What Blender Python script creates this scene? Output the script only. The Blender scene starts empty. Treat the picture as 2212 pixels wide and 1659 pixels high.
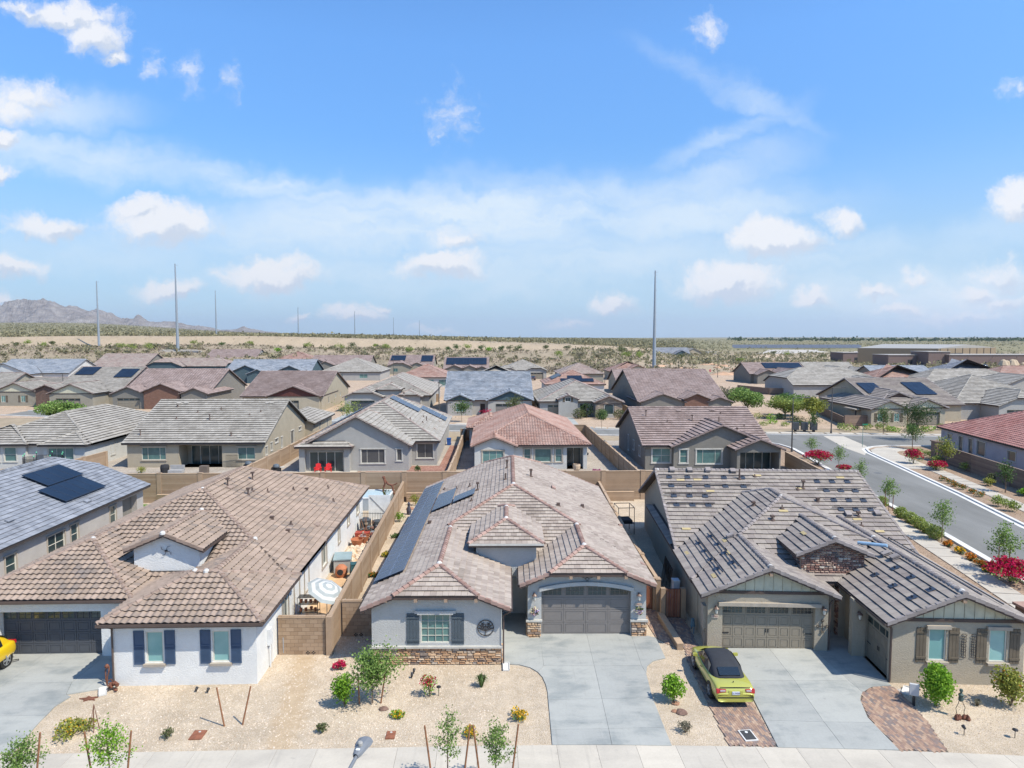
import bpy, math, random
from mathutils import Vector, Matrix
R = math.radians
rnd = random.Random(7)
S = bpy.context.scene
COL = S.collection
# ------------------------------------------------------------------ camera, sky, sun, exposure
cam = bpy.data.objects.new('camera', bpy.data.cameras.new('camera'))
COL.objects.link(cam)
S.camera = cam
cam.location = (0, 0, 16)
cam.rotation_euler = (R(90 - 3.96), 0, R(-1.79))
cam.data.sensor_width = 36
cam.data.lens = 36 * 1475 / 2212
cam.data.clip_end = 60000
SUNV = Vector((.60, -.40, 1.0)).normalized()
SUN_EL = math.asin(SUNV.z)
SUN_AZ = math.atan2(SUNV.x, SUNV.y)
W = bpy.data.worlds.new('World')
S.world = W
W.use_nodes = True
S.view_settings.view_transform = 'Standard'
S.view_settings.look = 'None'
S.view_settings.gamma = 1
S.view_settings.use_curve_mapping = False
S.view_settings.exposure = 0.44
class NT:
 """small helper round a node tree"""
 def __init__(s, nt):
  s.t = nt
  nt.nodes.clear()
 def n(s, ty, ins=None, **kw):
  nd = s.t.nodes.new(ty)
  for k, v in kw.items():
   setattr(nd, k, v)
  for k, v in (ins or {}).items():
   if isinstance(v, bpy.types.NodeSocket):
    s.t.links.new(v, nd.inputs[k])
   else:
    nd.inputs[k].default_value = v
  return nd
 def m(s, op, a, b=0.0, c=0.0, clamp=False):
  nd = s.n('ShaderNodeMath', {0: a, 1: b, 2: c}, operation=op, use_clamp=clamp)
  return nd.outputs[0]
 def v(s, op, a, b=(0, 0, 0)):
  return s.n('ShaderNodeVectorMath', {0: a, 1: b}, operation=op)
 def ramp(s, f, stops, interp='LINEAR'):
  nd = s.n('ShaderNodeValToRGB', {0: f})
  cr = nd.color_ramp
  cr.interpolation = interp
  while len(cr.elements) < len(stops):
   cr.elements.new(.5)
  for e, (p, c) in zip(cr.elements, stops):
   e.position = p
   e.color = (*c, 1) if len(c) == 3 else c
  return nd.outputs[0]
 def mix(s, f, a, b, mode='MIX'):
  nd = s.n('ShaderNodeMix', {0: f}, data_type='RGBA', blend_type=mode)
  for i, x in ((6, a), (7, b)):
   if isinstance(x, bpy.types.NodeSocket):
    s.t.links.new(x, nd.inputs[i])
   else:
    nd.inputs[i].default_value = (*x, 1) if len(x) == 3 else x
  return nd.outputs[2]
 def noise(s, vec, scale, detail=4, rough=.55, out=0, **kw):
  nd = s.n('ShaderNodeTexNoise', {'Scale': scale, 'Detail': detail, 'Roughness': rough, **kw})
  if vec is not None:
   s.t.links.new(vec, nd.inputs['Vector'])
  return nd.outputs[out]
 def sstep(s, x, a, b):
  nd = s.n('ShaderNodeMapRange', {0: x, 1: a, 2: b, 3: 0.0, 4: 1.0}, interpolation_type='SMOOTHSTEP')
  return nd.outputs[0]
def world():
 t = NT(W.node_tree)
 sky = t.n('ShaderNodeTexSky', sky_type='NISHITA', sun_disc=False, sun_elevation=SUN_EL,
              sun_rotation=SUN_AZ, altitude=400, air_density=1.0, dust_density=.6, ozone_density=2.5)
 hs = t.n('ShaderNodeHueSaturation', {'Saturation': 1.0, 'Value': 1.0, 'Color': sky.outputs[0]})
 skyc = t.mix(1.0, hs.outputs[0], (.84, 1.30, 1.66), 'MULTIPLY')
 g = t.n('ShaderNodeTexCoord').outputs['Generated']
 sep = t.n('ShaderNodeSeparateXYZ', {0: g})
 x, y, z = sep.outputs
 ya = t.m('MAXIMUM', y, .05)
 u = t.m('DIVIDE', x, ya)
 v = t.m('DIVIDE', z, ya)
 uv = t.n('ShaderNodeCombineXYZ', {0: u, 1: v, 2: 0.0}).outputs[0]
 n1 = t.noise(uv, 9, 6, .62, out=1)
 n2 = t.noise(uv, 34, 5, .6, out=1)
 off = t.v('SCALE', t.v('SUBTRACT', n1, (.5, .5, .5)).outputs[0])
 off.inputs['Scale'].default_value = .085
 off2 = t.v('SCALE', t.v('SUBTRACT', n2, (.5, .5, .5)).outputs[0])
 off2.inputs['Scale'].default_value = .03
 uvd = t.v('ADD', t.v('ADD', uv, off.outputs[0]).outputs[0], off2.outputs[0]).outputs[0]
 def uvp(px, py):          # a direction given as the pixel it was measured at in the photograph
  f, pc = 1475., R(3.96)
  a, b = px - 1106, py - 829.5
  F = f * math.cos(pc) - b * math.sin(pc)
  D = f * math.sin(pc) + b * math.cos(pc)
  yw = R(1.79)
  X = a * math.cos(yw) + F * math.sin(yw)
  Y = F * math.cos(yw) - a * math.sin(yw)
  return X / Y, -D / Y
 # heaped clouds: centre x, y, half width, half height, strength
 cum = [(350, 480, 110, 46, 1), (300, 455, 60, 30, 1), (100, 485, 85, 28, .9), (20, 578, 80, 26, .9),
           (375, 625, 75, 28, .9), (580, 588, 110, 32, .95), (955, 575, 90, 30, 1), (985, 520, 50, 26, .55),
           (1670, 520, 110, 44, 1.1), (1575, 610, 125, 38, 1.1), (1818, 475, 42, 34, .9), (2190, 430, 62, 50, 1.05),
           (205, 62, 70, 46, 1), (150, 25, 110, 26, .9), (250, 105, 34, 18, .8), (60, 20, 50, 12, .6), (5, 300, 34, 20, .9),
           (0, 375, 34, 26, .9), (10, 648, 50, 18, .8), (770, 680, 70, 20, .85), (660, 682, 32, 11, .8), (820, 665, 26, 12, .7),
           (1320, 662, 52, 24, .75), (1750, 650, 45, 22, .85), (1905, 632, 48, 18, .9), (2110, 640, 50, 24, .8), (1950, 672, 60, 16, .7),
           (1985, 598, 30, 18, .6), (2170, 590, 70, 40, .5), (945, 712, 60, 10, .6), (1525, 55, 34, 22, .34), (415, 160, 18, 34, .26),
           (345, 130, 14, 24, .2), (972, 245, 36, 48, .22), (497, 185, 12, 24, .14), (55, 205, 80, 36, .55), (20, 235, 70, 30, .6), (2180, 200, 30, 14, .3),
           (2160, 660, 90, 22, .55), (2080, 690, 120, 14, .45), (1230, 700, 70, 10, .35)]
 acc = acc2 = None
 for (px, py, w, h, s) in cum:
  cu, cv = uvp(px, py)
  d = t.v('SUBTRACT', uvd, (cu, cv, 0)).outputs[0]
  d = t.v('MULTIPLY', d, (1475 / w / 1.12, 1475 / h / 1.15, 0)).outputs[0]
  ln = t.v('LENGTH', d).outputs['Value']
  f = t.m('MULTIPLY_ADD', ln, -s, s)
  acc = f if acc is None else t.m('MAXIMUM', acc, f)
  d2 = t.v('ADD', d, (-.12, .42, 0)).outputs[0]
  f2 = t.m('MULTIPLY_ADD', t.v('LENGTH', d2).outputs['Value'], -s, s)
  acc2 = f2 if acc2 is None else t.m('MAXIMUM', acc2, f2)
 fine = t.noise(uvd, 46, 6, .65)
 fac = t.m('ADD', acc, t.m('MULTIPLY_ADD', fine, 1.0, -.56))
 cmask = t.sstep(fac, -.20, .52)
 # thin veil of high cloud: bands at shallow angles, built from long ellipses and streaky noise
 veil = [(1000, 470, 820, 95, .06, 1.0), (1500, 420, 300, 70, .45, .6), (150, 330, 420, 60, -.12, .75), (600, 400, 320, 45, -.2, .85),
   (1590, 190, 240, 36, -.42, .5), (1560, 300, 210, 34, .42, .5), (1500, 470, 420, 70, .1, .8), (60, 230, 260, 60, .0, .75),
   (800, 590, 500, 60, 0, .55), (1100, 610, 160, 30, .3, .5), (250, 540, 420, 60, 0, .45), (2050, 640, 460, 90, 0, .95), (1250, 560, 500, 80, .05, .7), (1700, 560, 400, 60, .1, .6), (2150, 500, 300, 60, .2, .35)]
 va = None
 for (px, py, w, h, a, s) in veil:
  cu, cv = uvp(px, py)
  d = t.v('SUBTRACT', uvd, (cu, cv, 0)).outputs[0]
  rot = t.n('ShaderNodeVectorRotate', {'Vector': d, 'Angle': -a}, rotation_type='Z_AXIS').outputs[0]
  d = t.v('MULTIPLY', rot, (1475 / w, 1475 / h, 0)).outputs[0]
  ln = t.v('LENGTH', d).outputs['Value']
  f = t.m('MULTIPLY', t.sstep(ln, 1.25, .1), s)
  va = f if va is None else t.m('MAXIMUM', va, f)
 st = t.v('MULTIPLY', uvd, (2.2, 9, 1)).outputs[0]
 streak = t.noise(st, 2.2, 6, .6)
 vmask = t.m('MULTIPLY', va, t.sstep(streak, .15, .62))
 # the same kind of thin cloud goes on in the rest of the sky
 zz = t.m('MAXIMUM', z, .05)
 dome = t.n('ShaderNodeCombineXYZ', {0: t.m('DIVIDE', x, zz), 1: t.m('DIVIDE', y, zz), 2: 0.0}).outputs[0]
 gen = t.sstep(t.noise(dome, .9, 6, .6), .52, .8)
 back = t.sstep(y, .12, -.1)
 gmask = t.m('MULTIPLY', t.m('MULTIPLY', gen, back), .5)
 vm = t.m('MAXIMUM', t.m('MULTIPLY', vmask, .95), gmask)
 up = t.sstep(z, -.01, .02)
 # near the horizon everything pales
 pale = t.m('MULTIPLY', t.sstep(z, .28, .0), .75)
 gz = t.ramp(z, [(0, (.46,) * 3), (.10, (.56,) * 3), (.20, (.76,) * 3), (.38, (1.0,) * 3), (.6, (1.0,) * 3)])
 skyc = t.mix(1.0, skyc, gz, 'MULTIPLY')
 c0 = t.mix(pale, skyc, (3.9, 5.2, 6.4))
 c1 = t.mix(t.m('MULTIPLY', vm, up), c0, (5.2, 5.9, 6.5))
 shade = t.noise(t.v('ADD', uvd, (0, .02, 0)).outputs[0], 20, 4, .55)
 lit = t.m('ADD', t.m('SUBTRACT', acc, acc2), t.m('MULTIPLY_ADD', shade, .9, -.45))
 cc = t.mix(t.sstep(lit, -.30, .12), (4.3, 4.75, 5.5), (6.1, 6.15, 6.35))
 yup = t.sstep(y, .0, .1)
 c2 = t.mix(t.m('MULTIPLY', t.m('MULTIPLY', t.m('MULTIPLY', cmask, up), yup), .93), c1, cc)
 bg = t.n('ShaderNodeBackground', {'Color': c2, 'Strength': SKY_STR})
 o = t.n('ShaderNodeOutputWorld')
 t.t.links.new(bg.outputs[0], o.inputs[0])
SKY_STR = .115
world()
W.cycles.sampling_method = 'MANUAL'
W.cycles.sample_map_resolution = 512
sd = bpy.data.lights.new('sun', 'SUN')
sd.energy = 4.7
sd.angle = R(.53)
sd.color = (1, .945, .83)
sun = bpy.data.objects.new('sun', sd)
COL.objects.link(sun)
sun.rotation_euler = SUNV.to_track_quat('Z', 'Y').to_euler()
S.cycles.max_bounces = 5
S.cycles.diffuse_bounces = 3
S.cycles.glossy_bounces = 2
S.cycles.transparent_max_bounces = 4
S.cycles.use_denoising = True
# ------------------------------------------------------------------ materials
MATS = {}
def pbr(name, build=None, rough=.8, spec=.3, metal=0.0, col=(.5, .5, .5), bump=None, bstr=.3, bdist=.02, coat=0.0):
 if name in MATS:
  return MATS[name]
 m = bpy.data.materials.new(name)
 m.use_nodes = True
 t = NT(m.node_tree)
 p = t.n('ShaderNodeBsdfPrincipled', {'Roughness': rough, 'Metallic': metal, 'Specular IOR Level': spec})
 if coat:
  p.inputs['Coat Weight'].default_value = coat
  p.inputs['Coat Roughness'].default_value = .06
 o = t.n('ShaderNodeOutputMaterial')
 t.t.links.new(p.outputs[0], o.inputs[0])
 c = build(t) if build else None
 if c is None:
  p.inputs['Base Color'].default_value = (*col, 1)
 else:
  t.t.links.new(c, p.inputs['Base Color'])
 if bump:
  b = t.n('ShaderNodeBump', {'Strength': bstr, 'Distance': bdist, 'Height': bump(t)})
  t.t.links.new(b.outputs[0], p.inputs['Normal'])
 MATS[name] = m
 return m
def obc(t):
 return t.n('ShaderNodeTexCoord').outputs['Object']
def gpos(t):
 return t.n('ShaderNodeNewGeometry').outputs['Position']
def stucco(name, col, var=.06):
 def b(t):
  n = t.noise(obc(t), .9, 5, .6)
  n2 = t.noise(t.v('MULTIPLY', obc(t), (1, 1, 6)).outputs[0], 7, 4, .6)
  f = t.m('ADD', t.m('MULTIPLY', n, .6), t.m('MULTIPLY', n2, .4))
  lo = tuple(c * (1 - var * 2) for c in col)
  hi = tuple(min(1, c * (1 + var * 2)) for c in col)
  return t.ramp(f, [(.3, lo), (.7, hi)])
 return pbr(name, b, .92, .15, bump=lambda t: t.noise(t.v('MULTIPLY', obc(t), (1, 1, 2.2)).outputs[0], 11, 5, .7), bstr=.8, bdist=.04)
def plain(name, col, rough=.7, spec=.3, metal=0.0, var=.12, scale=2.5, coat=0.0):
 def b(t):
  n = t.noise(obc(t), scale, 4, .6)
  return t.ramp(n, [(.3, tuple(c * (1 - var) for c in col)), (.7, tuple(min(1, c * (1 + var)) for c in col))])
 return pbr(name, b, rough, spec, metal, coat=coat)
def tinted(name, stops, rough=.85, scale=3, var=.25, bscale=30):
 """colour by the per-piece 'tint' value, weathered by noise"""
 def b(t):
  a = t.n('ShaderNodeAttribute', attribute_name='tint').outputs['Fac']
  c = t.ramp(a, stops)
  n = t.noise(gpos(t), scale, 5, .65)
  d = t.ramp(n, [(.3, (1 - var,) * 3), (.7, (1 + var * .5,) * 3)])
  return t.mix(1.0, c, d, 'MULTIPLY')
 return pbr(name, b, rough, .25, bump=lambda t: t.noise(gpos(t), bscale, 3, .6), bstr=.25, bdist=.01)
def tilemat(name, c1, c2, c3, var=.3):
 return tinted(name, [(0, c1), (.35, c2), (.7, c3), (1, c2)], .85, 1.1, var, 22)
T_C = tilemat('tile_pink_grey', (0.24, 0.196, 0.159), (0.322, 0.262, 0.221), (0.398, 0.335, 0.28), 0.16)
T_Ccap = tilemat('tile_terracotta_cap', (0.275, 0.171, 0.138), (0.328, 0.209, 0.171), (0.37, 0.252, 0.209))
T_L = tilemat('tile_tan_blend', (0.189, 0.159, 0.142), (0.277, 0.21, 0.162), (0.338, 0.256, 0.202), 0.2)
T_Lcap = tilemat('tile_brown_cap', (.25, .18, .14), (.29, .21, .165), (.33, .24, .19))
T_R = tilemat('tile_grey_brown', (0.208, 0.174, 0.156), (0.265, 0.226, 0.2), (0.31, 0.269, 0.23), 0.18)
T_Rcap = tilemat('tile_grey_cap', (0.225, 0.194, 0.18), (0.27, 0.234, 0.221), (0.306, 0.27, 0.252))
T_S = tilemat('tile_slate', (0.16, 0.171, 0.196), (0.21, 0.221, 0.246), (0.262, 0.272, 0.298))
T_G = tilemat('tile_light_grey', (0.254, 0.232, 0.196), (0.313, 0.284, 0.246), (0.372, 0.342, 0.3))
T_B = tilemat('tile_brown', (0.21, 0.152, 0.134), (0.266, 0.198, 0.175), (0.323, 0.25, 0.227))
T_T = tilemat('tile_terracotta', (0.262, 0.143, 0.108), (0.328, 0.197, 0.155), (0.378, 0.26, 0.216))
T_RED = tilemat('tile_red', (0.255, 0.106, 0.089), (0.323, 0.149, 0.128), (0.374, 0.196, 0.17))
T_BL = tilemat('tile_blue_grey', (0.167, 0.189, 0.22), (0.238, 0.264, 0.299), (0.317, 0.334, 0.361))
T_P = tilemat('tile_mottled_pink', (0.255, 0.187, 0.162), (0.323, 0.246, 0.212), (0.357, 0.297, 0.255))
DECK = plain('underlayment', (.05, .042, .038), .95)
FASC = plain('fascia_brown', (.085, .06, .05), .7)
FASCD = plain('fascia_dark', (.05, .042, .04), .7)
FASCL = plain('fascia_grey', (.25, .24, .22), .7)
MORTAR = plain('mortar_white', (.52, .50, .47), .9)
ST_WHITE = stucco('stucco_white', (.70, .69, .655))
ST_C = stucco('stucco_cool_grey', (.455, .45, .425))
ST_R = stucco('stucco_taupe', (.375, .325, .25))
ST_L0 = stucco('stucco_warm_grey', (.40, .37, .34))
ST_OL = stucco('stucco_olive', (.28, .255, .205))
ST_TAN = stucco('stucco_tan', (.37, .32, .24))
ST_GR = stucco('stucco_grey', (.345, .33, .305))
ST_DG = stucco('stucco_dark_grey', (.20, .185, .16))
ST_TEAL = stucco('stucco_teal', (.07, .105, .12))
ST_LG = stucco('stucco_light_grey', (.50, .49, .46))
TRIM_L = plain('trim_light', (.46, .44, .395), .8)
TRIM_T = plain('trim_tan', (.36, .31, .25), .8)
TRIM_W = plain('frame_almond', (.58, .55, .47), .5)
TRIM_WH = plain('frame_white', (.7, .7, .68), .5)
DARKM = plain('black_metal', (.02, .02, .022), .45, .4)
SIDING = plain('siding_sage', (.50, .475, .355), .8)
def glassmat(name, c1, c2, rough=.06):
 def b(t):
  n = t.noise(obc(t), 1.3, 3, .5)
  w = t.n('ShaderNodeTexWave', {'Vector': obc(t), 'Scale': 9.0, 'Distortion': .4}, bands_direction='Z')
  f = t.m('ADD', t.m('ADD', t.m('MULTIPLY', n, .75), t.m('MULTIPLY', w.outputs[1], .12)), t.m('MULTIPLY_ADD', t.n('ShaderNodeObjectInfo').outputs['Random'], .5, -.25))
  return t.ramp(f, [(.25, c1), (.7, c2)])
 return pbr(name, b, .28, .5, coat=.6)
GL_T = glassmat('glass_teal_blind', (.05, .12, .115), (.13, .25, .23))
GL_D = glassmat('glass_dark', (.012, .028, .03), (.03, .06, .062))
GL_S = glassmat('glass_screen', (.04, .04, .042), (.07, .07, .072))
GL_L = glassmat('glass_light_blind', (.14, .32, .31), (.24, .44, .42))
DARKIN = plain('dark_interior', (.03, .03, .032), .9)
SOLAR = pbr('solar_glass', lambda t: t.ramp(t.n('ShaderNodeTexBrick', {'Vector': t.v('MULTIPLY', t.n('ShaderNodeTexCoord').outputs['UV'], (1, 1, 1)).outputs[0], 'Color1': (0, 0, 0, 1), 'Color2': (0, 0, 0, 1), 'Mortar': (1, 1, 1, 1), 'Scale': 1.0, 'Mortar Size': .03, 'Brick Width': .16, 'Row Height': .16}, offset=0).outputs[0], [(0, (.006, .012, .028)), (1, (.02, .035, .06))]), .15, .5, coat=.8)
SOLARF = plain('solar_frame', (.02, .022, .028), .35, .5)
# ------------------------------------------------------------------ mesh builder
class MB:
 def __init__(s):
  s.v = []
  s.f = []
  s.t = []
  s.mi = []
  s.cm = 0
 def face(s, pts, tint=0.5):
  i = len(s.v)
  s.v.extend(tuple(p) for p in pts)
  s.f.append(tuple(range(i, i + len(pts))))
  s.t.append(tint)
  s.mi.append(s.cm)
 def box(s, c, d, rz=0.0, tint=.5, M=None, taper=1.0):
  hx, hy, hz = d[0] / 2, d[1] / 2, d[2] / 2
  P = []
  cs, sn = math.cos(rz), math.sin(rz)
  for z in (-hz, hz):
   k = taper if z > 0 else 1
   for x, y in ((-hx, -hy), (hx, -hy), (hx, hy), (-hx, hy)):
    x *= k
    y *= k
    p = (c[0] + x * cs - y * sn, c[1] + x * sn + y * cs, c[2] + z)
    if M:
     p = tuple(M @ Vector(p))
    P.append(p)
  i = len(s.v)
  s.v += P
  for q in ((0, 3, 2, 1), (4, 5, 6, 7), (0, 1, 5, 4), (1, 2, 6, 5), (2, 3, 7, 6), (3, 0, 4, 7)):
   s.f.append(tuple(i + k for k in q))
   s.t.append(tint)
   s.mi.append(s.cm)
  return s
 def obox(s, o, X, Y, Z, tint=.5):
  """box from corner o and three edge vectors"""
  o = Vector(o)
  X = Vector(X)
  Y = Vector(Y)
  Z = Vector(Z)
  P = [o, o + X, o + X + Y, o + Y, o + Z, o + X + Z, o + X + Y + Z, o + Y + Z]
  i = len(s.v)
  s.v += [tuple(p) for p in P]
  for q in ((0, 3, 2, 1), (4, 5, 6, 7), (0, 1, 5, 4), (1, 2, 6, 5), (2, 3, 7, 6), (3, 0, 4, 7)):
   s.f.append(tuple(i + k for k in q))
   s.t.append(tint)
   s.mi.append(s.cm)
  return s
 def tube(s, a, b, r0, r1=None, n=6, tint=.5, cap=True):
  r1 = r0 if r1 is None else r1
  a = Vector(a)
  b = Vector(b)
  d = (b - a).normalized()
  u = d.orthogonal().normalized()
  w = d.cross(u)
  i = len(s.v)
  for p, r in ((a, r0), (b, r1)):
   for k in range(n):
    an = 2 * math.pi * k / n
    s.v.append(tuple(p + u * math.cos(an) * r + w * math.sin(an) * r))
  for k in range(n):
   k2 = (k + 1) % n
   s.f.append((i + k, i + k2, i + n + k2, i + n + k))
   s.t.append(tint)
   s.mi.append(s.cm)
  if cap:
   s.f.append(tuple(i + k for k in reversed(range(n))))
   s.f.append(tuple(i + n + k for k in range(n)))
   s.t += [tint] * 2
   s.mi += [s.cm] * 2
  return s
 def path(s, pts, r, n=6, tint=.5):
  for a, b in zip(pts, pts[1:]):
   s.tube(a, b, r, r, n, tint)
  return s
 def prism(s, poly, z0, z1, tint=.5, bottom=True):
  """vertical prism over a 2D polygon (counter-clockwise)"""
  i = len(s.v)
  n = len(poly)
  s.v += [(x, y, z0) for x, y in poly] + [(x, y, z1) for x, y in poly]
  s.f.append(tuple(i + n + k for k in range(n)))
  s.t.append(tint)
  s.mi.append(s.cm)
  for k in range(n):
   k2 = (k + 1) % n
   s.f.append((i + k, i + k2, i + n + k2, i + n + k))
   s.t.append(tint)
   s.mi.append(s.cm)
  return s
 def lathe(s, c, prof, n=12, tint=.5):
  i = len(s.v)
  for r, z in prof:
   for k in range(n):
    a = 2 * math.pi * k / n
    s.v.append((c[0] + r * math.cos(a), c[1] + r * math.sin(a), c[2] + z))
  for j in range(len(prof) - 1):
   for k in range(n):
    k2 = (k + 1) % n
    s.f.append((i + j * n + k, i + j * n + k2, i + (j + 1) * n + k2, i + (j + 1) * n + k))
    s.t.append(tint)
    s.mi.append(s.cm)
  return s
 def mesh(s, name, mats, smooth=False):
  me = bpy.data.meshes.new(name)
  me.from_pydata(s.v, [], s.f)
  for m in (mats if isinstance(mats, (list, tuple)) else [mats]):
   me.materials.append(m)
  if s.f:
   a = me.attributes.new('tint', 'FLOAT', 'FACE')
   a.data.foreach_set('value', s.t)
   if any(s.mi):
    me.polygons.foreach_set('material_index', s.mi)
   if smooth:
    me.polygons.foreach_set('use_smooth', [True] * len(s.f))
  me.update()
  return me
 def build(s, name, mats, parent=None, kind=None, label=None, cat=None, group=None, loc=None, smooth=False):
  o = bpy.data.objects.new(name, s.mesh(name, mats, smooth))
  COL.objects.link(o)
  if parent:
   o.parent = parent
  if loc:
   o.location = loc
  tag(o, label, cat, group, kind)
  return o
def tag(o, label=None, cat=None, group=None, kind=None):
 if label:
  o['label'] = label
 if cat:
  o['category'] = cat
 if group:
  o['group'] = group
 if kind:
  o['kind'] = kind
 return o
def empty(name, loc=(0, 0, 0), rz=0.0, label=None, cat=None, group=None):
 o = bpy.data.objects.new(name, None)
 COL.objects.link(o)
 o.location = loc
 o.rotation_euler = (0, 0, rz)
 return tag(o, label, cat, group)
def share(me, name, parent=None, loc=(0, 0, 0), rz=0.0, label=None, cat=None, group=None, scale=None):
 o = bpy.data.objects.new(name, me)
 COL.objects.link(o)
 o.parent = parent
 o.location = loc
 o.rotation_euler = (0, 0, rz)
 if scale:
  o.scale = scale
 return tag(o, label, cat, group)
def copy_tree(o, parent=None, loc=None, rz=None, label=None, group=None, scale=None):
 c = o.copy()
 COL.objects.link(c)
 c.parent = parent
 if loc is not None:
  c.location = loc
 if rz is not None:
  c.rotation_euler = (0, 0, rz)
 if scale:
  c.scale = (scale,) * 3
 if label:
  c['label'] = label
 if group:
  c['group'] = group
 for ch in list(o.children):
  copy_tree(ch, c)
 return c
# ------------------------------------------------------------------ roofs
class Block:
 """a roof over a rectangle (overhang included) with its walls; clip run c: 0 gable, half width hip, between: clipped gable"""
 def __init__(s, x0, x1, y0, y1, ze=3.0, p=.4167, ax='y', c0=None, c1=None, oh=.45, walls=True, ohg=None, wx=None):
  s.x0, s.x1, s.y0, s.y1, s.ze, s.p, s.ax, s.oh, s.walls = x0, x1, y0, y1, ze, p, ax, oh, walls
  s.w = ((x1 - x0) if ax == 'y' else (y1 - y0)) / 2
  s.c0 = s.w if c0 is None else c0
  s.c1 = s.w if c1 is None else c1
  s.zr = ze + p * s.w
  s.wx = wx
 def planes(s):
  L = []
  w, c0, c1, p = s.w, s.c0, s.c1, s.p
  if s.ax == 'y':
   A, B, a0, a1 = s.x0, s.x1, s.y0, s.y1
   f = lambda a, b, z: (b, a, z)
  else:
   A, B, a0, a1 = s.y0, s.y1, s.x0, s.x1
   f = lambda a, b, z: (a, b, z)
  m = (A + B) / 2
  names = {'y': ('W', 'E', 'S', 'N'), 'x': ('S', 'N', 'W', 'E')}[s.ax]
  low = [(a0, A, s.ze), (a1, A, s.ze)]
  q = []
  if c1 < w:
   q.append((a1, A + w - c1, s.ze + p * (w - c1)))
  q.append((a1 - c1, m, s.zr))
  if a1 - c1 > a0 + c0 + 1e-4:
   q.append((a0 + c0, m, s.zr))
  if c0 < w:
   q.append((a0, A + w - c0, s.ze + p * (w - c0)))
  low = [f(*t) for t in low + q]
  hi = [f(a, A + B - b, z) for a, b, z in [(a0, A, s.ze), (a1, A, s.ze)] + q]
  L.append((names[0], low))
  L.append((names[1], hi))
  for nm, a, c, sg in ((names[2], a0, c0, 1), (names[3], a1, c1, -1)):
   if c > .01:
    z = s.ze + p * (w - c)
    L.append((nm, [f(a, A + w - c, z), f(a, B - w + c, z), f(a + sg * c, m, s.zr)]))
  return L
 def z(s, x, y, ins=0.0):
  if not (s.x0 + ins <= x <= s.x1 - ins and s.y0 + ins <= y <= s.y1 - ins):
   return -9
  if s.ax == 'y':
   b, a, A, B, a0, a1 = x, y, s.x0, s.x1, s.y0, s.y1
  else:
   b, a, A, B, a0, a1 = y, x, s.y0, s.y1, s.x0, s.x1
  z = s.ze + s.p * min(b - A, B - b)
  if s.c0 > .01:
   z = min(z, s.ze + s.p * (s.w - s.c0) + s.p * (a - a0))
  if s.c1 > .01:
   z = min(z, s.ze + s.p * (s.w - s.c1) + s.p * (a1 - a))
  return z
 def pt(s, side, a, h, lift=0.0):
  """point on roof plane: a along the eave axis coordinate, h horizontal run up from the eave"""
  z = s.ze + s.p * h + lift
  return {'W': (s.x0 + h, a, z), 'E': (s.x1 - h, a, z), 'S': (a, s.y0 + h, z), 'N': (a, s.y1 - h, z)}[side]
 def frame(s, side):
  k = math.sqrt(1 + s.p ** 2)
  up = {'W': (1, 0), 'E': (-1, 0), 'S': (0, 1), 'N': (0, -1)}[side]
  U = Vector((up[0] / k, up[1] / k, s.p / k))
  A = Vector((0, 1, 0)) if side in 'WE' else Vector((1, 0, 0))
  N = A.cross(U)
  if N.z < 0:
   N = -N
  return A, U, N
def clip_poly(pts, poly):
 """clip 2D convex pts by 2D convex ccw poly"""
 out = pts
 n = len(poly)
 for i in range(n):
  ax, ay = poly[i]
  bx, by = poly[(i + 1) % n]
  ex, ey = bx - ax, by - ay
  res = []
  m = len(out)
  for j in range(m):
   p = out[j]
   q = out[(j + 1) % m]
   dp = ex * (p[1] - ay) - ey * (p[0] - ax)
   dq = ex * (q[1] - ay) - ey * (q[0] - ax)
   if dp >= -1e-9:
    res.append(p)
   if (dp > 1e-9 and dq < -1e-9) or (dp < -1e-9 and dq > 1e-9):
    t = dp / (dp - dq)
    res.append((p[0] + (q[0] - p[0]) * t, p[1] + (q[1] - p[1]) * t))
  out = res
  if len(out) < 3:
   return []
 return out
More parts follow.
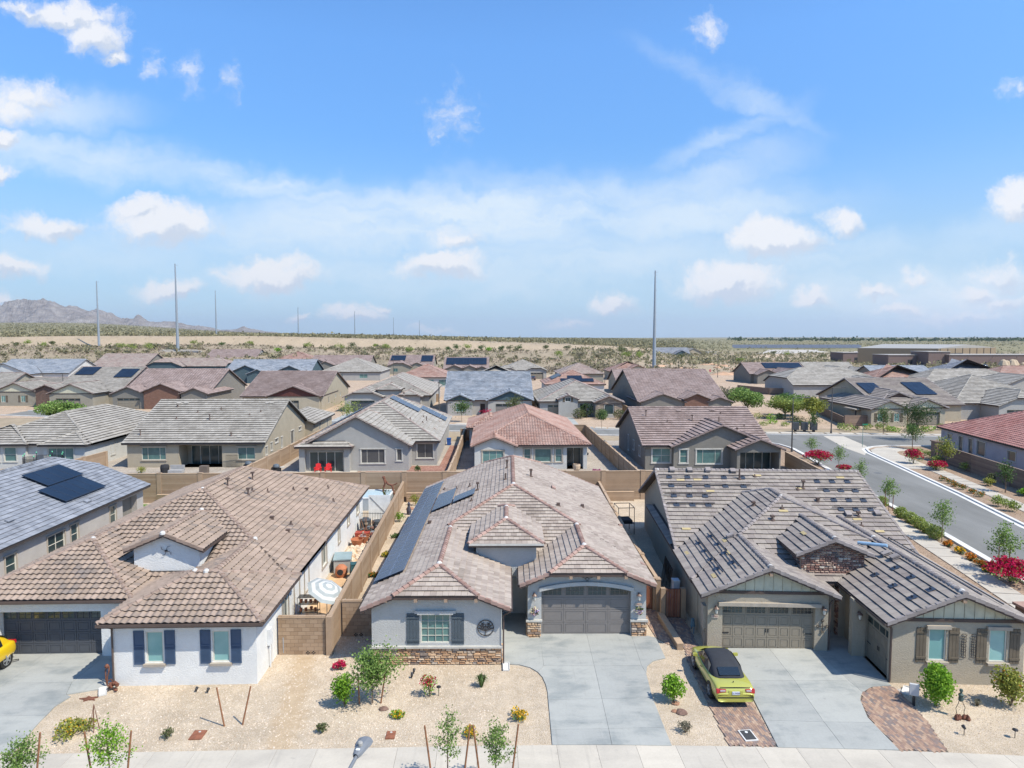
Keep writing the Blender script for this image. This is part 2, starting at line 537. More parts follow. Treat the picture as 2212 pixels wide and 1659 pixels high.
class House:
 def __init__(s, name, loc, rz, label, cat, blocks, tile, cap, wall, fasc, style='flat', tw=.3, te=.32, singles=0,
                 nose=.05, group=None, caps=True, wallfar=False, dist=60):
  s.root = empty(name, (loc[0], loc[1], 0), rz, label, cat, group)
  s.M = Matrix.Translation((loc[0], loc[1], 0)) @ Matrix.Rotation(rz, 4, 'Z')
  s.blocks, s.tile, s.cap, s.wallm, s.fasc = blocks, tile, cap, wall, fasc
  s.style, s.tw, s.te, s.singles, s.nose = style, tw, te, singles, nose
  s.holes = {}
  s.caps = caps
  s.rs = random.Random(hash(name + label) % 9999 if False else len(label) * 31 + int(abs(loc[0]) * 10))
 def covered(s, x, y, z, me, tol=.10):
  for i, b in enumerate(s.blocks):
   if b is me:
    continue
   zz = b.z(x, y, 0.0)
   if zz > -5:
    if i < s.blocks.index(me) and zz > z - .055 and zz < z + .4:
     return True
    if zz > z + tol:
     if b.z(x, y, b.oh) > -5 or zz < z + .4:
      return True
    elif abs(zz - z) <= .055 and i < s.blocks.index(me):
     return True
  return False
 def roof(s):
  deck = MB()
  fas = MB()
  pieces = []     # (distance, MB) for tiles
  caps = []
  rakes = []
  for b in s.blocks:
   for side, P in b.planes():
    P = [Vector(p) for p in P]
    A, U, N = b.frame(side)
    O = P[0]
    poly = [((p - O).dot(A), (p - O).dot(U)) for p in P]
    ar = sum(poly[i][0] * poly[(i + 1) % len(poly)][1] - poly[(i + 1) % len(poly)][0] * poly[i][1] for i in range(len(poly)))
    if ar < 0:
     poly = poly[::-1]
     P = P[::-1]
    deck.face([p for p in P])
    fas.face([p - Vector((0, 0, .2)) for p in P])
    # fascia along eaves and rakes
    n = len(P)
    for i in range(n):
     a, c = P[i], P[(i + 1) % n]
     if s.outer(b, a, c):
      dn = Vector((0, 0, .2))
      fas.face([a + Vector((0, 0, .02)), c + Vector((0, 0, .02)), c - dn, a - dn])
    s.tiles(b, P[0] if False else O, A, U, N, poly, pieces)
   s.ridges(b, caps, rakes)
  rf = deck.build('roof', [DECK], s.root)
  s.rf = rf
  fas.build('fascia', [s.fasc], s.root)
  camp = s.M.inverted() @ Vector((0, 0, 16))
  tiles = sorted(pieces, key=lambda t: (t[0] - camp).length) if s.singles else pieces
  for k, (c, faces) in enumerate(tiles[:s.singles]):
   m = MB()
   for f, ti in faces:
    m.face(f, ti)
   m.build('tile', s.tile, rf)
  rest = MB()
  for c, faces in tiles[s.singles:]:
   for f, ti in faces:
    rest.face(f, ti)
  if rest.f:
   rest.build('tile_field', s.tile, rf, kind='stuff')
  for nm, lst in (('ridge_cap', caps), ('rake_tile', rakes)):
   lst = sorted(lst, key=lambda t: (t[0] - camp).length)
   ns = min(len(lst), 200) if s.singles else 0
   for c, faces in lst[:ns]:
    m = MB()
    for f, ti in faces:
     m.face(f, ti)
    m.build(nm, s.cap, rf)
   rest = MB()
   for c, faces in lst[ns:]:
    for f, ti in faces:
     rest.face(f, ti)
   if rest.f:
    rest.build(nm + 's', s.cap, rf, kind='stuff')
 def outer(s, b, a, c):
  """edge on the rectangle boundary (eave or rake)?"""
  for (k, lim) in ((0, b.x0), (0, b.x1), (1, b.y0), (1, b.y1)):
   if abs(a[k] - lim) < 1e-3 and abs(c[k] - lim) < 1e-3:
    return True
  return False
 def tiles(s, b, O, A, U, N, poly, out):
  us = [p[0] for p in poly]
  vs = [p[1] for p in poly]
  u0, u1, v1 = min(us), max(us), max(vs)
  W_, E = s.tw, s.te
  sag = s.style == 's'
  nseg = 6 if sag else 1
  prof = [.5 - .5 * math.cos(2 * math.pi * k / nseg) for k in range(nseg + 1)]
  amp = .065 if sag else 0
  lip = .03 if sag else .022
  nose = s.nose
  back = .05
  rows = int(math.ceil((v1 + .04) / E))
  rs = s.rs
  seed = rs.random() * 100
  edges = []
  n = len(poly)
  for i in range(n):
   ax, ay = poly[i]
   bx, by = poly[(i + 1) % n]
   l = math.hypot(bx - ax, by - ay) or 1
   edges.append((ax, ay, (bx - ax) / l, (by - ay) / l))
  def dist(u, v):
   return min(ex * (v - ay) - ey * (u - ax) for ax, ay, ex, ey in edges)
  Ox, Oy, Oz = O
  def P3(u, v, h):
   return (Ox + A.x * u + U.x * v + N.x * h, Oy + A.y * u + U.y * v + N.y * h, Oz + U.z * v + N.z * h)
  for j in range(rows):
   va = j * E - (.03 if j == 0 else 0)
   vb = (j + 1) * E
   stag = 0 if sag else (W_ / 2 if j % 2 else 0)
   k = int(math.floor((u0 - stag) / W_)) - 1
   while True:
    ua = k * W_ + stag
    ub = ua + W_ - (.0 if sag else .008)
    k += 1
    if ua > u1:
     break
    if ub < u0:
     continue
    uc, vc = (ua + ub) / 2, (va + vb) / 2
    dc = dist(uc, max(vc, .02))
    if dc < -W_:
     continue
    c = P3(uc, vc, 0)
    if s.covered(c[0], c[1], c[2], b):
     continue
    va_ = .30 if s.singles else .2
    t = .5 + .2 * math.sin(uc * .9 + seed) * math.sin(vc * .8 + seed * 2) + rs.uniform(-va_, va_)
    t = max(0.0, min(1.0, t))
    inside = j > 0 and min(dist(ua, va), dist(ub, va), dist(ua, vb), dist(ub, vb)) > 0
    faces = []
    jit = rs.uniform(-.006, .006)
    for g in range(nseg):
     a = ua + (ub - ua) * g / nseg
     c2 = ua + (ub - ua) * (g + 1) / nseg
     ha, hb = prof[g] * amp, prof[g + 1] * amp
     rect = [(a, va), (c2, va), (c2, vb), (a, vb)]
     if not inside:
      pl = poly if j else [(p[0], p[1] - .03 if p[1] < 1e-6 else p[1]) for p in poly]
      rect = clip_poly(rect, pl)
      if not rect:
       continue
     def H(u, v):
      f = (u - a) / (c2 - a)
      return .012 + ha + (hb - ha) * f + nose * (1 - (v - va) / E) + jit
     faces.append(([P3(u, v, H(u, v)) for u, v in rect], t))
     m = len(rect)
     for i in range(m):
      p, q = rect[i], rect[(i + 1) % m]
      if abs(p[1] - va) < 1e-6 and abs(q[1] - va) < 1e-6:
       hp, hq = H(*p), H(*q)
       faces.append(([P3(p[0], va, hp - lip), P3(q[0], va, hq - lip), P3(q[0], va, hq), P3(p[0], va, hp)], t))
       faces.append(([P3(p[0], va + back, hp - lip - .004), P3(q[0], va + back, hq - lip - .004), P3(q[0], va, hq - lip), P3(p[0], va, hp - lip)], t))
      elif abs(p[0] - q[0]) < 1e-6 and (g in (0, nseg - 1)) and s.singles and (abs(p[0] - ua) < 1e-6 or abs(p[0] - ub) < 1e-6):
       faces.append(([P3(p[0], p[1], H(*p) - .03), P3(q[0], q[1], H(*q) - .03), P3(q[0], q[1], H(*q)), P3(p[0], p[1], H(*p))], t))
    if faces:
     out.append((Vector(c), faces))
 def ridges(s, b, caps, rakes):
  w, c0, c1 = b.w, b.c0, b.c1
  if b.ax == 'y':
   f = lambda a, bb, z: Vector((bb, a, z))
   A, B, a0, a1 = b.x0, b.x1, b.y0, b.y1
  else:
   f = lambda a, bb, z: Vector((a, bb, z))
   A, B, a0, a1 = b.y0, b.y1, b.x0, b.x1
  m = (A + B) / 2
  E0, E1 = f(a0 + c0, m, b.zr), f(a1 - c1, m, b.zr)
  segs = []
  if (E1 - E0).length > .2:
   segs.append((E0, E1))
  for a, c, E in ((a0, c0, E0), (a1, c1, E1)):
   z = b.ze + b.p * (w - c)
   if c > .01:
    segs += [(f(a, A + w - c, z), E), (f(a, B - w + c, z), E)]
   if c < w - .01:
    for lo, hi in ((f(a, A, b.ze), f(a, A + w - c, z)), (f(a, B, b.ze), f(a, B - w + c, z))):
     s.rake(b, lo, hi, rakes, 1 if a == a1 else -1)
  r = .105 if s.singles else .12
  L = .33 if s.singles else .5
  for p, q in segs:
   d = (q - p)
   n = max(1, int(d.length / L))
   d.normalize()
   side = d.cross(Vector((0, 0, 1))).normalized()
   up = side.cross(d)
   for k in range(n):
    a = p + (q - p) * (k / n)
    c = p + (q - p) * ((k + 1.06) / n)
    mid = (a + c) / 2
    if not s.crease(mid, side):
     continue
    t = s.rs.random()
    fs = []
    ra, rc = r * 1.18, r * .95
    ring = []
    for pt, rr, hh in ((a, ra, .05), (c, rc, .035)):
     ring.append([pt + side * math.cos(math.pi * i / 5) * rr * 1.15 + up * (math.sin(math.pi * i / 5) * rr + hh - .03) for i in range(6)])
    for i in range(5):
     fs.append(([ring[0][i], ring[0][i + 1], ring[1][i + 1], ring[1][i]], t))
    fs.append((ring[0], t))
    fs.append((ring[1][::-1], t))
    caps.append((mid, fs))
 def crease(s, p, side):
  zt = lambda x, y: max(b.z(x, y) for b in s.blocks)
  z = zt(p.x, p.y)
  if z > p.z + .05:
   return False
  e = .3
  l, r_ = zt(p.x + side.x * e, p.y + side.y * e), zt(p.x - side.x * e, p.y - side.y * e)
  if l < -5 or r_ < -5:
   return True
  return z - (l + r_) / 2 > .02 and l < z + .03 and r_ < z + .03
 def rake(s, b, lo, hi, rakes, sg):
  if not s.caps:
   return
  d = hi - lo
  L = s.te if s.singles else .6
  n = max(1, int(d.length / L))
  out = Vector((0, sg, 0)) if b.ax == 'y' else Vector((sg, 0, 0))
  dn = d.normalized()
  up = Vector((0, 0, 1))
  for k in range(n):
   a = lo + d * (k / n)
   c = lo + d * ((k + 1) / n)
   mid = (a + c) / 2
   if s.covered(mid.x, mid.y, mid.z, b, .03):
    continue
   m = MB()
   t = s.rs.random()
   lf = .075
   a2, c2 = a + up * lf, c + up * (lf - .035)
   X = -out * .14
   o1 = a2 + out * .03 - up * .17
   o2 = c2 + out * .03 - up * .17
   q = [o1, o2, c2 + out * .03, a2 + out * .03]
   q2 = [v - out * .16 for v in q]
   fs = [(q, t), ([q[3], q[2], q2[2], q2[3]], t), ([q[0], q[3], q2[3], q2[0]], t), ([q[1], q[2], q2[2], q2[1]], t), ([q2[0], q2[3], q2[2], q2[1]], t)]
   rakes.append((mid, fs))
 # -------------------------------------------------- walls
 def hole(s, bi, side, a, b, z0, z1, kind='win', d=.09, **kw):
  s.holes.setdefault((bi, side), []).append((a, b, z0, z1, kind, d, kw))
 def build_walls(s):
  mb = MB()
  for bi, b in enumerate(s.blocks):
   if not b.walls:
    continue
   o = b.oh - .004 * bi
   x0, x1, y0, y1 = b.x0 + o, b.x1 - o, b.y0 + o, b.y1 - o
   zb = b.walls if not isinstance(b.walls, bool) else 0.0
   for side in 'SEWN':
    if side == 'S':
     p, q, n = (x0, y0), (x1, y0), (0, -1)
    elif side == 'N':
     p, q, n = (x0, y1), (x1, y1), (0, 1)
    elif side == 'W':
     p, q, n = (x0, y0), (x0, y1), (-1, 0)
    else:
     p, q, n = (x1, y0), (x1, y1), (1, 0)
    L = math.hypot(q[0] - p[0], q[1] - p[1])
    d = ((q[0] - p[0]) / L, (q[1] - p[1]) / L)
    base = p[0] if side in 'SN' else p[1]
    holes = [(h[0] - base, h[1] - base, *h[2:]) for h in s.holes.get((bi, side), [])]
    if side == 'N' and not holes:
     pass
    kn = {0.0, L}
    if (side in 'SN') == (b.ax == 'y'):
     c = b.c0 if side in 'SW' else b.c1
     mid = L / 2
     kn |= {mid, max(0, min(L, mid - c)), max(0, min(L, mid + c))}
    for h in holes:
     kn |= {h[0], h[1]}
     if h[6].get('arch'):
      for k in range(1, 8):
       kn.add(h[0] + (h[1] - h[0]) * k / 8)
    kn = sorted(k for k in kn if -1e-6 <= k <= L + 1e-6)
    def top(t):
     t = min(max(t, .001), L - .001)
     return b.z(p[0] + d[0] * t, p[1] + d[1] * t) - .06
    def P(t, z, dep=0.0):
     return (p[0] + d[0] * t - n[0] * dep, p[1] + d[1] * t - n[1] * dep, z)
    def htop(h, t):
     ar = h[6].get('arch', 0)
     if not ar:
      return h[3]
     f = (t - h[0]) / (h[1] - h[0]) * 2 - 1
     return h[3] + ar * (1 - f * f)
    for t0, t1 in zip(kn, kn[1:]):
     if t1 - t0 < 1e-5:
      continue
     tm = (t0 + t1) / 2
     hh = sorted([h for h in holes if h[0] - 1e-6 <= tm <= h[1] + 1e-6], key=lambda h: h[2])
     za = (zb, zb)
     for h in hh:
      if h[2] > za[0] + 1e-4:
       mb.face([P(t0, za[0]), P(t1, za[1]), P(t1, h[2]), P(t0, h[2])])
      ha, hb = htop(h, t0), htop(h, t1)
      mb.face([P(t0, ha), P(t1, hb), P(t1, hb, h[5]), P(t0, ha, h[5])])
      za = (ha, hb)
     mb.face([P(t0, za[0]), P(t1, za[1]), P(t1, top(t1)), P(t0, top(t0))])
    for h in holes:
     dd = h[5]
     for t in (h[0], h[1]):
      mb.face([P(t, h[2]), P(t, h[2], dd), P(t, h[3], dd), P(t, h[3])])
     mb.face([P(h[0], h[2]), P(h[1], h[2]), P(h[1], h[2], dd), P(h[0], h[2], dd)])
     s.opening(h, P, d, n)
  s.walls = mb.build('wall', [s.wallm], s.root)
 def opening(s, h, P, d, n):
  a, b, z0, z1, kind, dep, kw = h
  D = Vector((d[0], d[1], 0))
  Nn = Vector((n[0], n[1], 0))
  Z = Vector((0, 0, 1))
  w, hh = b - a, z1 - z0 + kw.get('arch', 0)
  o = Vector(P(a, z0, dep))
  fr = kw.get('frame', TRIM_W)
  gl = kw.get('glass', GL_T)
  if kind == 'patio':
   # a covered recess: glass doors at the back
   mb = MB()
   mb.cm = 0
   mb.face([o, o + D * w, o + D * w + Z * hh, o + Z * hh])
   mb.build('patio_wall', [s.wallm], s.root)
   nd = kw.get('doors', 3)
   gw = w * .86 / nd
   f = MB()
   g = MB()
   for k in range(nd):
    q = o + D * (w * .1 + k * gw) + Nn * .03
    g.obox(q, D * gw, Nn * .02, Z * min(2.3, hh * .92))
    f.obox(q - D * .03, D * .06, Nn * .06, Z * min(2.3, hh * .92))
   f.obox(o + D * (w * .1 + nd * gw - .03) + Nn * .03, D * .06, Nn * .06, Z * min(2.3, hh * .92))
   f.obox(o + D * w * .1 + Nn * .03 + Z * min(2.3, hh * .92), D * (nd * gw), Nn * .06, Z * .06)
   gd = g.build('sliding_door', GL_D, s.root)
   f.build('door_frame', fr, gd)
   return
  if kind == 'garage':
   s.garage(o, D, Nn, Z, w, z1 - z0 + kw.get('arch', 0), kw)
  elif kind == 'door':
   m = MB().obox(o + D * .06, D * (w - .12), Nn * .05, Z * (hh - .05))
   dm = plain('door_' + kw.get('cname', 'dark'), kw.get('dcol', (.04, .03, .028)), .6)
   dr = m.build('front_door', dm, s.root)
   MB().obox(o, D * .06, Nn * .08, Z * hh).obox(o + D * (w - .06), D * .06, Nn * .08, Z * hh).build('door_frame', fr, dr)
  elif kind == 'dark':
   MB().obox(o, D * w, Nn * .02, Z * hh).build('porch_back', kw.get('m', s.wallm), s.root)
  else:
   fw = kw.get('fw', .055)
   nv, nh, mw = kw.get('nv', 1), kw.get('nh', 0), kw.get('mw', 1)
   m = MB()
   arch = kw.get('arch', 0)
   if arch:
    pts = [o, o + D * w] + [o + D * (w * (1 - k / 8)) + Z * (z1 - z0 + arch * (1 - ((1 - k / 8) * 2 - 1) ** 2)) for k in range(9)]
    m.face([q + Nn * .02 for q in pts])
   else:
    m.obox(o, D * w, Nn * .02, Z * hh)
   win = m.build('window', gl, s.root)
   f = MB()
   q = o + Nn * .02
   e = Nn * .045
   f.obox(q, D * w, e, Z * fw)
   if not arch:
    f.obox(q + Z * (hh - fw), D * w, e, Z * fw)
   f.obox(q + Z * fw, D * fw, e, Z * (hh - 2 * fw))
   f.obox(q + D * (w - fw) + Z * fw, D * fw, e, Z * (hh - 2 * fw))
   for k in range(1, nv + 1):
    t = kw['vpos'][k - 1] if 'vpos' in kw else k / (nv + 1)
    f.obox(q + D * (w * t - .018 * mw) + Z * fw, D * .036 * mw, e * .8, Z * (hh - 2 * fw))
   for k in range(1, nh + 1):
    f.obox(q + D * fw + Z * (hh * k / (nh + 1) - .018 * mw), D * (w - 2 * fw), e * .7, Z * .036 * mw)
   f.build('frame', fr, win)
   op = Vector(P(a, z0, 0))
   if kw.get('sill'):
    mat = kw.get('trim', TRIM_L)
    k = kw['sill']
    MB().obox(op - D * .1 - Z * .12, D * (w + .2), Nn * (.06 + .06 * k), Z * .11).build('sill', mat, win)
   if kw.get('trimw'):
    mat = kw.get('trim', TRIM_L)
    tw = kw['trimw']
    t = MB()
    t.obox(op - D * tw, D * tw, Nn * .05, Z * hh)
    t.obox(op + D * w, D * tw, Nn * .05, Z * hh)
    t.obox(op - D * (tw + .05) + Z * hh, D * (w + 2 * tw + .1), Nn * .08, Z * tw)
    t.obox(op - D * (tw + .05) - Z * tw, D * (w + 2 * tw + .1), Nn * .08, Z * tw)
    t.build('trim', mat, win)
   if kw.get('head'):
    MB().obox(op - D * .15 + Z * (hh + .02), D * (w + .3), Nn * .14, Z * .16).build('lintel', kw.get('trim', TRIM_L), win)
   if kw.get('shut'):
    sm, sw, kind2 = kw['shut']
    for off in (-sw - .04 - kw.get('so', 0), w + .04 + kw.get('so', 0)):
     so = op + D * off - Z * .05
     sh = MB()
     H = hh + .1
     if kind2 == 'louver':
      sh.obox(so, D * sw, Nn * .03, Z * H)
      for zf, hf in ((.0, .05), (.52, .05), (.96, .04)):
       sh.obox(so + Z * H * zf + Nn * .03, D * sw, Nn * .022, Z * H * hf)
      for xf in (0, sw - .045):
       sh.obox(so + D * xf + Nn * .03 + Z * .06, D * .045, Nn * .02, Z * (H - .12))
      nl = 14
      for k in range(nl):
       sh.obox(so + D * .045 + Nn * .03 + Z * (H * .06 + k * H * .46 / nl), D * (sw - .09), Nn * .02, Z * (H * .46 / nl * .55))
     else:
      nb = 3 if sw < .5 else 4
      for k in range(nb):
       sh.obox(so + D * (sw * k / nb + .006), D * (sw / nb - .012), Nn * .035, Z * H)
      sh.obox(so + Z * H * .1 + Nn * .035, D * sw, Nn * .03, Z * .1)
      sh.obox(so + Z * H * .84 + Nn * .035, D * sw, Nn * .03, Z * .1)
     sh.build('shutter', sm, win)
 def garage(s, o, D, Nn, Z, w, H, kw):
  col = kw.get('gm')
  near = kw.get('near', False)
  rows = kw.get('rows', 4)
  cols = kw.get('cols', 4)
  hasw = kw.get('windows', True)
  Hd = kw.get('Hd', H)
  door = MB().obox(o, D * w, Nn * .03, Z * Hd)
  gd = door.build('garage_door', col, s.root)
  rh = Hd / rows
  pm = MB()
  for r in range(rows):
   top = r == rows - 1 and hasw
   cw = w / cols
   for c in range(cols):
    q = o + D * (c * cw) + Z * (r * rh) + Nn * .03
    if near:
     pm = MB()
    iw, ih = cw - .02, rh - .02
    e = .085 if not top else .05
    a = q + D * .01 + Z * .01
    if top:
     nw = kw.get('wcols', cols)
     continue
    # raised rails round a sunk panel
    pm.obox(a, D * iw, Nn * .02, Z * e)
    pm.obox(a + Z * (ih - e), D * iw, Nn * .02, Z * e)
    pm.obox(a + Z * e, D * e, Nn * .02, Z * (ih - 2 * e))
    pm.obox(a + D * (iw - e) + Z * e, D * e, Nn * .02, Z * (ih - 2 * e))
    pm.obox(a + D * (e + .03) + Z * (e + .025), D * (iw - 2 * e - .06), Nn * .012, Z * (ih - 2 * e - .05))
    if near:
     pm.build('door_panel', col, gd)
  if hasw:
   nw = kw.get('wcols', cols)
   cw = w / nw
   for c in range(nw):
    q = o + D * (c * cw) + Z * ((rows - 1) * rh) + Nn * .03
    e = .1 * cw
    g = MB().obox(q + D * e + Z * rh * .2, D * (cw - 2 * e), Nn * .012, Z * rh * .62)
    if near:
     pn = g.build('door_window', kw.get('dglass', GL_D), gd)
     f = MB()
     a = q + D * e + Z * rh * .2 + Nn * .012
     ww, hh = cw - 2 * e, rh * .62
     for (x, z, lx, lz) in [(-.03, -.03, ww + .06, .03), (-.03, hh, ww + .06, .03), (-.03, 0, .03, hh), (ww, 0, .03, hh), (0, hh * .5, ww, .018)] + [(ww * k / kw.get('mull', 4), 0, .018, hh) for k in range(1, kw.get('mull', 4))]:
      f.obox(a + D * x + Z * z, D * lx, Nn * .02, Z * lz)
     f.cm = 0
     f.build('window_bars', col, gd)
    else:
     g.build('door_window', GL_D, gd)
  if not near:
   pm.build('door_panels', col, gd)
  if kw.get('hinges'):
   hm = MB()
   for z in (.34, .82):
    for x in (.03, w - .4):
     hm.obox(o + D * x + Z * (Hd * z) + Nn * .055, D * .36, Nn * .012, Z * .045)
   for x in (w / 2 - .08, w / 2 + .04):
    hm.obox(o + D * x + Z * (Hd * .37) + Nn * .055, D * .035, Nn * .02, Z * .2)
   hm.build('strap_hinges', DARKM, gd)
def vent_pipe(h, b, side, a, run, ht=.45, r=.05, hood=False):
 p = Vector(b.pt(side, a, run))
 m = MB()
 m.lathe(p, [(.16, -.02), (.12, .1), (r, .13), (r, ht), (r * .3, ht)], 8)
 if hood:
  m.box((p.x, p.y, p.z + ht + .06), (.22, .22, .12))
 m.build('vent_pipe', VENT, h.rf)
def vent_low(h, b, side, a, run):
 A, U, N = b.frame(side)
 p = Vector(b.pt(side, a, run)) + N * .07
 MB().obox(p - A * .3 - U * .15, A * .6, U * .3, N * .09).build('tile_vent', h.cap, h.rf)
def on_roof(mb, b, side, a, run, la, lu, lift, th, tint=.5):
 A, U, N = b.frame(side)
 p = Vector(b.pt(side, a, run)) + N * lift
 mb.obox(p - A * la / 2 - U * lu / 2, A * la, U * lu, N * th, tint)
def solar(h, b, side, a0, a1, r0, r1, na, nr, lift=.16, mats=None):
 """array of panels: a0..a1 along the eave, r0..r1 horizontal run from the eave"""
 A, U, N = b.frame(side)
 k = math.sqrt(1 + b.p ** 2)
 La = (a1 - a0) / na
 Lr = (r1 - r0) * k / nr
 me = None
 for i in range(na):
  for j in range(nr):
   p = Vector(b.pt(side, a0 + i * La, r0)) + U * (j * Lr) + N * lift
   m = MB()
   g = .012
   m.cm = 0
   m.obox(p + A * g + U * g, A * (La - 2 * g), U * (Lr - 2 * g), N * .04)
   m.cm = 1
   e = .022
   q = p + A * g + U * g + N * .04
   lw, lh = La - 2 * g, Lr - 2 * g
   for (x, y, lx, ly) in ((0, 0, lw, e), (0, lh - e, lw, e), (0, e, e, lh - 2 * e), (lw - e, e, e, lh - 2 * e)):
    m.obox(q + A * x + U * y, A * lx, U * ly, N * .006)
   m.build('solar_panel', mats or [SOLARP, SOLARE], h.rf)
VENT = plain('vent_brown', (.11, .075, .06), .7)
SOLARP = pbr('solar_cells', lambda t: t.ramp(t.noise(obc(t), .5, 2), [(.3, (.008, .013, .024)), (.7, (.012, .020, .036))]), .3, .3)
SOLARB = pbr('solar_cells_blue', lambda t: t.ramp(t.noise(obc(t), .5, 2), [(.3, (.012, .024, .052)), (.7, (.018, .034, .07))]), .25, .4, coat=.15)
SOLARE = plain('solar_edge', (.03, .042, .065), .5, .3)
def text_mesh(body, size, name, mat, parent, loc, rot=(R(90), 0, 0)):
 cu = bpy.data.curves.new(name, 'FONT')
 cu.body = body
 cu.size = size
 cu.align_x = 'CENTER'
 cu.align_y = 'CENTER'
 o_ = bpy.data.objects.new(name, cu)
 COL.objects.link(o_)
 me = bpy.data.meshes.new_from_object(o_)
 bpy.data.objects.remove(o_)
 me.materials.clear()
 me.materials.append(mat)
 q = bpy.data.objects.new(name, me)
 COL.objects.link(q)
 q.parent = parent
 q.location = loc
 q.rotation_euler = rot
 return q
def brickmat(name, c1, c2, m, sx=1.0):
 def b(t):
  P = t.n('ShaderNodeTexCoord').outputs['Object']
  sp = t.n('ShaderNodeSeparateXYZ', {0: P})
  v = t.n('ShaderNodeCombineXYZ', {0: t.m('ADD', sp.outputs[0], sp.outputs[1]), 1: sp.outputs[2], 2: 0.0}).outputs[0]
  br = t.n('ShaderNodeTexBrick', {'Vector': v, 'Color1': (*c1, 1), 'Color2': (*c2, 1), 'Mortar': (*m, 1), 'Scale': 1.0, 'Brick Width': .42 * sx, 'Row Height': .16 * sx, 'Mortar Size': .02})
  return t.mix(.35, br.outputs[0], t.ramp(t.noise(P, 3, 4), [(.3, c1), (.7, c2)]))
 return pbr(name, b, .9, .1)
BRICKR = brickmat('brick_rust', (.16, .085, .06), (.23, .125, .09), (.14, .10, .08))
LEDGE = brickmat('ledgestone_mixed', (.18, .14, .12), (.48, .38, .28), (.10, .08, .07), 1.5)
STDARK = brickmat('stone_dark_rust', (.10, .07, .06), (.20, .13, .10), (.06, .045, .04))
TIMB = plain('gable_dark_red', (.10, .035, .028), .8)
def gable(h, b, mat, z0=None, y=None, name='gable_face', ins=None):
 z0 = b.ze + .05 if z0 is None else z0
 o = b.oh if ins is None else ins
 yy = b.y0 + b.oh - .03 if y is None else y
 mid = (b.x0 + b.x1) / 2
 zt = lambda x: b.z(x, b.y0 + b.oh) - .1
 xa, xb = b.x0 + o, b.x1 - o
 if zt(xa) < z0:
  d = (z0 - zt(xa)) / b.p
  xa, xb = xa + d, xb - d
 q = [(xa, yy, z0), (xb, yy, z0), (xb, yy, zt(xb)), (mid, yy, zt(mid)), (xa, yy, zt(xa))]
 m = MB()
 m.face(q)
 m.build(name, mat, h.root)
 if z0 > 1:
  MB().box((mid, yy - .02, z0 - .08), (xb - xa + .1, .06, .16)).build('gable_band', FASC, h.root)
# ------------------------------------------------------------------ ground, streets, walks
def lerp(a, b, t):
 return a + (b - a) * t
def sm(x, a, b):
 t = max(0.0, min(1.0, (x - a) / (b - a)))
 return t * t * (3 - 2 * t)
def terrain(x, y):
 """flat under the houses; left of the middle the desert climbs to a long earth bank, then to the foot of the hills"""
 if y < 330:
  yy = 0
 a = x / max(y, 1.0)
 left = 1 - sm(a, .12, .42)
 far_left = 1 - sm(a, -.62, -.30)
 ll = 1 - sm(a, -.35, .05)
 z = sm(y, 300, 480) * (6.5 + 3.2 * ll) * left
 bank = sm(y, 482, 500) * 6.4 * left * (1 - .55 * sm(a, -.15, .2))
 z += bank
 z += min(max(0, y - 700), 2800) * (.019 * far_left + .006 * ll)
 z += (math.sin(x * .021 + y * .013) + math.sin(x * .047 - y * .031)) * .35 * sm(y, 310, 400)
 if y > 5000:
  z -= (y - 5000) * .002 * left
 return z
def soil_mat():
 def b(t):
  P = gpos(t)
  sp = t.n('ShaderNodeSeparateXYZ', {0: P})
  sand = t.n('ShaderNodeAttribute', attribute_name='tint').outputs['Fac']
  n1 = t.noise(P, .02, 6, .6)
  n2 = t.noise(t.v('MULTIPLY', P, (1, .35, 1)).outputs[0], .11, 6, .65)
  n3 = t.noise(P, .9, 5, .6)
  base = t.ramp(n2, [(.3, (.33, .26, .18)), (.5, (.265, .215, .145)), (.62, (.22, .18, .12)), (.75, (.16, .14, .09))])
  snd = t.ramp(n2, [(.3, (.39, .305, .215)), (.7, (.31, .245, .17))])
  c = t.mix(sand, base, snd)
  far = t.sstep(sp.outputs[1], 560, 800)
  green = t.ramp(n1, [(.35, (.17, .16, .085)), (.65, (.25, .215, .13))])
  c = t.mix(far, c, green)
  return t.mix(1.0, c, t.ramp(n3, [(.3, (.85,) * 3), (.7, (1.1,) * 3)]), 'MULTIPLY')
 return pbr('desert_soil', b, .95, .1)
SOIL = soil_mat()
def ground():
 ys = [-60, -20, 0, 60, 120, 200, 260, 290, 310] + [320 + i * 12 for i in range(14)] + [484, 488, 492, 496, 500, 504, 510, 540, 600, 700, 850, 1000, 1300, 1700, 2200, 2800, 3500, 4500, 6000, 9000, 14000, 25000]
 vs = []
 fs = []
 ts = []
 NX = 90
 for y in ys:
  wdt = max(500, abs(y) * 1.25)
  for i in range(NX + 1):
   x = -wdt + 2 * wdt * i / NX
   z = terrain(x, y) - .03
   vs.append((x, y, z))
 for j in range(len(ys) - 1):
  for i in range(NX):
   a = j * (NX + 1) + i
   fs.append((a, a + 1, a + NX + 2, a + NX + 1))
   y = (ys[j] + ys[j + 1]) / 2
   x = vs[a][0]
   k = x / max(y, 1)
   t = .35
   if 478 < y < 560:
    t = 1.0
   if 262 < y < 420 and k > .12:
    t = .85 + .15 * math.sin(x * .05)
   if y < 250:
    t = .6
   if 330 < y < 478 and k < .2:
    t = .15 + .3 * (math.sin(x * .03 + y * .1) > .5)
   ts.append(max(0, min(1, t)))
 m = MB()
 m.v, m.f, m.t, m.mi = vs, fs, ts, [0] * len(fs)
 m.build('ground', SOIL, kind='structure', smooth=True)
ground()
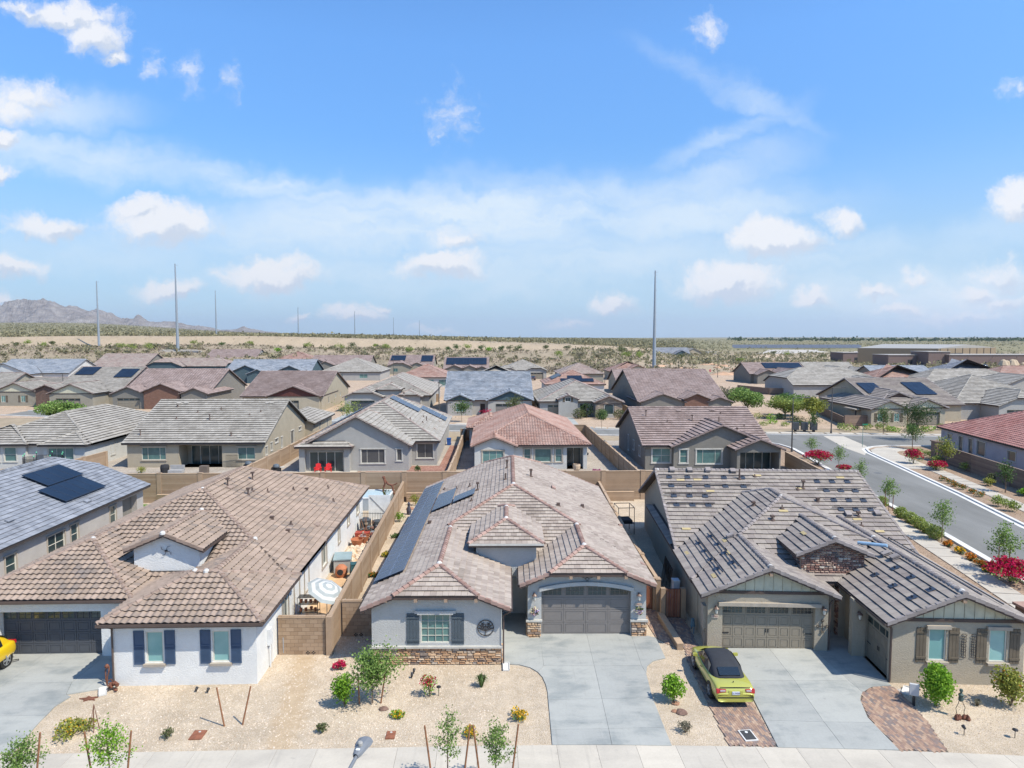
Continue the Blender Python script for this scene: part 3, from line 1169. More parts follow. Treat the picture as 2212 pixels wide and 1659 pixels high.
def gravel_mat(name, cols, scale=26, bs=.9):
 def b(t):
  P = gpos(t)
  v = t.n('ShaderNodeTexVoronoi', {'Vector': P, 'Scale': scale})
  sp = t.n('ShaderNodeSeparateColor', {0: v.outputs['Color']})
  c = t.ramp(sp.outputs[0], cols)
  n = t.noise(P, .35, 5, .6)
  n2 = t.noise(P, 2.2, 4, .6)
  c = t.mix(1.0, c, t.ramp(n, [(.3, (.80, .78, .75)), (.7, (1.1, 1.08, 1.05))]), 'MULTIPLY')
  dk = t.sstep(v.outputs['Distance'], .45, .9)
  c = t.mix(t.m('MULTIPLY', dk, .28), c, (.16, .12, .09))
  c = t.mix(1.0, c, t.ramp(n2, [(.25, (.86,) * 3), (.7, (1.06,) * 3)]), 'MULTIPLY')
  if name == 'gravel_cream':      # the trodden dirt trail to the short wall
   sp = t.n('ShaderNodeSeparateXYZ', {0: P}).outputs
   xc = t.m('MULTIPLY_ADD', sp[1], -.14, -4.6)
   d = t.m('ADD', t.m('ABSOLUTE', t.m('SUBTRACT', sp[0], xc)), t.m('MULTIPLY_ADD', t.noise(P, 1.1, 5, .65), 1.8, -.9))
   k = t.m('MULTIPLY', t.m('MULTIPLY', t.sstep(d, .95, .15), t.sstep(sp[1], 34.2, 33.2)), .75)
   c = t.mix(k, c, t.ramp(n2, [(.3, (.43, .31, .19)), (.7, (.53, .40, .26))]))
  return c
 return pbr(name, b, .95, .1, bump=lambda t: t.m('SUBTRACT', 1.0, t.n('ShaderNodeTexVoronoi', {'Vector': gpos(t), 'Scale': scale}).outputs['Distance']), bstr=bs, bdist=.03)
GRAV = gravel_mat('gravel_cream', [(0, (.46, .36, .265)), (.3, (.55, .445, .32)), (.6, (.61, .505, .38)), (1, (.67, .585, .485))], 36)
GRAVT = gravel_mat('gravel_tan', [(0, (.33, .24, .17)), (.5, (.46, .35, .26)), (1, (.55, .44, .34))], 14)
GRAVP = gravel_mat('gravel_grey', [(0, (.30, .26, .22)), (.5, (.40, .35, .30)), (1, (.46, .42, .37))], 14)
DIRT = plain('bare_dirt', (.50, .33, .19), .95, .1, var=.2, scale=1.2)
def sheet(name, poly, z, mat, kind='structure', **kw):
 m = MB()
 m.face([(x, y, z) for x, y in poly])
 return m.build(name, mat, kind=kind, **kw)
sheet('gravel', [(-75, 25.5), (-75, 66), (27.6, 66), (27.6, 22), (10, 25)], .0, GRAV)
sheet('back_yard_gravel', [(-75, 66.2), (-75, 104), (35, 104), (35, 66.2)], .0, GRAVP)
sheet('lot_soil', [(-190, 141), (-190, 285), (135, 285), (135, 112), (20, 118), (-7, 124.5), (-45, 134.5)], .0, GRAVT)
sheet('corner_planting_soil', [(27.6, 20), (27.6, 66), (35, 66), (36, 104), (47, 110), (140, 104), (110, 20)], .004, gravel_mat('gravel_brown', [(0, (.24, .165, .12)), (.5, (.33, .24, .17)), (1, (.42, .32, .24))], 12))
def conc(name, c1, c2, stain=.25):
 def b(t):
  P = gpos(t)
  n = t.noise(P, .5, 4, .6, Distortion=.8)
  n1 = t.noise(t.v('MULTIPLY', P, (.5, 1.4, 1)).outputs[0], .9, 5, .6)
  n2 = t.noise(P, 12, 4, .6)
  f = t.m('ADD', t.m('MULTIPLY', n, .5), t.m('MULTIPLY', n1, .5))
  c = t.ramp(f, [(.36, c2), (.5, c1), (.62, tuple(min(1, x * 1.07) for x in c1))])
  c = t.mix(1.0, c, t.ramp(n2, [(.2, (.93,) * 3), (.8, (1.04,) * 3)]), 'MULTIPLY')
  st = t.m('MAXIMUM', t.m('MULTIPLY', t.sstep(t.noise(P, 2.6, 3, .5), .66, .76), .22), t.m('MULTIPLY', t.sstep(t.noise(t.v('MULTIPLY', P, (4.5, .25, 1)).outputs[0], 1.0, 4, .6), .56, .72), .14))
  c = t.mix(st, c, (.17, .16, .145))
  a = t.n('ShaderNodeAttribute', attribute_name='tint').outputs['Fac']
  return t.mix(1.0, c, t.ramp(a, [(0, (.92, .92, .93)), (1, (1.06, 1.05, 1.04))]), 'MULTIPLY')
 return pbr(name, b, .88, .2, bump=lambda t: t.noise(gpos(t), 60, 3, .6), bstr=.12, bdist=.01)
CON = conc('concrete_driveway', (.34, .342, .315), (.235, .25, .24))
CONW = conc('concrete_walk', (.46, .415, .345), (.41, .37, .31))
CONK = conc('concrete_kerb', (.60, .58, .54), (.5, .49, .46))
JOINT = plain('joint_shadow', (.14, .13, .12), .9)
def slab_area(name, outline, cuts, z, mat, parent=None, label=None):
 """slabs: convex outline pieces, each a part; inset by a joint"""
 root = empty(name)
 root['kind'] = 'structure'
 for k, poly in enumerate(outline):
  n = len(poly)
  cx, cy = sum(p[0] for p in poly) / n, sum(p[1] for p in poly) / n
  m = MB()
  q = []
  for x, y in poly:
   l = math.hypot(x - cx, y - cy)
   q.append((cx + (x - cx) * (1 - .008 / l), cy + (y - cy) * (1 - .008 / l)))
  ar = sum(q[i][0] * q[(i + 1) % n][1] - q[(i + 1) % n][0] * q[i][1] for i in range(n))
  if ar < 0:
   q = q[::-1]
  m.prism(q, -.05, z, rnd.random())
  m.build('slab', mat, root)
 return root
# driveway of the middle house
curveL = [(0.49, 32.40), (1.35, 32.26), (1.89, 31.95), (2.22, 31.5), (2.40, 31.0), (2.5, 30.3), (2.53, 29.6), (2.46, 27.6), (2.38, 25.66)]
slab_area('driveway', [
 [(2.6, 35.9), (5.14, 35.9), (5.0, 32.0), (2.55, 32.1)], [(5.14, 35.9), (7.53, 35.8), (7.31, 32.0), (5.0, 32.0)],
 [(2.55, 32.1), (5.0, 32.0), (4.88, 29.0), (2.50, 29.0), (2.53, 29.6), (2.5, 30.3), (2.4, 31.0), (2.22, 31.5)],
 [(5.0, 32.0), (7.31, 32.0), (7.36, 31.2), (7.14, 29.0), (4.88, 29.0)],
 [(2.50, 29.0), (4.88, 29.0), (4.78, 26.7), (2.42, 26.7)], [(4.88, 29.0), (7.14, 29.0), (7.08, 26.7), (4.78, 26.7)],
 [(2.42, 26.7), (4.78, 26.7), (4.72, 25.6), (2.38, 25.66)], [(4.78, 26.7), (7.08, 26.7), (7.06, 25.46), (4.72, 25.6)],
 [(7.53, 35.8), (8.3, 35.3), (8.74, 35.02), (8.68, 32.72), (8.2, 32.55), (7.96, 32.41), (7.57, 31.93), (7.36, 31.2), (7.31, 32.0)],
 [(0.49, 32.4), (.49, 35.2), (2.6, 35.2), (2.55, 32.1), (2.22, 31.5), (1.89, 31.95), (1.35, 32.26)],
 [(0.49, 35.2), (.6, 38.5), (2.0, 38.5), (2.0, 35.2)]], None, .05, CON)
# driveway of the left house
slab_area('driveway', [
 [(-24.8, 34.6), (-22.1, 34.6), (-22.4, 31.2), (-25.4, 31.2)], [(-22.1, 34.6), (-19.3, 34.6), (-19.4, 31.2), (-22.4, 31.2)],
 [(-25.4, 31.2), (-22.4, 31.2), (-22.6, 28.4), (-25.8, 28.4)], [(-22.4, 31.2), (-19.4, 31.2), (-19.0, 30.1), (-18.69, 29.93), (-18.88, 29.15), (-18.80, 28.4), (-22.6, 28.4)],
 [(-25.8, 28.4), (-22.6, 28.4), (-22.8, 25.8), (-26.1, 25.8)], [(-22.6, 28.4), (-18.80, 28.4), (-18.76, 27.97), (-18.58, 26.87), (-18.41, 25.78), (-22.8, 25.8)],
 [(-19.3, 34.6), (-17.25, 34.0), (-17.2, 30.66), (-18.09, 30.45), (-19.0, 30.1), (-19.4, 31.2)],
 [(-24.8, 34.6), (-25.4, 31.2), (-28.6, 31.2), (-28.0, 34.2)]], None, .05, CON)
# driveway of the right house
slab_area('driveway', [
 [(12.1, 33.7), (14.25, 33.6), (14.1, 30.3), (11.75, 30.4)], [(14.25, 33.6), (16.5, 33.5), (16.62, 30.2), (14.1, 30.3)],
 [(11.75, 30.4), (14.1, 30.3), (13.8, 26.9), (11.38, 27.1)], [(14.1, 30.3), (16.62, 30.2), (16.7, 29.2), (16.28, 28.65), (15.8, 27.17), (15.8, 26.8), (13.8, 26.9)],
 [(11.38, 27.1), (13.8, 26.9), (13.7, 25.05), (11.16, 25.22)], [(13.8, 26.9), (15.8, 26.8), (15.78, 24.91), (13.7, 25.05)],
 [(16.5, 33.5), (17.2, 33.9), (18.6, 33.2), (18.33, 29.72), (17.36, 29.63), (16.7, 29.2), (16.62, 30.2)],
 [(17.2, 33.9), (17.4, 38.5), (19.3, 38.5), (18.6, 33.2)]], None, .05, CON)
def swy(x):   # back edge of the front sidewalk (the street bends a little)
 if x < -2:
  return 25.72
 return 25.72 - .0026 * (x + 2) ** 2
wk = []
xs = [-30 + i * 1.55 for i in range(39)]
for a, b in zip(xs, xs[1:]):
 wk.append([(a, swy(a) - 1.9), (b, swy(b) - 1.9), (b, swy(b)), (a, swy(a))])
slab_area('sidewalk', wk, None, .03, CONW)
m = MB()
for a, b in zip(xs, xs[1:]):
 m.face([(a, swy(a) - 3.6, .006), (b, swy(b) - 3.6, .006), (b, swy(b) - 1.9, .006), (a, swy(a) - 1.9, .006)])
m.build('planting_strip_gravel', GRAV, kind='structure')
m = MB()
for a, b in zip(xs, xs[1:]):
 m.obox((a, swy(a) - 3.75, -.12), (b - a, swy(b) - swy(a), 0), (0, .15, 0), (0, 0, .15))
m.build('kerb', CONK, kind='structure')
ASPH = pbr('asphalt', lambda t: t.mix(1.0, t.ramp(t.noise(t.v('MULTIPLY', gpos(t), (1, .25, 1)).outputs[0], .35, 5, .6), [(.3, (.145, .142, .13)), (.7, (.21, .205, .19))]), t.ramp(t.noise(gpos(t), 18, 4, .7), [(.3, (.9,) * 3), (.7, (1.08,) * 3)]), 'MULTIPLY'), .9, .2)
sheet('front_road', [(-60, 10), (60, 6), (60, 11), (29, swy(29) - 3.75), (10, swy(10) - 3.75), (-30, 21.97), (-60, 21.97)], -.012, ASPH)
# side street on the right and the cross street behind the second row
KL = [(29.5, 20), (31.6, 26), (33.5, 35), (35.33, 45.3), (36.7, 53.3), (37.9, 62.7), (39.3, 72), (41.0, 82), (42.4, 90), (43.2, 96), (42.9, 99.2), (41.5, 101.8), (38, 103.6)]
KR = [(38.2, 20), (40.2, 30), (42.6, 42), (45.0, 55.3), (47.6, 67), (50.1, 80.4), (51.46, 88), (52.2, 92), (53.3, 94.8), (55.2, 96.6), (58, 97.6)]
UP = [(-100, 150), (-45, 133), (-7, 123.1), (20, 116), (45.5, 109.6), (72, 106.2), (140, 101)]
LO = [(-100, 142), (-45, 125), (-7, 115.3), (19, 109.6), (38, 103.6)]
LOR = [(58, 97.6), (75, 96.2), (140, 92)]
m = MB()
for (a, b), (c, d) in zip(zip(KL, KL[1:]), zip([KR[min(i, 10)] for i in range(13)], [KR[min(i + 1, 10)] for i in range(13)])):
 m.face([(*a, .01), (*c, .01), (*d, .01), (*b, .01)])
top = [(38, 103.6), (58, 97.6)]
m.face([(p[0], p[1], .01) for p in [(38, 103.6), (58, 97.6), (72, 106.2), (45.5, 109.6), (28, 114)]])
m.face([(p[0], p[1], .01) for p in [(58, 97.6), (75, 96.2), (140, 92), (140, 101), (72, 106.2)]])
for i in range(4):
 a, b = LO[i], LO[i + 1]
 c, d = UP[i], UP[i + 1]
 if i == 3:
  d = (28, 114)
 m.face([(*a, .01), (*b, .01), (*d, .01), (*c, .01)])
m.build('side_street', ASPH, kind='structure')
# concrete apron across the junction
m = MB()
m.face([(53.7, 107.9, .016), (51.0, 96.0, .016), (50.6, 90.0, .016), (52.3, 92.6, .016), (55.0, 97.4, .016), (56.8, 107.5, .016)])
m.build('valley_gutter', CONW, kind='structure')
def off(line, d):
 out = []
 for i, p in enumerate(line):
  a = line[max(0, i - 1)]
  b = line[min(len(line) - 1, i + 1)]
  dx, dy = b[0] - a[0], b[1] - a[1]
  l = math.hypot(dx, dy)
  out.append((p[0] - dy / l * d, p[1] + dx / l * d))
 return out
def ribbon(name, la, lb, z0, z1, mat, cuts=0, kind='structure'):
 root = None
 if cuts:
  root = empty(name)
  root['kind'] = kind
 m = MB()
 for i in range(len(la) - 1):
  a, b, c, d = la[i], la[i + 1], lb[i + 1], lb[i]
  if cuts:
   L = math.hypot(b[0] - a[0], b[1] - a[1])
   n = max(1, round(L / cuts))
   for k in range(n):
    f0, f1 = k / n, (k + 1) / n - .012
    q = [tuple(lerp(a[j], b[j], f0) for j in (0, 1)), tuple(lerp(a[j], b[j], f1) for j in (0, 1)), tuple(lerp(d[j], c[j], f1) for j in (0, 1)), tuple(lerp(d[j], c[j], f0) for j in (0, 1))]
    ar = sum(q[t][0] * q[(t + 1) % 4][1] - q[(t + 1) % 4][0] * q[t][1] for t in range(4))
    mm = MB().prism(q if ar > 0 else q[::-1], z0, z1, rnd.random())
    mm.build('slab', mat, root)
  else:
   q = [a, b, c, d]
   ar = sum(q[t][0] * q[(t + 1) % 4][1] - q[(t + 1) % 4][0] * q[t][1] for t in range(4))
   m.prism(q if ar > 0 else q[::-1], z0, z1)
 if not cuts:
  m.build(name, mat, kind=kind)
ribbon('kerb', KL, off(KL, .3), -.05, .15, CONK)
ribbon('kerb', off(KR, -.3), KR, -.05, .15, CONK)
KG = plain('gutter_concrete', (.42, .41, .39), .85)
ribbon('gutter', off(KL, -.45), KL, .0, .022, CONK)
ribbon('gutter', KR, off(KR, .45), .0, .022, CONK)
ribbon('kerb', UP, off(UP, .3), -.05, .15, CONK)
ribbon('kerb', off(LOR, -.3), LOR, -.05, .15, CONK)
ribbon('kerb', off(LO, -.3), LO, -.05, .15, CONK)
ribbon('sidewalk', off(KL, 1.5)[:8], off(KL, 3.2)[:8], -.03, .06, CONW, 1.8)
ribbon('sidewalk', off(KR, -4.2)[:6], off(KR, -2.6)[:6], -.03, .06, CONW, 1.8)
cr = [(50.1, 80.4), (51.2, 86), (51.9, 90.8), (53.2, 94.0), (55.3, 96.0), (58, 96.9)]
ribbon('sidewalk', off(cr, -3.6), off(cr, -.35), -.03, .07, CONW, 1.8)
ribbon('sidewalk', off(UP, 1.7)[2:], off(UP, 3.2)[2:], -.03, .06, CONW, 2.4)
# manholes
MH = plain('cast_iron', (.12, .12, .12), .7)
for i, (x, y, lb) in enumerate([(47.3, 104.5, 'round manhole cover at the street junction'), (45.5, 78, 'manhole cover in the side street past the red bougainvillea'), (47, 83.5, 'manhole cover in the side street nearest the junction kerb')]):
 MB().lathe((x, y, 0), [(.42, .012), (.42, .018), (.36, .018), (.36, .016), (0, .016)], 20).build('manhole_cover', MH, label=lb, cat='manhole', group='manhole covers in the side street')
# pavers
def in_poly(x, y, poly):
 c = False
 n = len(poly)
 for i in range(n):
  x0, y0 = poly[i]
  x1, y1 = poly[(i + 1) % n]
  if (y0 > y) != (y1 > y) and x < (x1 - x0) * (y - y0) / (y1 - y0) + x0:
   c = not c
 return c
PAV = tinted('paver_blend', [(0, (.19, .165, .155)), (.3, (.26, .175, .14)), (.6, (.34, .22, .155)), (1, (.42, .30, .215))], .85, 2, .15, 40)
PAVB = plain('paver_joint_sand', (.12, .10, .08), .95)
PVM = {}
for k in range(12):
 PVM[k] = MB().box((0, 0, 0), (.192, .092, .05), 0, (k + .5) / 12).mesh('paver', PAV)
def pavers(name, poly, ang, label=None):
 root = empty(name)
 root['kind'] = 'structure'
 m = MB()
 m.face([(x, y, .012) for x, y in poly])
 m.build('sand_bed', PAVB, root)
 xs_, ys_ = [p[0] for p in poly], [p[1] for p in poly]
 cs, sn = math.cos(ang), math.sin(ang)
 items = []
 cx, cy = sum(xs_) / len(xs_), sum(ys_) / len(ys_)
 for j in range(-90, 90):
  for i in range(-45, 45):
   u, v = i * .2 + (.1 if j % 2 else 0), j * .1
   x, y = cx + u * cs - v * sn, cy + u * sn + v * cs
   if in_poly(x, y, poly):
    items.append((math.hypot(x, y), x, y))
 items.sort()
 rest = MB()
 for n, (d, x, y) in enumerate(items):
  z = .016 + rnd.uniform(-.002, .003)
  if n < 300:
   share(PVM[rnd.randrange(12)], 'paver', root, (x, y, z), ang + rnd.choice((0, math.pi)))
  else:
   rest.box((x, y, z), (.192, .092, .05), ang, rnd.random())
 if rest.f:
  rest.build('paver_field', PAV, root, kind='stuff')
pavers('paver_strip', [(9.30, 25.43), (11.14, 25.27), (11.4, 28.2), (11.75, 31.6), (12.05, 33.5), (10.5, 33.6), (9.95, 33.6), (9.67, 32.46)], R(94))
pavers('paver_apron', [(15.8, 24.92), (17.62, 24.73), (18.13, 26.81), (18.36, 28.45), (18.38, 29.68), (17.9, 29.72), (17.36, 29.63), (16.7, 29.2), (16.32, 28.65), (16.1, 28.1), (15.83, 27.17)], R(94))
pavers('paver_path', [(8.75, 35.1), (9.55, 33.7), (9.62, 38.7), (8.7, 38.7)], R(92))
pavers('paver_path', [(9.9, 33.7), (10.7, 33.7), (10.95, 37.6), (9.95, 37.6)], R(92))
# ------------------------------------------------------------------ the three near houses
GD_C = plain('garage_taupe', (.20, .18, .165), .55, var=.05)
GD_R = plain('garage_khaki', (.25, .215, .165), .55, var=.05)
GD_L = plain('garage_charcoal', (.075, .08, .09), .5, var=.05)
SH_BL = plain('shutter_navy', (.055, .09, .15), .55, var=.08)
SH_GR = plain('shutter_slate', (.075, .095, .11), .6, var=.1)
SH_BR = plain('shutter_brown', (.13, .105, .075), .7, var=.15)
STONE = tinted('stone_veneer', [(0, (.22, .19, .17)), (.2, (.40, .23, .13)), (.5, (.52, .33, .19)), (.8, (.60, .43, .28)), (1, (.50, .42, .34))], .9, 6, .3, 18)
STONER = tinted('stone_rust', [(0, (.14, .12, .12)), (.25, (.24, .125, .10)), (.55, (.33, .19, .145)), (.85, (.46, .34, .26)), (1, (.60, .52, .42))], .9, 6, .3, 18)
GROUT = plain('stone_mortar', (.17, .13, .10), .95)
def stones(parent, o, D, Nn, w, h, mat, seed=1, rows=(.09, .17), lens=(.14, .42), inside=None):
 """coursed stones, each a part; o lower left corner, D along, Nn outward"""
 rs = random.Random(seed)
 D = Vector(D)
 Nn = Vector(Nn)
 Z = Vector((0, 0, 1))
 z = 0
 while z < h - .03:
  rh = min(rs.uniform(*rows), h - z)
  if h - z - rh < .06:
   rh = h - z
  x = 0
  while x < w - .01:
   l = rs.uniform(*lens)
   if w - x - l < .1:
    l = w - x
   parts = [(z, rh)]
   if rh > .14 and l < .3 and rs.random() < .35:
    parts = [(z, rh * .5), (z + rh * .5, rh * .5)]
   for zz, hh in parts:
    if inside and not inside(x + l / 2, zz + hh / 2):
     continue
    g = .008
    dp = rs.uniform(.03, .07)
    ch = .018
    a = Vector(o) + D * (x + g) + Z * (zz + g)
    L, H = l - 2 * g, hh - 2 * g
    j = [rs.uniform(0, .014) for _ in range(8)]
    f = [a + D * (ch + j[0]) + Z * (ch + j[1]) + Nn * dp, a + D * (L - ch - j[2]) + Z * (ch + j[3]) + Nn * dp, a + D * (L - ch - j[4]) + Z * (H - ch - j[5]) + Nn * dp, a + D * (ch + j[6]) + Z * (H - ch - j[7]) + Nn * dp]
    bk = [a, a + D * L, a + D * L + Z * H, a + Z * H]
    m = MB()
    t = rs.random()
    m.face(f, t)
    for k in range(4):
     m.face([bk[k], bk[(k + 1) % 4], f[(k + 1) % 4], f[k]], t)
    m.build('stone', mat, parent)
   x += l
  z += rh
# ---- middle house
hc = [Block(-.45, 14.45, 5.65, 26.4, 2.95, ax='y', c1=2.4),
      Block(-.45, 6.75, -.45, 14, 2.95, ax='y', c0=2.05),
      Block(7.25, 14.45, 2.65, 14, 2.95, ax='y', c0=2.03),
      Block(4.42, 8.65, 5.1, 12.5, 4.42, ax='y', oh=.42, walls=2.3)]
HC = House('stucco_house', (-5.82, 32.58), R(-1.5), 'cool grey stucco house with pinkish tile roof, slate shutters and stone base', 'house',
           hc, T_C, T_Ccap, ST_C, FASC, 'flat', .3, .32, 300, .052)
kwg = dict(frame=TRIM_W)
HC.hole(1, 'S', 2.38, 3.82, 1.08, 2.52, 'win', .1, nv=3, nh=3, mw=.45, glass=GL_T, fw=.05, frame=TRIM_W, head=1, trim=ST_C, shut=(SH_GR, .62, 'board'), so=.02)
HC.hole(2, 'S', 8.42, 13.2, 0.0, 2.55, 'garage', .27, arch=.3, gm=GD_C, near=True, rows=4, cols=4, wcols=4, mull=4, Hd=2.75)
HC.hole(3, 'S', 6.0, 7.1, 2.32, 2.45, 'dark', .3)
HC.roof()
HC.build_walls()
r = HC.root
# beam ends under the clipped gables
OUT = plain('beam_end_wood', (.33, .23, .16), .7)
for bx in (.75, 2.2, 3.65, 5.1):
 MB().box((bx, -.28, 3.36), (.16, .36, .16)).build('beam_end', OUT, r)
for bx in (8.5, 9.95, 11.4, 12.85):
 MB().box((bx, 2.82, 3.36), (.16, .36, .16)).build('beam_end', OUT, r)
# stone base with its ledge, and the stone plinths of the garage piers
MB().obox((.0, -.02, 0), (6.3, 0, 0), (0, .02, 0), (0, 0, .86)).build('mortar_bed', GROUT, r)
stones(r, (0, -.02, .02), (1, 0, 0), (0, -1, 0), 6.3, .84, STONE, 3)
stones(r, (6.32, 0, .02), (0, 1, 0), (1, 0, 0), .5, .84, STONE, 4)
MB().box((3.15, -.06, .90), (6.44, .14, .1)).build('stone_ledge', TRIM_L, r)
for k, (a, b) in enumerate(((7.66, 8.4), (13.22, 14.04))):
 MB().obox((a, 3.04, 0), (b - a, 0, 0), (0, .06, 0), (0, 0, .84)).build('mortar_bed', GROUT, r)
 stones(r, (a, 3.04, .02), (1, 0, 0), (0, -1, 0), b - a, .82, STONE, 11 + k)
 MB().box(((a + b) / 2, 3.03, .89), (b - a + .12, .16, .1)).build('stone_ledge', TRIM_L, r)
stones(r, (7.66, 3.1, .02), (0, 1, 0), (-1, 0, 0), .5, .82, STONE, 14)
# arched trim over the garage door
m = MB()
N_ = 12
for k in range(N_):
 t0, t1 = k / N_, (k + 1) / N_
 za = 2.50 + .32 * (1 - (2 * t0 - 1) ** 2)
 zb = 2.50 + .32 * (1 - (2 * t1 - 1) ** 2)
 xa, xb = 8.3 + 5.02 * t0, 8.3 + 5.02 * t1
 m.obox((xa, 2.93, za), (xb - xa, 0, zb - za), (0, .165, 0), (0, 0, .2))
m.build('arch_trim', ST_C, r)
MB().box((3.1, -.07, 2.66), (2.0, .12, .14)).build('window_header', ST_C, r)
# gutters and downpipe
GUT = plain('gutter_brown', (.09, .065, .055), .5, .4)
m = MB()
m.box((6.8, 2.6, 2.86), (.12, 5.9, .12)).build('gutter', GUT, r)
MB().path([(6.8, -.3, 2.8), (6.6, -.15, 2.6), (6.42, -.08, 2.5), (6.42, -.08, .1)], .04).build('downpipe', GUT, r)
m = MB()
m.box((7.2, 4.3, 2.86), (.12, 3.0, .12)).build('gutter', GUT, r)
MB().box((6.55, 5.04, 4.4), (4.2, .12, .1)).build('gutter', TRIM_L, r)
# porch: dark recess with door behind
MB().obox((6.3, 6.2, 0), (1.5, 0, 0), (0, .1, 0), (0, 0, 2.9)).build('porch_wall', ST_C, r)
MB().obox((6.45, 6.14, .04), (.95, 0, 0), (0, .06, 0), (0, 0, 2.1)).build('front_door', plain('door_dark_brown', (.05, .035, .028), .5), r)
MB().obox((6.3, 5.6, 2.3), (1.45, 0, 0), (0, .25, 0), (0, 0, .7)).build('porch_header', ST_C, r)
# roof things
for (a, h, ht, hd) in ((24.2, .4, 0, 0),):
 pass
vent_pipe(HC, hc[0], 'W', 19.69, 7.0, .55, .06, True)
vent_pipe(HC, hc[0], 'W', 15.6, 6.9, .5, .05, False)
vent_pipe(HC, hc[0], 'W', 18.4, 4.2, .3, .04)
vent_pipe(HC, hc[0], 'W', 15.9, 4.9, .5, .05, True)
vent_pipe(HC, hc[0], 'W', 13.2, 4.6, .25, .04)
vent_pipe(HC, hc[0], 'W', 19.6, 3.1, .25, .04)
vent_pipe(HC, hc[0], 'W', 21.5, 2.0, .2, .04)
vent_pipe(HC, hc[0], 'E', 18.2, 6.1, .5, .07, True)
vent_low(HC, hc[0], 'E', 17.3, 4.5)
vent_pipe(HC, hc[0], 'E', 12.0, 4.5, .12, .08, True)
vent_pipe(HC, hc[0], 'E', 14.8, 2.6, .12, .08, True)
vent_pipe(HC, hc[0], 'W', 11.6, 1.95, .1, .1, True)
SOLARE2 = plain('solar_edge_light', (.16, .20, .27), .4, .4)
solar(HC, hc[0], 'W', 6.6, 24.6, .12, 1.72, 18, 2, .16, [SOLARB, SOLARE2])
solar(HC, hc[1], 'W', 2.6, 6.6, .12, 1.72, 4, 2, .16, [SOLARB, SOLARE2])
solar(HC, hc[0], 'W', 14.5, 19.3, 1.82, 3.2, 3, 1, .16, [SOLARB, SOLARE2])
solar(HC, hc[0], 'W', 14.5, 16.2, 3.3, 4.8, 1, 2, .16, [SOLARB, SOLARE2])
# white mortar at the ridge ends
for b_, x, y, z in ((hc[1], 3.15, 1.62, 4.5), (hc[2], 10.85, 4.7, 4.5), (hc[0], 7, 13.1, 6.1), (hc[3], 6.53, 7.2, 5.33), (hc[3], 6.53, 9.9, 5.33), (hc[1], 3.15, 8.2, 4.5), (hc[2], 10.85, 8.8, 4.5)):
 MB().lathe((x, y, z - .06), [(.15, 0), (.14, .1), (.07, .17), (0, .18)], 8).build('ridge_mortar', MORTAR, HC.rf)
# ---- left house
hl = [Block(-8.9, 6.7, 4.85, 27.5, 3.1, ax='y'),
      Block(-.5, 6.87, -.45, 5.75, 3.10, ax='x'),
      Block(.4, 6.7, -.30, 12, 3.1, ax='y'),
      Block(-8.95, -.45, 2.5, 14, 3.1, ax='y'),
      Block(-2.3, 1.9, 5.3, 12, 4.7, ax='y', c0=0, oh=.38, walls=3.0)]
HL = House('stucco_house', (-17.22, 30.87), 0, 'white stucco house with tan barrel tile roof and navy blue shutters', 'house',
           hl, T_L, T_Lcap, ST_WHITE, FASC, 's', .32, .36, 300, .068)
for a in (1.42, 4.42):
 HL.hole(1, 'S', a, a + .78, 1.07, 2.55, 'win', .1, nv=0, glass=GL_L, frame=TRIM_W, sill=1.5, trim=TRIM_T, shut=(SH_BL, .47, 'louver'), so=.03)
HL.hole(3, 'S', -7.24, -2.25, 0, 2.35, 'garage', .38, gm=GD_L, near=True, rows=4, cols=7, wcols=7, mull=2)
for (a, b, z0, z1, k) in ((3.9, 4.9, .9, 2.5, 1), (6.6, 7.6, .3, 2.45, 1), (8.7, 9.6, 1.0, 2.35, 0), (12.9, 14.1, 1.0, 2.4, 0), (17.6, 18.1, 1.2, 2.5, 0), (20.8, 21.5, 1.6, 2.5, 0), (24.4, 25.3, 1.5, 2.5, 0)):
 bi = 1 if b < 5 else 0
 HL.hole(bi, 'E', a, b, z0, z1, 'win', .1, nv=1, nh=0, glass=GL_D, frame=TRIM_W, trimw=.1, trim=TRIM_T)
HL.roof()
HL.build_walls()
r = HL.root
GUTL = GUT
m = MB()
m.box((3.18, -.5, 3.04), (7.4, .12, .12))
m.build('gutter', GUTL, r)
MB().path([(-.45, -.45, 3.0), (-.2, -.2, 2.85), (-.06, -.07, 2.75), (-.06, -.07, .1)], .045).build('downpipe', GUT, r)
MB().box((-4.7, 2.44, 3.02), (8.5, .12, .12)).build('gutter', GUTL, r)
MB().box((-.3, 3.0, 1.5), (.6, .04, 3.0)).build('wall_return', ST_WHITE, r)
# utility boxes on the side wall
UT = plain('utility_white', (.62, .63, .63), .5)
m = MB()
m.box((6.5, 1.6, 1.55), (.14, .35, .8))
m.tube((6.52, 1.6, 1.2), (6.52, 1.6, 0), .03)
m.tube((6.52, 2.0, 1.6), (6.52, 2.0, .1), .02)
m.build('electric_meter', UT, r)
m = MB()
m.path([(6.75, 2.9, .1), (6.75, 2.9, .9), (6.75, 3.5, .9), (6.75, 3.5, .1)], .03)
m.tube((6.75, 3.2, .55), (6.75, 3.2, .95), .13, .1, 10)
m.build('gas_meter', plain('meter_grey', (.30, .33, .36), .5), r)
for (a, h, ht, hd) in ((14.4, 5.6, .45, 1), (15.5, 5.7, .3, 0), (16.5, 5.0, .3, 0), (19.0, 3.95, .3, 0), (20.1, 3.3, .12, 1), (17.6, 6.4, .55, 1), (12.0, 3.3, .12, 1), (12.3, 2.2, .3, 0), (10.9, 2.0, .12, 1), (20, 1.3, .3, 0), (14.6, 7.0, .5, 1), (22.6, 2.3, .3, 0)):
 vent_pipe(HL, hl[0], 'E', a, h, ht, .05, bool(hd))
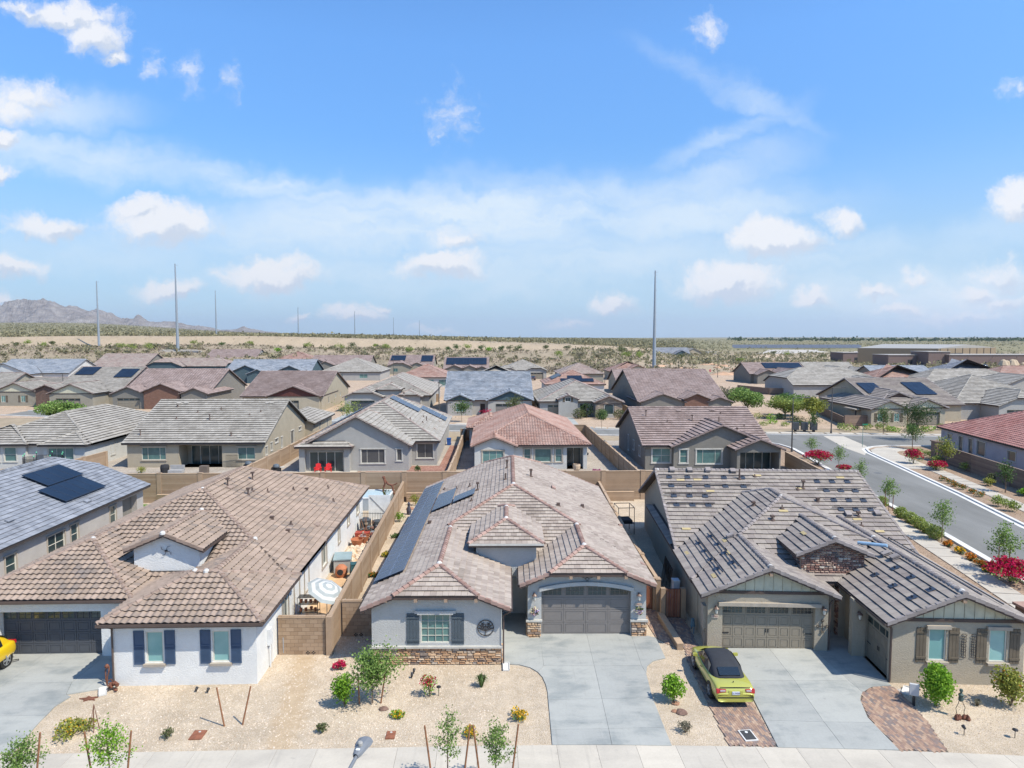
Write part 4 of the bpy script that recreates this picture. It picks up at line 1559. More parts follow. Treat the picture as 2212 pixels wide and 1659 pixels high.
for (a, h) in ((7.4, .85), (13.9, 1.0), (14.4, 6.8), (22.4, 1.1)):
 vent_low(HL, hl[0], 'E', a, h)
for x, y, z in ((-1.1, 12.6, 6.35), (3.16, 2.6, 4.45), (.0 + 2.6, 2.65, 4.45), (-4.7, 6.8, 4.9), (3.7, 8.0, 4.45), (-.2, 5.3, 5.6), (-.2, 10.2, 5.6)):
 MB().lathe((x, y, z - .06), [(.15, 0), (.14, .1), (.07, .17), (0, .18)], 8).build('ridge_mortar', MORTAR, HL.rf)
# scroll on the tower
IRON = plain('wrought_iron', (.045, .04, .04), .5, .4)
def scroll(name, loc, sz, label, cat, parent_rot=0, kind='star'):
 m = MB()
 rr = .012
 if kind == 'star':
  for k in range(4):
   a = math.pi / 4 + k * math.pi / 2
   p = [(sz * f * math.cos(a + .5 * math.sin(f * 3)), 0, sz * f * math.sin(a + .5 * math.sin(f * 3))) for f in (0, .25, .5, .75, 1)]
   m.path(p, rr, 5)
  m.tube((-.06, 0, 0), (.06, 0, 0), .05, .05, 8)
 elif kind == 'rosette':
  for k in range(4):
   a = k * math.pi / 2
   cx, cz = sz * .42 * math.cos(a), sz * .42 * math.sin(a)
   m.path([(cx + sz * .3 * math.cos(t / 8 * 6.28), 0, cz + sz * .3 * math.sin(t / 8 * 6.28)) for t in range(9)], rr, 4)
   m.path([(sz * .9 * math.cos(a) + sz * .18 * math.cos(t / 6 * 6.28), 0, sz * .9 * math.sin(a) * .95 + sz * .18 * math.sin(t / 6 * 6.28)) for t in range(7)], rr, 4)
   m.path([(0, 0, 0), (sz * .7 * math.cos(a + .78), 0, sz * .7 * math.sin(a + .78))], rr, 4)
 elif kind == 'tree':
  n = 24
  for ro in (sz, sz * .93):
   m.path([(ro * math.cos(t / n * 6.2832), 0, ro * math.sin(t / n * 6.2832)) for t in range(n + 1)], rr, 4)
  m.path([(0, 0, -sz), (0, 0, -sz * .2), (0, 0, sz * .5)], rr * 1.3, 5)
  for a in (-1.25, -.85, -.45, .45, .85, 1.25):
   p = [(0, 0, -sz * .5 + abs(a) * .02)]
   for f in (.3, .6, .9):
    p.append((sz * f * math.sin(a), 0, -sz * .45 + sz * f * 1.25 * math.cos(a)))
   m.path(p, rr, 4)
   for f in (.45, .7, .85):
    bx, bz = sz * f * math.sin(a), -sz * .45 + sz * f * 1.25 * math.cos(a)
    m.path([(bx, 0, bz), (bx + .07, 0, bz + .06)], .02, 4)
    m.path([(bx, 0, bz), (bx - .07, 0, bz + .05)], .02, 4)
 elif kind == 'column':
  for x in (-.09, 0, .09):
   m.path([(x, 0, -sz), (x, 0, sz)], rr, 4)
  for z in (-sz * 1.1, -sz * .5, 0, sz * .5, sz * 1.1):
   m.path([(.12 * math.cos(t / 6 * 6.28), 0, z + .07 * math.sin(t / 6 * 6.28)) for t in range(7)], rr, 4)
 elif kind == 'cross':
  for k in range(4):
   a = k * math.pi / 2
   m.path([(sz * f * math.cos(a) , 0, sz * 1.3 * f * math.sin(a)) for f in (0, .8)], rr * 1.6, 5)
   cx, cz = sz * .8 * math.cos(a), sz * 1.04 * math.sin(a)
   m.path([(cx + sz * .25 * math.cos(t / 6 * 6.28), 0, cz + sz * .25 * math.sin(t / 6 * 6.28)) for t in range(7)], rr * 1.4, 4)
 o = m.build(name, IRON, label=label, cat=cat)
 o.location = loc
 o.rotation_euler = (0, 0, parent_rot)
 return o
def wpt(H, x, y, z):
 return tuple(H.M @ Vector((x, y, z)))
scroll('wall_ornament', wpt(HL, -.2, 5.6, 4.55), .34, 'curled iron star ornament on the white tower wall of the left house', 'wall ornament', 0, 'star')
scroll('wall_ornament', wpt(HC, 10.85, 3.03, 3.27), .26, 'black iron rosette over the middle house garage door', 'wall ornament', R(-1.5), 'rosette')
scroll('wall_ornament', wpt(HC, 5.55, -.04, 1.85), .40, 'round iron tree of life ornament beside the shuttered window', 'wall ornament', R(-1.5), 'tree')
# ---- right house
hr = [Block(-.4, 14.0, 6.7, 23.0, 3.0, ax='x', c0=0, c1=0),
      Block(-.5, 13.6, 1.77, 18, 3.0, ax='y'),
      Block(-.46, 6.46, -.45, 12, 3.0, ax='y', c0=0, c1=0),
      Block(7.2, 14.0, -3.5, 12, 3.0, ax='y', c0=0, c1=0),
      Block(5.08, 9.18, 2.0, 9.5, 4.37, ax='y', c0=0, c1=0, oh=.38, walls=2.3)]
HR = House('stucco_house', (11.09, 33.7), R(-4.5), 'taupe stucco house with grey flat tile roof carrying bare solar rails', 'house',
           hr, T_R, T_Rcap, ST_R, FASC, 'flat', .36, .43, 300, .058)
HR.hole(2, 'S', .72, 5.36, 0, 2.35, 'garage', .26, gm=GD_R, near=True, rows=4, cols=8, wcols=4, mull=5, hinges=True)
for a in (9.3, 12.0):
 HR.hole(3, 'S', a, a + .78, 1.1, 2.62, 'win', .1, nv=0, glass=GL_L, frame=TRIM_W, sill=1.6, head=1, trim=TRIM_T, shut=(SH_BR, .45, 'board'), so=.08)
HR.hole(3, 'W', -2.75, -.4, 0, 2.3, 'garage', .2, gm=GD_R, near=False, rows=4, cols=4, wcols=4, hinges=True)
for a, b, z0, z1 in ((9.2, 10.0, 1.0, 2.5), (11.6, 12.3, 1.0, 2.5)):
 HR.hole(0, 'W', a, b, z0, z1, 'win', .1, nv=0, nh=1, glass=GL_D, frame=TRIM_W)
HR.roof()
HR.build_walls()
r = HR.root
# board and batten gable ends with trim band
for (xa, xb, y, bi) in ((-.01, 6.01, -.0, 2), (7.65, 13.55, -3.05, 3)):
 b = hr[bi]
 mid = (b.x0 + b.x1) / 2
 zb = 3.12
 m = MB()
 m.box(((xa + xb) / 2, y - .045, zb - .07), (xb - xa + .02, .09, .15))
 m.build('gable_band', FASC, r)
 nb = 13
 bw = (xb - xa) / nb
 for k in range(nb):
  x0_, x1_ = xa + k * bw, xa + (k + 1) * bw - .012
  z0_, z1_ = b.z(x0_ + .001, b.y0 + .2) - .1, b.z(x1_ - .001, b.y0 + .2) - .1
  zm = None
  m = MB()
  yy = y - .03
  q = [(x0_, yy, zb), (x1_, yy, zb), (x1_, yy, max(zb, z1_)), (x0_, yy, max(zb, z0_))]
  if x0_ < mid < x1_:
   q.insert(3, (mid, yy, b.zr - .1))
  if max(z0_, z1_) < zb + .03:
   continue
  m.face(q)
  m.face([(x1_, yy, zb), (x1_ + .012, yy + .03, zb), (x1_ + .012, yy + .03, max(zb, z1_)), (x1_, yy, max(zb, z1_))])
  m.box((x0_ + .02, yy - .012, (zb + max(zb, z0_ - .02)) / 2), (.04, .024, max(.01, z0_ - .02 - zb)))
  m.build('siding_board', SIDING, r)
 MB().box((mid, y - .22, b.zr - .33), (.16, .42, .18)).build('beam_end', OUT, r)
# stone tower face, in the gable of the dormer
b = hr[4]
MB().obox((5.46, 2.36, 2.9), (3.34, 0, 0), (0, .02, 0), (0, 0, 1.3)).build('mortar_bed', GROUT, r)
mb_ = MB()
mb_.face([(5.46, 2.37, 2.5), (8.8, 2.37, 2.5), (8.8, 2.37, 4.4), (7.13, 2.37, 5.1), (5.46, 2.37, 4.4)])
mb_.build('mortar_bed', GROUT, r)
stones(r, (5.46, 2.36, 2.75), (1, 0, 0), (0, -1, 0), 3.34, 2.4, STONER, 21, (.08, .15), (.12, .32),
       inside=lambda x, z: z + 2.75 + .06 < b.z(5.46 + x, 2.6) - .1)
stones(r, (5.46, 5.2, 2.95), (0, -1, 0), (-1, 0, 0), 2.84, 1.45, STONER, 22, (.08, .15), (.12, .32))
# stone pier beside the side garage and dark porch
stones(r, (7.3, 1.8, .05), (0, 1, 0), (-1, 0, 0), .9, 2.7, STONER, 23, (.1, .16), (.15, .35))
MB().obox((7.3, 1.8, 0), (.35, 0, 0), (0, .9, 0), (0, 0, 2.9)).build('porch_pier', ST_R, r)
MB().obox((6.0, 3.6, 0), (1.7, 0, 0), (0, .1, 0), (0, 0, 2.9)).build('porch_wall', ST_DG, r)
MB().obox((7.0, -.5, 0), (.65, 0, 0), (0, .35, 0), (0, 0, 2.95)).build('garage_pier', ST_R, r)
MB().box((3.04, -.1, 2.44), (5.1, .2, .18)).build('garage_header', TRIM_T, r)
MB().path([(6.4, -.1, 2.85), (6.15, .0, 2.6), (6.1, .02, 2.45), (6.1, .02, .1)], .04).build('downpipe', GUT, r)
MB().path([(7.3, -3.3, 2.9), (7.5, -3.15, 2.7), (7.58, -3.12, 2.6), (7.58, -3.12, .1)], .05).build('downpipe', GUT, r)
MB().box((7.15, -.5, 2.93), (.12, 6, .1)).build('gutter', GUT, r)
m = MB()
m.box((6.0, -.03, .12), (.2, .04, .2))
# solar rails and mounts
RAIL = plain('rail_black', (.025, .025, .03), .35, .5)
FLASH = plain('flashing_blue', (.04, .052, .075), .45, .3)
OCH = plain('bare_batten_ochre', (.42, .33, .17), .85)
STK = T_Rcap
def rail(b, side, a0, a1, h, n):
 A, U, N = b.frame(side)
 p0 = Vector(b.pt(side, a0, h)) + N * .16
 p1 = Vector(b.pt(side, a1, h)) + N * .16
 MB().tube(p0, p1, .035, .035, 4).build('mounting_rail', RAIL, HR.rf)
 for k in range(n):
  a = a0 + (a1 - a0) * (k + .6) / n
  m = MB()
  on_roof(m, b, side, a, h - .12, .38, .34, .075, .012)
  m.cm = 1
  on_roof(m, b, side, a, h, .06, .06, .08, .1)
  m.build('rail_mount', [FLASH, RAIL], HR.rf)
for h, a0, a1, n in ((7.35, -.3, 6.1, 5), (6.35, -.3, 5.9, 5), (5.28, -.2, 2.95, 3), (4.32, -.2, 2.95, 3)):
 rail(hr[0], 'S', a0, a1, h, n)
for h, a0, a1 in ((7.0, 10.0, 13.1), (6.0, 10.3, 13.2), (5.0, 10.4, 13.3), (4.05, 10.5, 13.35)):
 rail(hr[0], 'S', a0, a1, h, 3)
for h, a0, a1 in ((2.25, .9, 7.3), (1.45, .9, 6.9)):
 rail(hr[2], 'W', a0, a1, h, 4)
for a, h in ((.89, 2.51), (.97, 1.55), (-.53, 2.58), (-.68, 1.65), (-2.2, 2.6), (-2.3, 1.72)):
 m = MB()
 on_roof(m, hr[3], 'W', a, h, .34, .38, .075, .012)
 m.cm = 1
 on_roof(m, hr[3], 'W', a, h, .07, .07, .08, .1)
 m.build('rail_mount', [FLASH, RAIL], HR.rf)
for h in (1.2, 2.2):
 A, U, N = hr[3].frame('E')
 MB().tube(Vector(hr[3].pt('E', -2.6, h)) + N * .16, Vector(hr[3].pt('E', 8, h)) + N * .16, .035, .035, 4).build('mounting_rail', RAIL, HR.rf)
for bi, side, a, h in ((0, 'S', 6.7, 7.5), (0, 'S', 12.4, 7.35), (0, 'S', .62, 1.9), (0, 'S', 3.0, 5.7), (0, 'S', 12.6, 1.9), (0, 'S', 9.2, 6.1), (2, 'W', 5.2, 2.6), (2, 'W', 3.3, 2.3), (2, 'W', 1.1, 1.0), (2, 'W', 5.5, .5), (4, 'W', 4.2, 1.2), (0, 'S', 11.7, 3.0), (1, 'S', 6.2, 5.6), (0, 'S', 1.2, 6.9), (0, 'S', 2.4, 6.95)):
 m = MB()
 b = hr[bi]
 on_roof(m, b, side, a, h, .55, .2, .066, .012)
 m.build('bare_batten', OCH, HR.rf)
for bi, side, a, h in ((0, 'S', .81, 8.0), (0, 'S', 2.05, 8.0), (0, 'S', 3.35, 8.0), (0, 'S', 5.1, 7.9), (0, 'S', 11.3, 3.45), (0, 'S', 13.2, 3.55), (2, 'W', 5.4, 3.0), (3, 'W', 2.6, 2.9), (3, 'W', 1.9, 3.0)):
 b = hr[bi]
 m = MB()
 for k in range(4):
  on_roof(m, b, side, a + rnd.uniform(-.03, .03), h + rnd.uniform(-.03, .03), .36, .42, .07 + k * .045, .035, rnd.random())
 o = m.build('tile_stack', STK)
 o.location = HR.M.translation
 o.rotation_euler = (0, 0, R(-4.5))
 names = {(.81): 'small stack of loose roof tiles at the left end of the solar-rail roof ridge', 2.05: 'second stack of loose roof tiles from the left along the ridge', 3.35: 'third stack of loose roof tiles from the left along the ridge',
             5.1: 'flat stack of loose tiles on the ridge left of the tall vent', 11.3: 'stack of loose tiles below the right-hand solar rails', 13.2: 'stack of loose tiles near the right edge of the railed roof',
             5.4: 'stack of loose tiles at the top of the garage roof slope', 2.6: 'upper tile stack beside the blue tube on the right wing', 1.9: 'lower tile stack beside the blue tube on the right wing'}
 tag(o, names[a], 'tile stack', 'loose tile stacks on the right house roof')
vent_pipe(HR, hr[0], 'S', 5.35, 7.1, .75, .06, False)
vent_pipe(HR, hr[0], 'S', 9.4, 6.1, .5, .06, True)
vent_pipe(HR, hr[0], 'S', 9.0, 6.0, .25, .04)
vent_pipe(HR, hr[0], 'S', 6.5, 7.4, .2, .04)
vent_pipe(HR, hr[0], 'S', 11.9, 3.3, .25, .05, True)
vent_pipe(HR, hr[0], 'S', 11.7, 2.4, .3, .04)
vent_pipe(HR, hr[0], 'S', 9.9, 4.8, .15, .07, True)
vent_pipe(HR, hr[1], 'S', 6.2, 5.8, .3, .04)
vent_pipe(HR, hr[1], 'S', 5.3, 4.8, .2, .06, True)
vent_pipe(HR, hr[1], 'W', 9.0, 5.4, .2, .06, True)
for x, y, z in ((3.0, -.2, 4.45), (10.6, -3.2, 4.45), (6.55, 8.84, 5.95), (7.13, 2.2, 5.25), (3.0, 5.0, 4.45), (10.6, 5.2, 4.45), (13.8, 14.85, 6.4), (7.13, 8.3, 5.22), (-.2, 14.85, 6.4)):
 MB().lathe((x, y, z - .06), [(.15, 0), (.14, .1), (.07, .17), (0, .18)], 8).build('ridge_mortar', MORTAR, HR.rf)
# light blue tube lying on the roof
MB().tube(wpt(HR, 9.0, 3.6, 4.6), wpt(HR, 10.1, 2.6, 4.75), .09, .09, 8).build('pipe_wrap', plain('pale_blue_wrap', (.28, .42, .55), .5), label='pale blue wrapped tube lying on the right house roof', cat='tube')
scroll('wall_ornament', wpt(HR, 5.72, -.06, 1.35), .28, 'dark iron cross ornament on the right pier of the khaki garage', 'wall ornament', R(-4.5), 'cross')
scroll('wall_ornament', wpt(HR, 10.85, -3.1, 1.85), .45, 'left iron scroll column between the two brown-shuttered windows', 'wall ornament', R(-4.5), 'column')
scroll('wall_ornament', wpt(HR, 11.3, -3.1, 1.85), .45, 'right iron scroll column between the two brown-shuttered windows', 'wall ornament', R(-4.5), 'column')
# meter box on the side wall
m = MB()
m.box((-.1, .55, 1.55), (.16, .5, 1.2))
m.tube((-.14, .55, 1), (-.14, .55, .1), .03)
m.tube((-.14, .2, .8), (-.14, .2, .1), .025)
m.build('electric_panel', TRIM_T, HR.root)
m = MB()
m.path([(-.35, 1.6, .1), (-.35, 1.6, .7), (-.35, 2.2, .7), (-.35, 2.2, .1)], .03)
m.tube((-.35, 1.9, .4), (-.35, 1.9, .8), .14, .1, 10)
m.build('gas_meter', plain('meter_teal', (.10, .17, .2), .5), HR.root)
def lantern(x, y, z, H, label):
 e = empty('wall_lantern', wpt(H, x, y, z), H.root.rotation_euler.z, label, 'wall lamp', 'garage wall lanterns')
 m = MB()
 m.box((0, .02, .1), (.1, .04, .22))
 m.path([(0, 0, .18), (0, -.12, .26), (0, -.14, .2)], .014)
 m.lathe((0, -.14, 0), [(.02, .22), (.13, .12), (.14, .1), (.1, .1)], 8)
 m.lathe((0, -.14, 0), [(.0, -.17), (.06, -.17), (.07, -.15), (.05, -.14)], 8)
 m.build('lantern_body', plain('lantern_bronze', (.16, .10, .075), .4, .4), e)
 MB().lathe((0, -.14, 0), [(.055, -.15), (.085, .1)], 8).build('lantern_glass', plain('lantern_glass', (.5, .5, .45), .2, .5), e)
lantern(8.05, 3.04, 2.2, HC, 'copper and glass lantern left of the middle garage door')
lantern(13.6, 3.04, 2.2, HC, 'copper and glass lantern right of the middle garage door')
lantern(.38, -.02, 2.1, HR, 'glass lantern left of the khaki garage door')
lantern(5.75, -.02, 2.15, HR, 'glass lantern right of the khaki garage door')
lantern(7.28, -.55, 2.15, HR, 'glass lantern on the pier before the side garage')
def numbers(H, x, y, z, text, label, rz):
 e = empty('house_number_sign', wpt(H, x, y, z), rz, label, 'house number')
 MB().box((0, -.015, 0), (.36, .03, .15)).build('plaque', plain('plaque_buff', (.5, .42, .34), .7), e)
 text_mesh(text, .13, 'digits', plain('digit_red', (.30, .07, .05), .6), e, (0, -.036, 0))
numbers(HC, 13.6, 3.04, 1.78, '19977', 'buff address plaque with red digits above the flower wreath', R(-1.5))
numbers(HR, .33, -.02, 1.75, '19901', 'buff address plaque with red digits under the left lantern', R(-4.5))
# ------------------------------------------------------------------ house at the far left and the second row
hl0 = [Block(-13.7, 0, -30, .4, 3.0, ax='y', c1=2.5)]
H0 = House('stucco_house', (-30, 60), 0, 'warm grey stucco house with slate-coloured roof and two black solar arrays, far left', 'house',
           hl0, T_S, T_S, ST_L0, FASCD, 'flat', .38, .40, 300, .045)
for (a, b, z0, z1, nv, nh) in ((-17.1, -16.1, .9, 2.2, 0, 1), (-13.0, -11.1, .9, 2.25, 1, 1), (-10.4, -9.5, .85, 2.35, 0, 1), (-5.3, -4.4, 1.0, 2.4, 0, 1)):
 H0.hole(0, 'E', a, b, z0, z1, 'win', .1, nv=nv, nh=nh, glass=GL_D, frame=TRIM_W, trimw=.09, trim=TRIM_T)
H0.hole(0, 'E', -3.4, -1.1, 0.1, 2.5, 'dark', .5, m=ST_DG)
H0.roof()
H0.build_walls()
solar(H0, hl0[0], 'E', -7.8, -3.3, 3.62, 5.6, 4, 1, .2)
solar(H0, hl0[0], 'E', -9.2, -3.9, 1.5, 3.54, 5, 1, .2)
for a, h in ((-14.5, 1.9), (-7.5, .9)):
 vent_low(H0, hl0[0], 'E', a, h)
HOUSES = []
def mk(label, loc, blocks, tile, cap, wall, fasc, style='flat', tw=.45, te=.55, holes=(), nose=.05, rz=0, gcol=GD_R, group=None):
 bl = [Block(*b[0], **b[1]) for b in blocks]
 h = House('house', loc, rz, label, 'house', bl, tile, cap, wall, fasc, style, tw, te, 0, nose, group)
 for q in holes:
  bi, side, a, b, z0, z1, kind, kw = q
  kw = dict(kw)
  d = kw.pop('d', .1)
  if kind == 'garage':
   kw.setdefault('gm', gcol)
  h.hole(bi, side, a, b, z0, z1, kind, d, **kw)
 h.roof()
 h.build_walls()
 HOUSES.append((h, bl))
 return h, bl
Wn = dict(glass=GL_T, frame=TRIM_W, nv=1)
Wt = dict(glass=GL_T, frame=TRIM_W, nv=1, trimw=.14, trim=TRIM_L)
Ws = dict(glass=GL_S, frame=TRIM_W, nv=1, trimw=.12, trim=TRIM_L)
Sm = dict(glass=GL_S, frame=TRIM_L, nv=0, trimw=.1, trim=TRIM_L)
# second row, seen from behind
mk('grey stucco house with pale striped hip roof, left of the tan gabled house', (-56, 84),
   [((-7.6, 7.4, -.1, 24.5, 3.0), dict(ax='y')), ((1.6, 7.4, -1.1, 8, 3.0), dict(ax='y')), ((-9, 0, -.5, 8, 3.0), dict(ax='y'))],
   T_G, T_G, ST_LG, FASCD, holes=[(1, 'S', 2.6, 5.6, .9, 2.6, 'win', dict(Wt, nv=2)), (2, 'S', -6.6, -3.6, .9, 2.6, 'win', dict(Wt, nv=2)), (2, 'S', -3.0, -1.6, .9, 2.6, 'win', dict(Wt, nh=1, nv=0)),
                                 (0, 'E', 5, 5.8, .8, 2.6, 'win', Wt)], nose=.095)
h2b, b2b = mk('tan gabled house with broad pale roof and covered patio behind the back wall', (-44, 84),
   [((-.9, 16.4, -.3, 20.5, 3.05), dict(ax='x', c0=0, c1=0)), ((10.5, 17.6, 19, 32, 3.0), dict(ax='y', c0=0, c1=3.5))],
   T_G, T_G, ST_TAN, FASCD, holes=[(0, 'S', 1.3, 4.2, .95, 2.5, 'win', dict(Wn, nv=2, vpos=[.25, .75], sill=1, trim=TRIM_T, head=1)), (0, 'S', 5.8, 11.0, 0, 2.75, 'patio', dict(d=2.4, doors=4)), (0, 'S', 12.9, 15.0, .95, 2.45, 'win', dict(Wn, sill=1, trim=TRIM_T, head=1)),
                                  (0, 'E', 1.2, 1.8, 1.3, 2.3, 'win', Sm), (0, 'E', 3.2, 3.8, 1.5, 2.5, 'win', Sm), (0, 'E', 5, 6.2, 2.2, 2.7, 'win', Sm), (0, 'E', 7.5, 8.1, 1.2, 2.6, 'win', Sm), (0, 'E', 12, 13.4, .9, 2.8, 'win', Sm), (0, 'E', 16, 17.2, 2.3, 2.8, 'win', Sm), (1, 'E', 23, 24, 1, 2.6, 'win', Sm), (1, 'E', 28, 29, 1, 2.6, 'win', Sm)], nose=.095)
h2c, b2c = mk('grey stucco house with a big rear gable, corner patio and red chairs', (-20, 81),
   [((-3.2, 13.7, 3.3, 30, 3.05), dict(ax='y', p=.5)), ((-2.6, 10.6, -.1, 14, 3.05), dict(ax='y', p=.54, c0=0)), ((-3.1, 3.7, -.8, 8, 3.05), dict(ax='y', p=.5))],
   T_G, T_P, ST_GR, FASC, holes=[(2, 'S', -2.0, 2.6, 0, 2.75, 'patio', dict(d=.62, doors=4)), (1, 'S', 4.5, 7.3, .9, 2.6, 'win', dict(Ws, nv=2, vpos=[.25, .75])), (1, 'S', 8.75, 9.35, 1.2, 2.6, 'win', dict(Ws, nv=0)), (0, 'S', 10.8, 12.8, .9, 2.7, 'win', dict(Ws))], nose=.09)
# the small windows are further right on the rear gable and the set-back wall
for (bi, a, b, z0, z1, nv) in ((0, 10.9, 12.7, .9, 2.6, 1),):
 pass
solar(h2c, b2c[0], 'E', 16.8, 20.6, 4.1, 8.2, 3, 4, .15, [SOLARB, SOLARE2])
solar(h2c, b2c[0], 'E', 20.8, 25, .5, 4.3, 3, 4, .15, [SOLARB, SOLARE2])
solar(h2c, b2c[0], 'W', 8, 26, 1.2, 5, 9, 3, .2, [SOLARB, SOLARE2])
h2d, b2d = mk('white stucco house with terracotta barrel tile roof behind the back wall', (-2, 81),
   [((-.4, 14.1, .2, 27, 3.0), dict(ax='y')), ((-.4, 5.2, -.5, 12, 3.0), dict(ax='y', c0=0)), ((-1.5, 5, 16, 27, 3.0), dict(ax='y'))],
   T_T, T_T, ST_LG, FASC, 's', .33, .38, holes=[(1, 'S', 1.0, 3.5, .9, 2.4, 'win', dict(Wt, nv=2, trim=TRIM_T)), (0, 'S', 6.0, 6.8, .9, 2.5, 'win', dict(Wt, nv=0, nh=1, trim=TRIM_T)), (0, 'S', 7.3, 9.3, .9, 2.5, 'win', dict(Wt, nv=0, trim=TRIM_T)), (0, 'S', 9.8, 10.6, .9, 2.5, 'win', dict(Wt, nv=0, nh=1, trim=TRIM_T)), (0, 'S', 11.2, 13.2, 0, 2.6, 'patio', dict(d=2.2, doors=2))])
h2e, b2e = mk('grey-brown house with striped brown tile roof and two rear gables', (18.5, 80.3),
   [((-.4, 15.4, 0, 17.7, 3.0), dict(ax='x', c0=0, c1=0)), ((2.8, 15.2, -.9, 12, 3.0), dict(ax='y', c0=0)), ((9.6, 15.6, -3.2, 6, 3.0), dict(ax='y', c0=0))],
   T_B, T_B, ST_DG, FASCD, holes=[(0, 'S', .9, 3.1, .9, 2.6, 'win', dict(Wt, nv=1, nh=1)), (1, 'S', 4.0, 4.9, 1.0, 2.6, 'win', dict(Wt, nv=0, nh=1)), (1, 'S', 6.0, 9.0, .9, 2.6, 'win', dict(Wt, nv=2, vpos=[.25, .75])), (2, 'S', 10.4, 15.0, 0, 2.6, 'patio', dict(d=2.2, doors=4)),
                                  (0, 'W', 3, 3.8, 1.2, 2.4, 'win', Sm), (0, 'W', 6.5, 7.3, 1.4, 2.6, 'win', Sm), (0, 'W', 10, 10.6, .8, 2.8, 'win', Sm)], nose=.095)
for hh, bb, side, n, seed in ((h2b, b2b[0], 'S', 9, 1), (h2c, b2c[0], 'E', 6, 2), (h2e, b2e[0], 'S', 8, 3)):
 rs = random.Random(seed)
 lo, hi = ((bb.x0, bb.x1) if side == 'S' else (bb.y0, bb.y1))
 for k in range(n):
  vent_pipe(hh, bb, side, rs.uniform(lo + 1, hi - 1), rs.uniform(1.5, bb.w - .6), rs.choice((.25, .35, .7)), .06, rs.random() < .4)
 for k in range(5):
  vent_low(hh, bb, side, rs.uniform(lo + 1, hi - 1), rs.choice((1.2, bb.w - 1)))
# third row, facing us
FT = dict(tw=.8, te=.6, nose=.09)
G3 = dict(Hd=2.3)
def gar(bi, a, b, **k):
 return (bi, 'S', a, b, 0, 2.4, 'garage', dict(d=.3, **k))
def win(bi, a, b, z0=.9, z1=2.4, side='S', **k):
 return (bi, side, a, b, z0, z1, 'win', dict(Wn, **k))
shut = dict(shut=(SH_BR, .5, 'board'), so=.05)
h3a, b3a = mk('olive house with sage siding gables and shuttered windows at the far left edge', (-110, 161),
   [((-14, 5, 8, 24, 3.3), dict(ax='x', c0=0, c1=0, p=.3)), ((-5.2, 5.0, -.4, 14, 3.3), dict(ax='y', c0=0)), ((-22, -6, 4, 22, 3.3), dict(ax='x', c0=0, c1=0))],
   T_G, T_B, ST_OL, FASCD, holes=[win(1, -3.3, -2.3, **shut), win(1, 1.2, 2.2, **shut)], **FT)
h3b, b3b = mk('olive house with three solar arrays and a dark stone porch gable, third row left', (-97, 154),
   [((-3.8, 11.9, 5, 30, 3.4), dict(ax='x', c0=0, c1=0)), ((-.8, 9.5, -1.2, 16, 3.5), dict(ax='y', c0=0)), ((-6.5, -.8, 3, 14, 4.0), dict(ax='y', c0=0))],
   T_G, T_B, ST_OL, FASCD, holes=[gar(1, 1.0, 6.3), win(0, 9, 10, side='E')], **FT)
solar(h3b, b3b[0], 'S', 6.9, 11.2, 6.7, 11, 5, 2, .2)
solar(h3b, b3b[0], 'S', -3, 1.5, 8, 12, 5, 2, .2)
solar(h3b, b3b[1], 'W', 1.5, 6, 1, 4, 4, 2, .2)
h3c, b3c = mk('grey-brown gabled house with a brick porch and red-brown barrel tiles, third row left of centre', (-83, 153),
   [((-.3, 19.5, 3, 27, 3.4), dict(ax='x', c0=0, c1=0, p=.40)), ((-1.2, 6.5, 0, 14, 3.4), dict(ax='y', c0=0)), ((14.2, 20.8, -1, 14, 3.4), dict(ax='y', c0=0)), ((5.9, 14.6, -.6, 14, 3.9), dict(ax='y', c0=0))],
   T_B, T_B, ST_DG, FASCD, 's', .6, .45, holes=[gar(0, 1.2, 6.0) if False else gar(1, .2, 5.2)], nose=.05)
h3d, b3d = mk('low tan house with dark red timbered gable over the garage, third row', (-49, 147),
   [((-4.5, 13.2, -.3, 28, 3.3), dict(ax='x', c0=0, c1=0, p=.33)), ((1.0, 12.8, -.8, 16, 3.3), dict(ax='y', c0=0, p=.38))],
   T_B, T_B, ST_TAN, FASC, holes=[gar(1, 3, 8), win(0, 6, 7.2, 1.2, 2.6, 'E', glass=GL_S), win(0, 13, 14, 1.8, 2.6, 'E'), win(0, 18, 19, 1.8, 2.6, 'E')], **FT)
mk('pale grey house with light hip roof, tower and charcoal garage, third row centre', (-31, 146),
   [((-.4, 18.0, 3, 36, 3.2), dict(ax='y')), ((-.6, 8.2, -.4, 16, 3.2), dict(ax='y', c0=2.2)), ((10.3, 16.4, -.2, 16, 3.2), dict(ax='y', c0=2.0)), ((6.2, 11.6, 1.5, 14, 4.6), dict(ax='y', walls=3.0, oh=.4))],
   T_G, T_P, ST_GR, FASC, holes=[gar(1, 1.2, 6.2, gm=GD_L)], **FT)
h3f, b3f = mk('blue-grey roofed house with teal gables and dark front door, third row centre', (-9, 139),
   [((-.6, 17.8, .2, 25, 3.1), dict(ax='x', c0=0, c1=0)), ((-.2, 5.7, -1.2, 8, 3.1), dict(ax='y', c0=0)), ((8.0, 17.8, -1.4, 12, 3.1), dict(ax='y', c0=0))],
   T_BL, T_BL, ST_GR, FASC, holes=[win(1, 1.9, 3.9, .8, 2.5, nv=1, nh=1, trimw=.12), (0, 'S', 6.8, 7.9, 0, 2.3, 'door', dict(d=.5)), gar(2, 10, 15.5, gm=GD_C)], **FT)
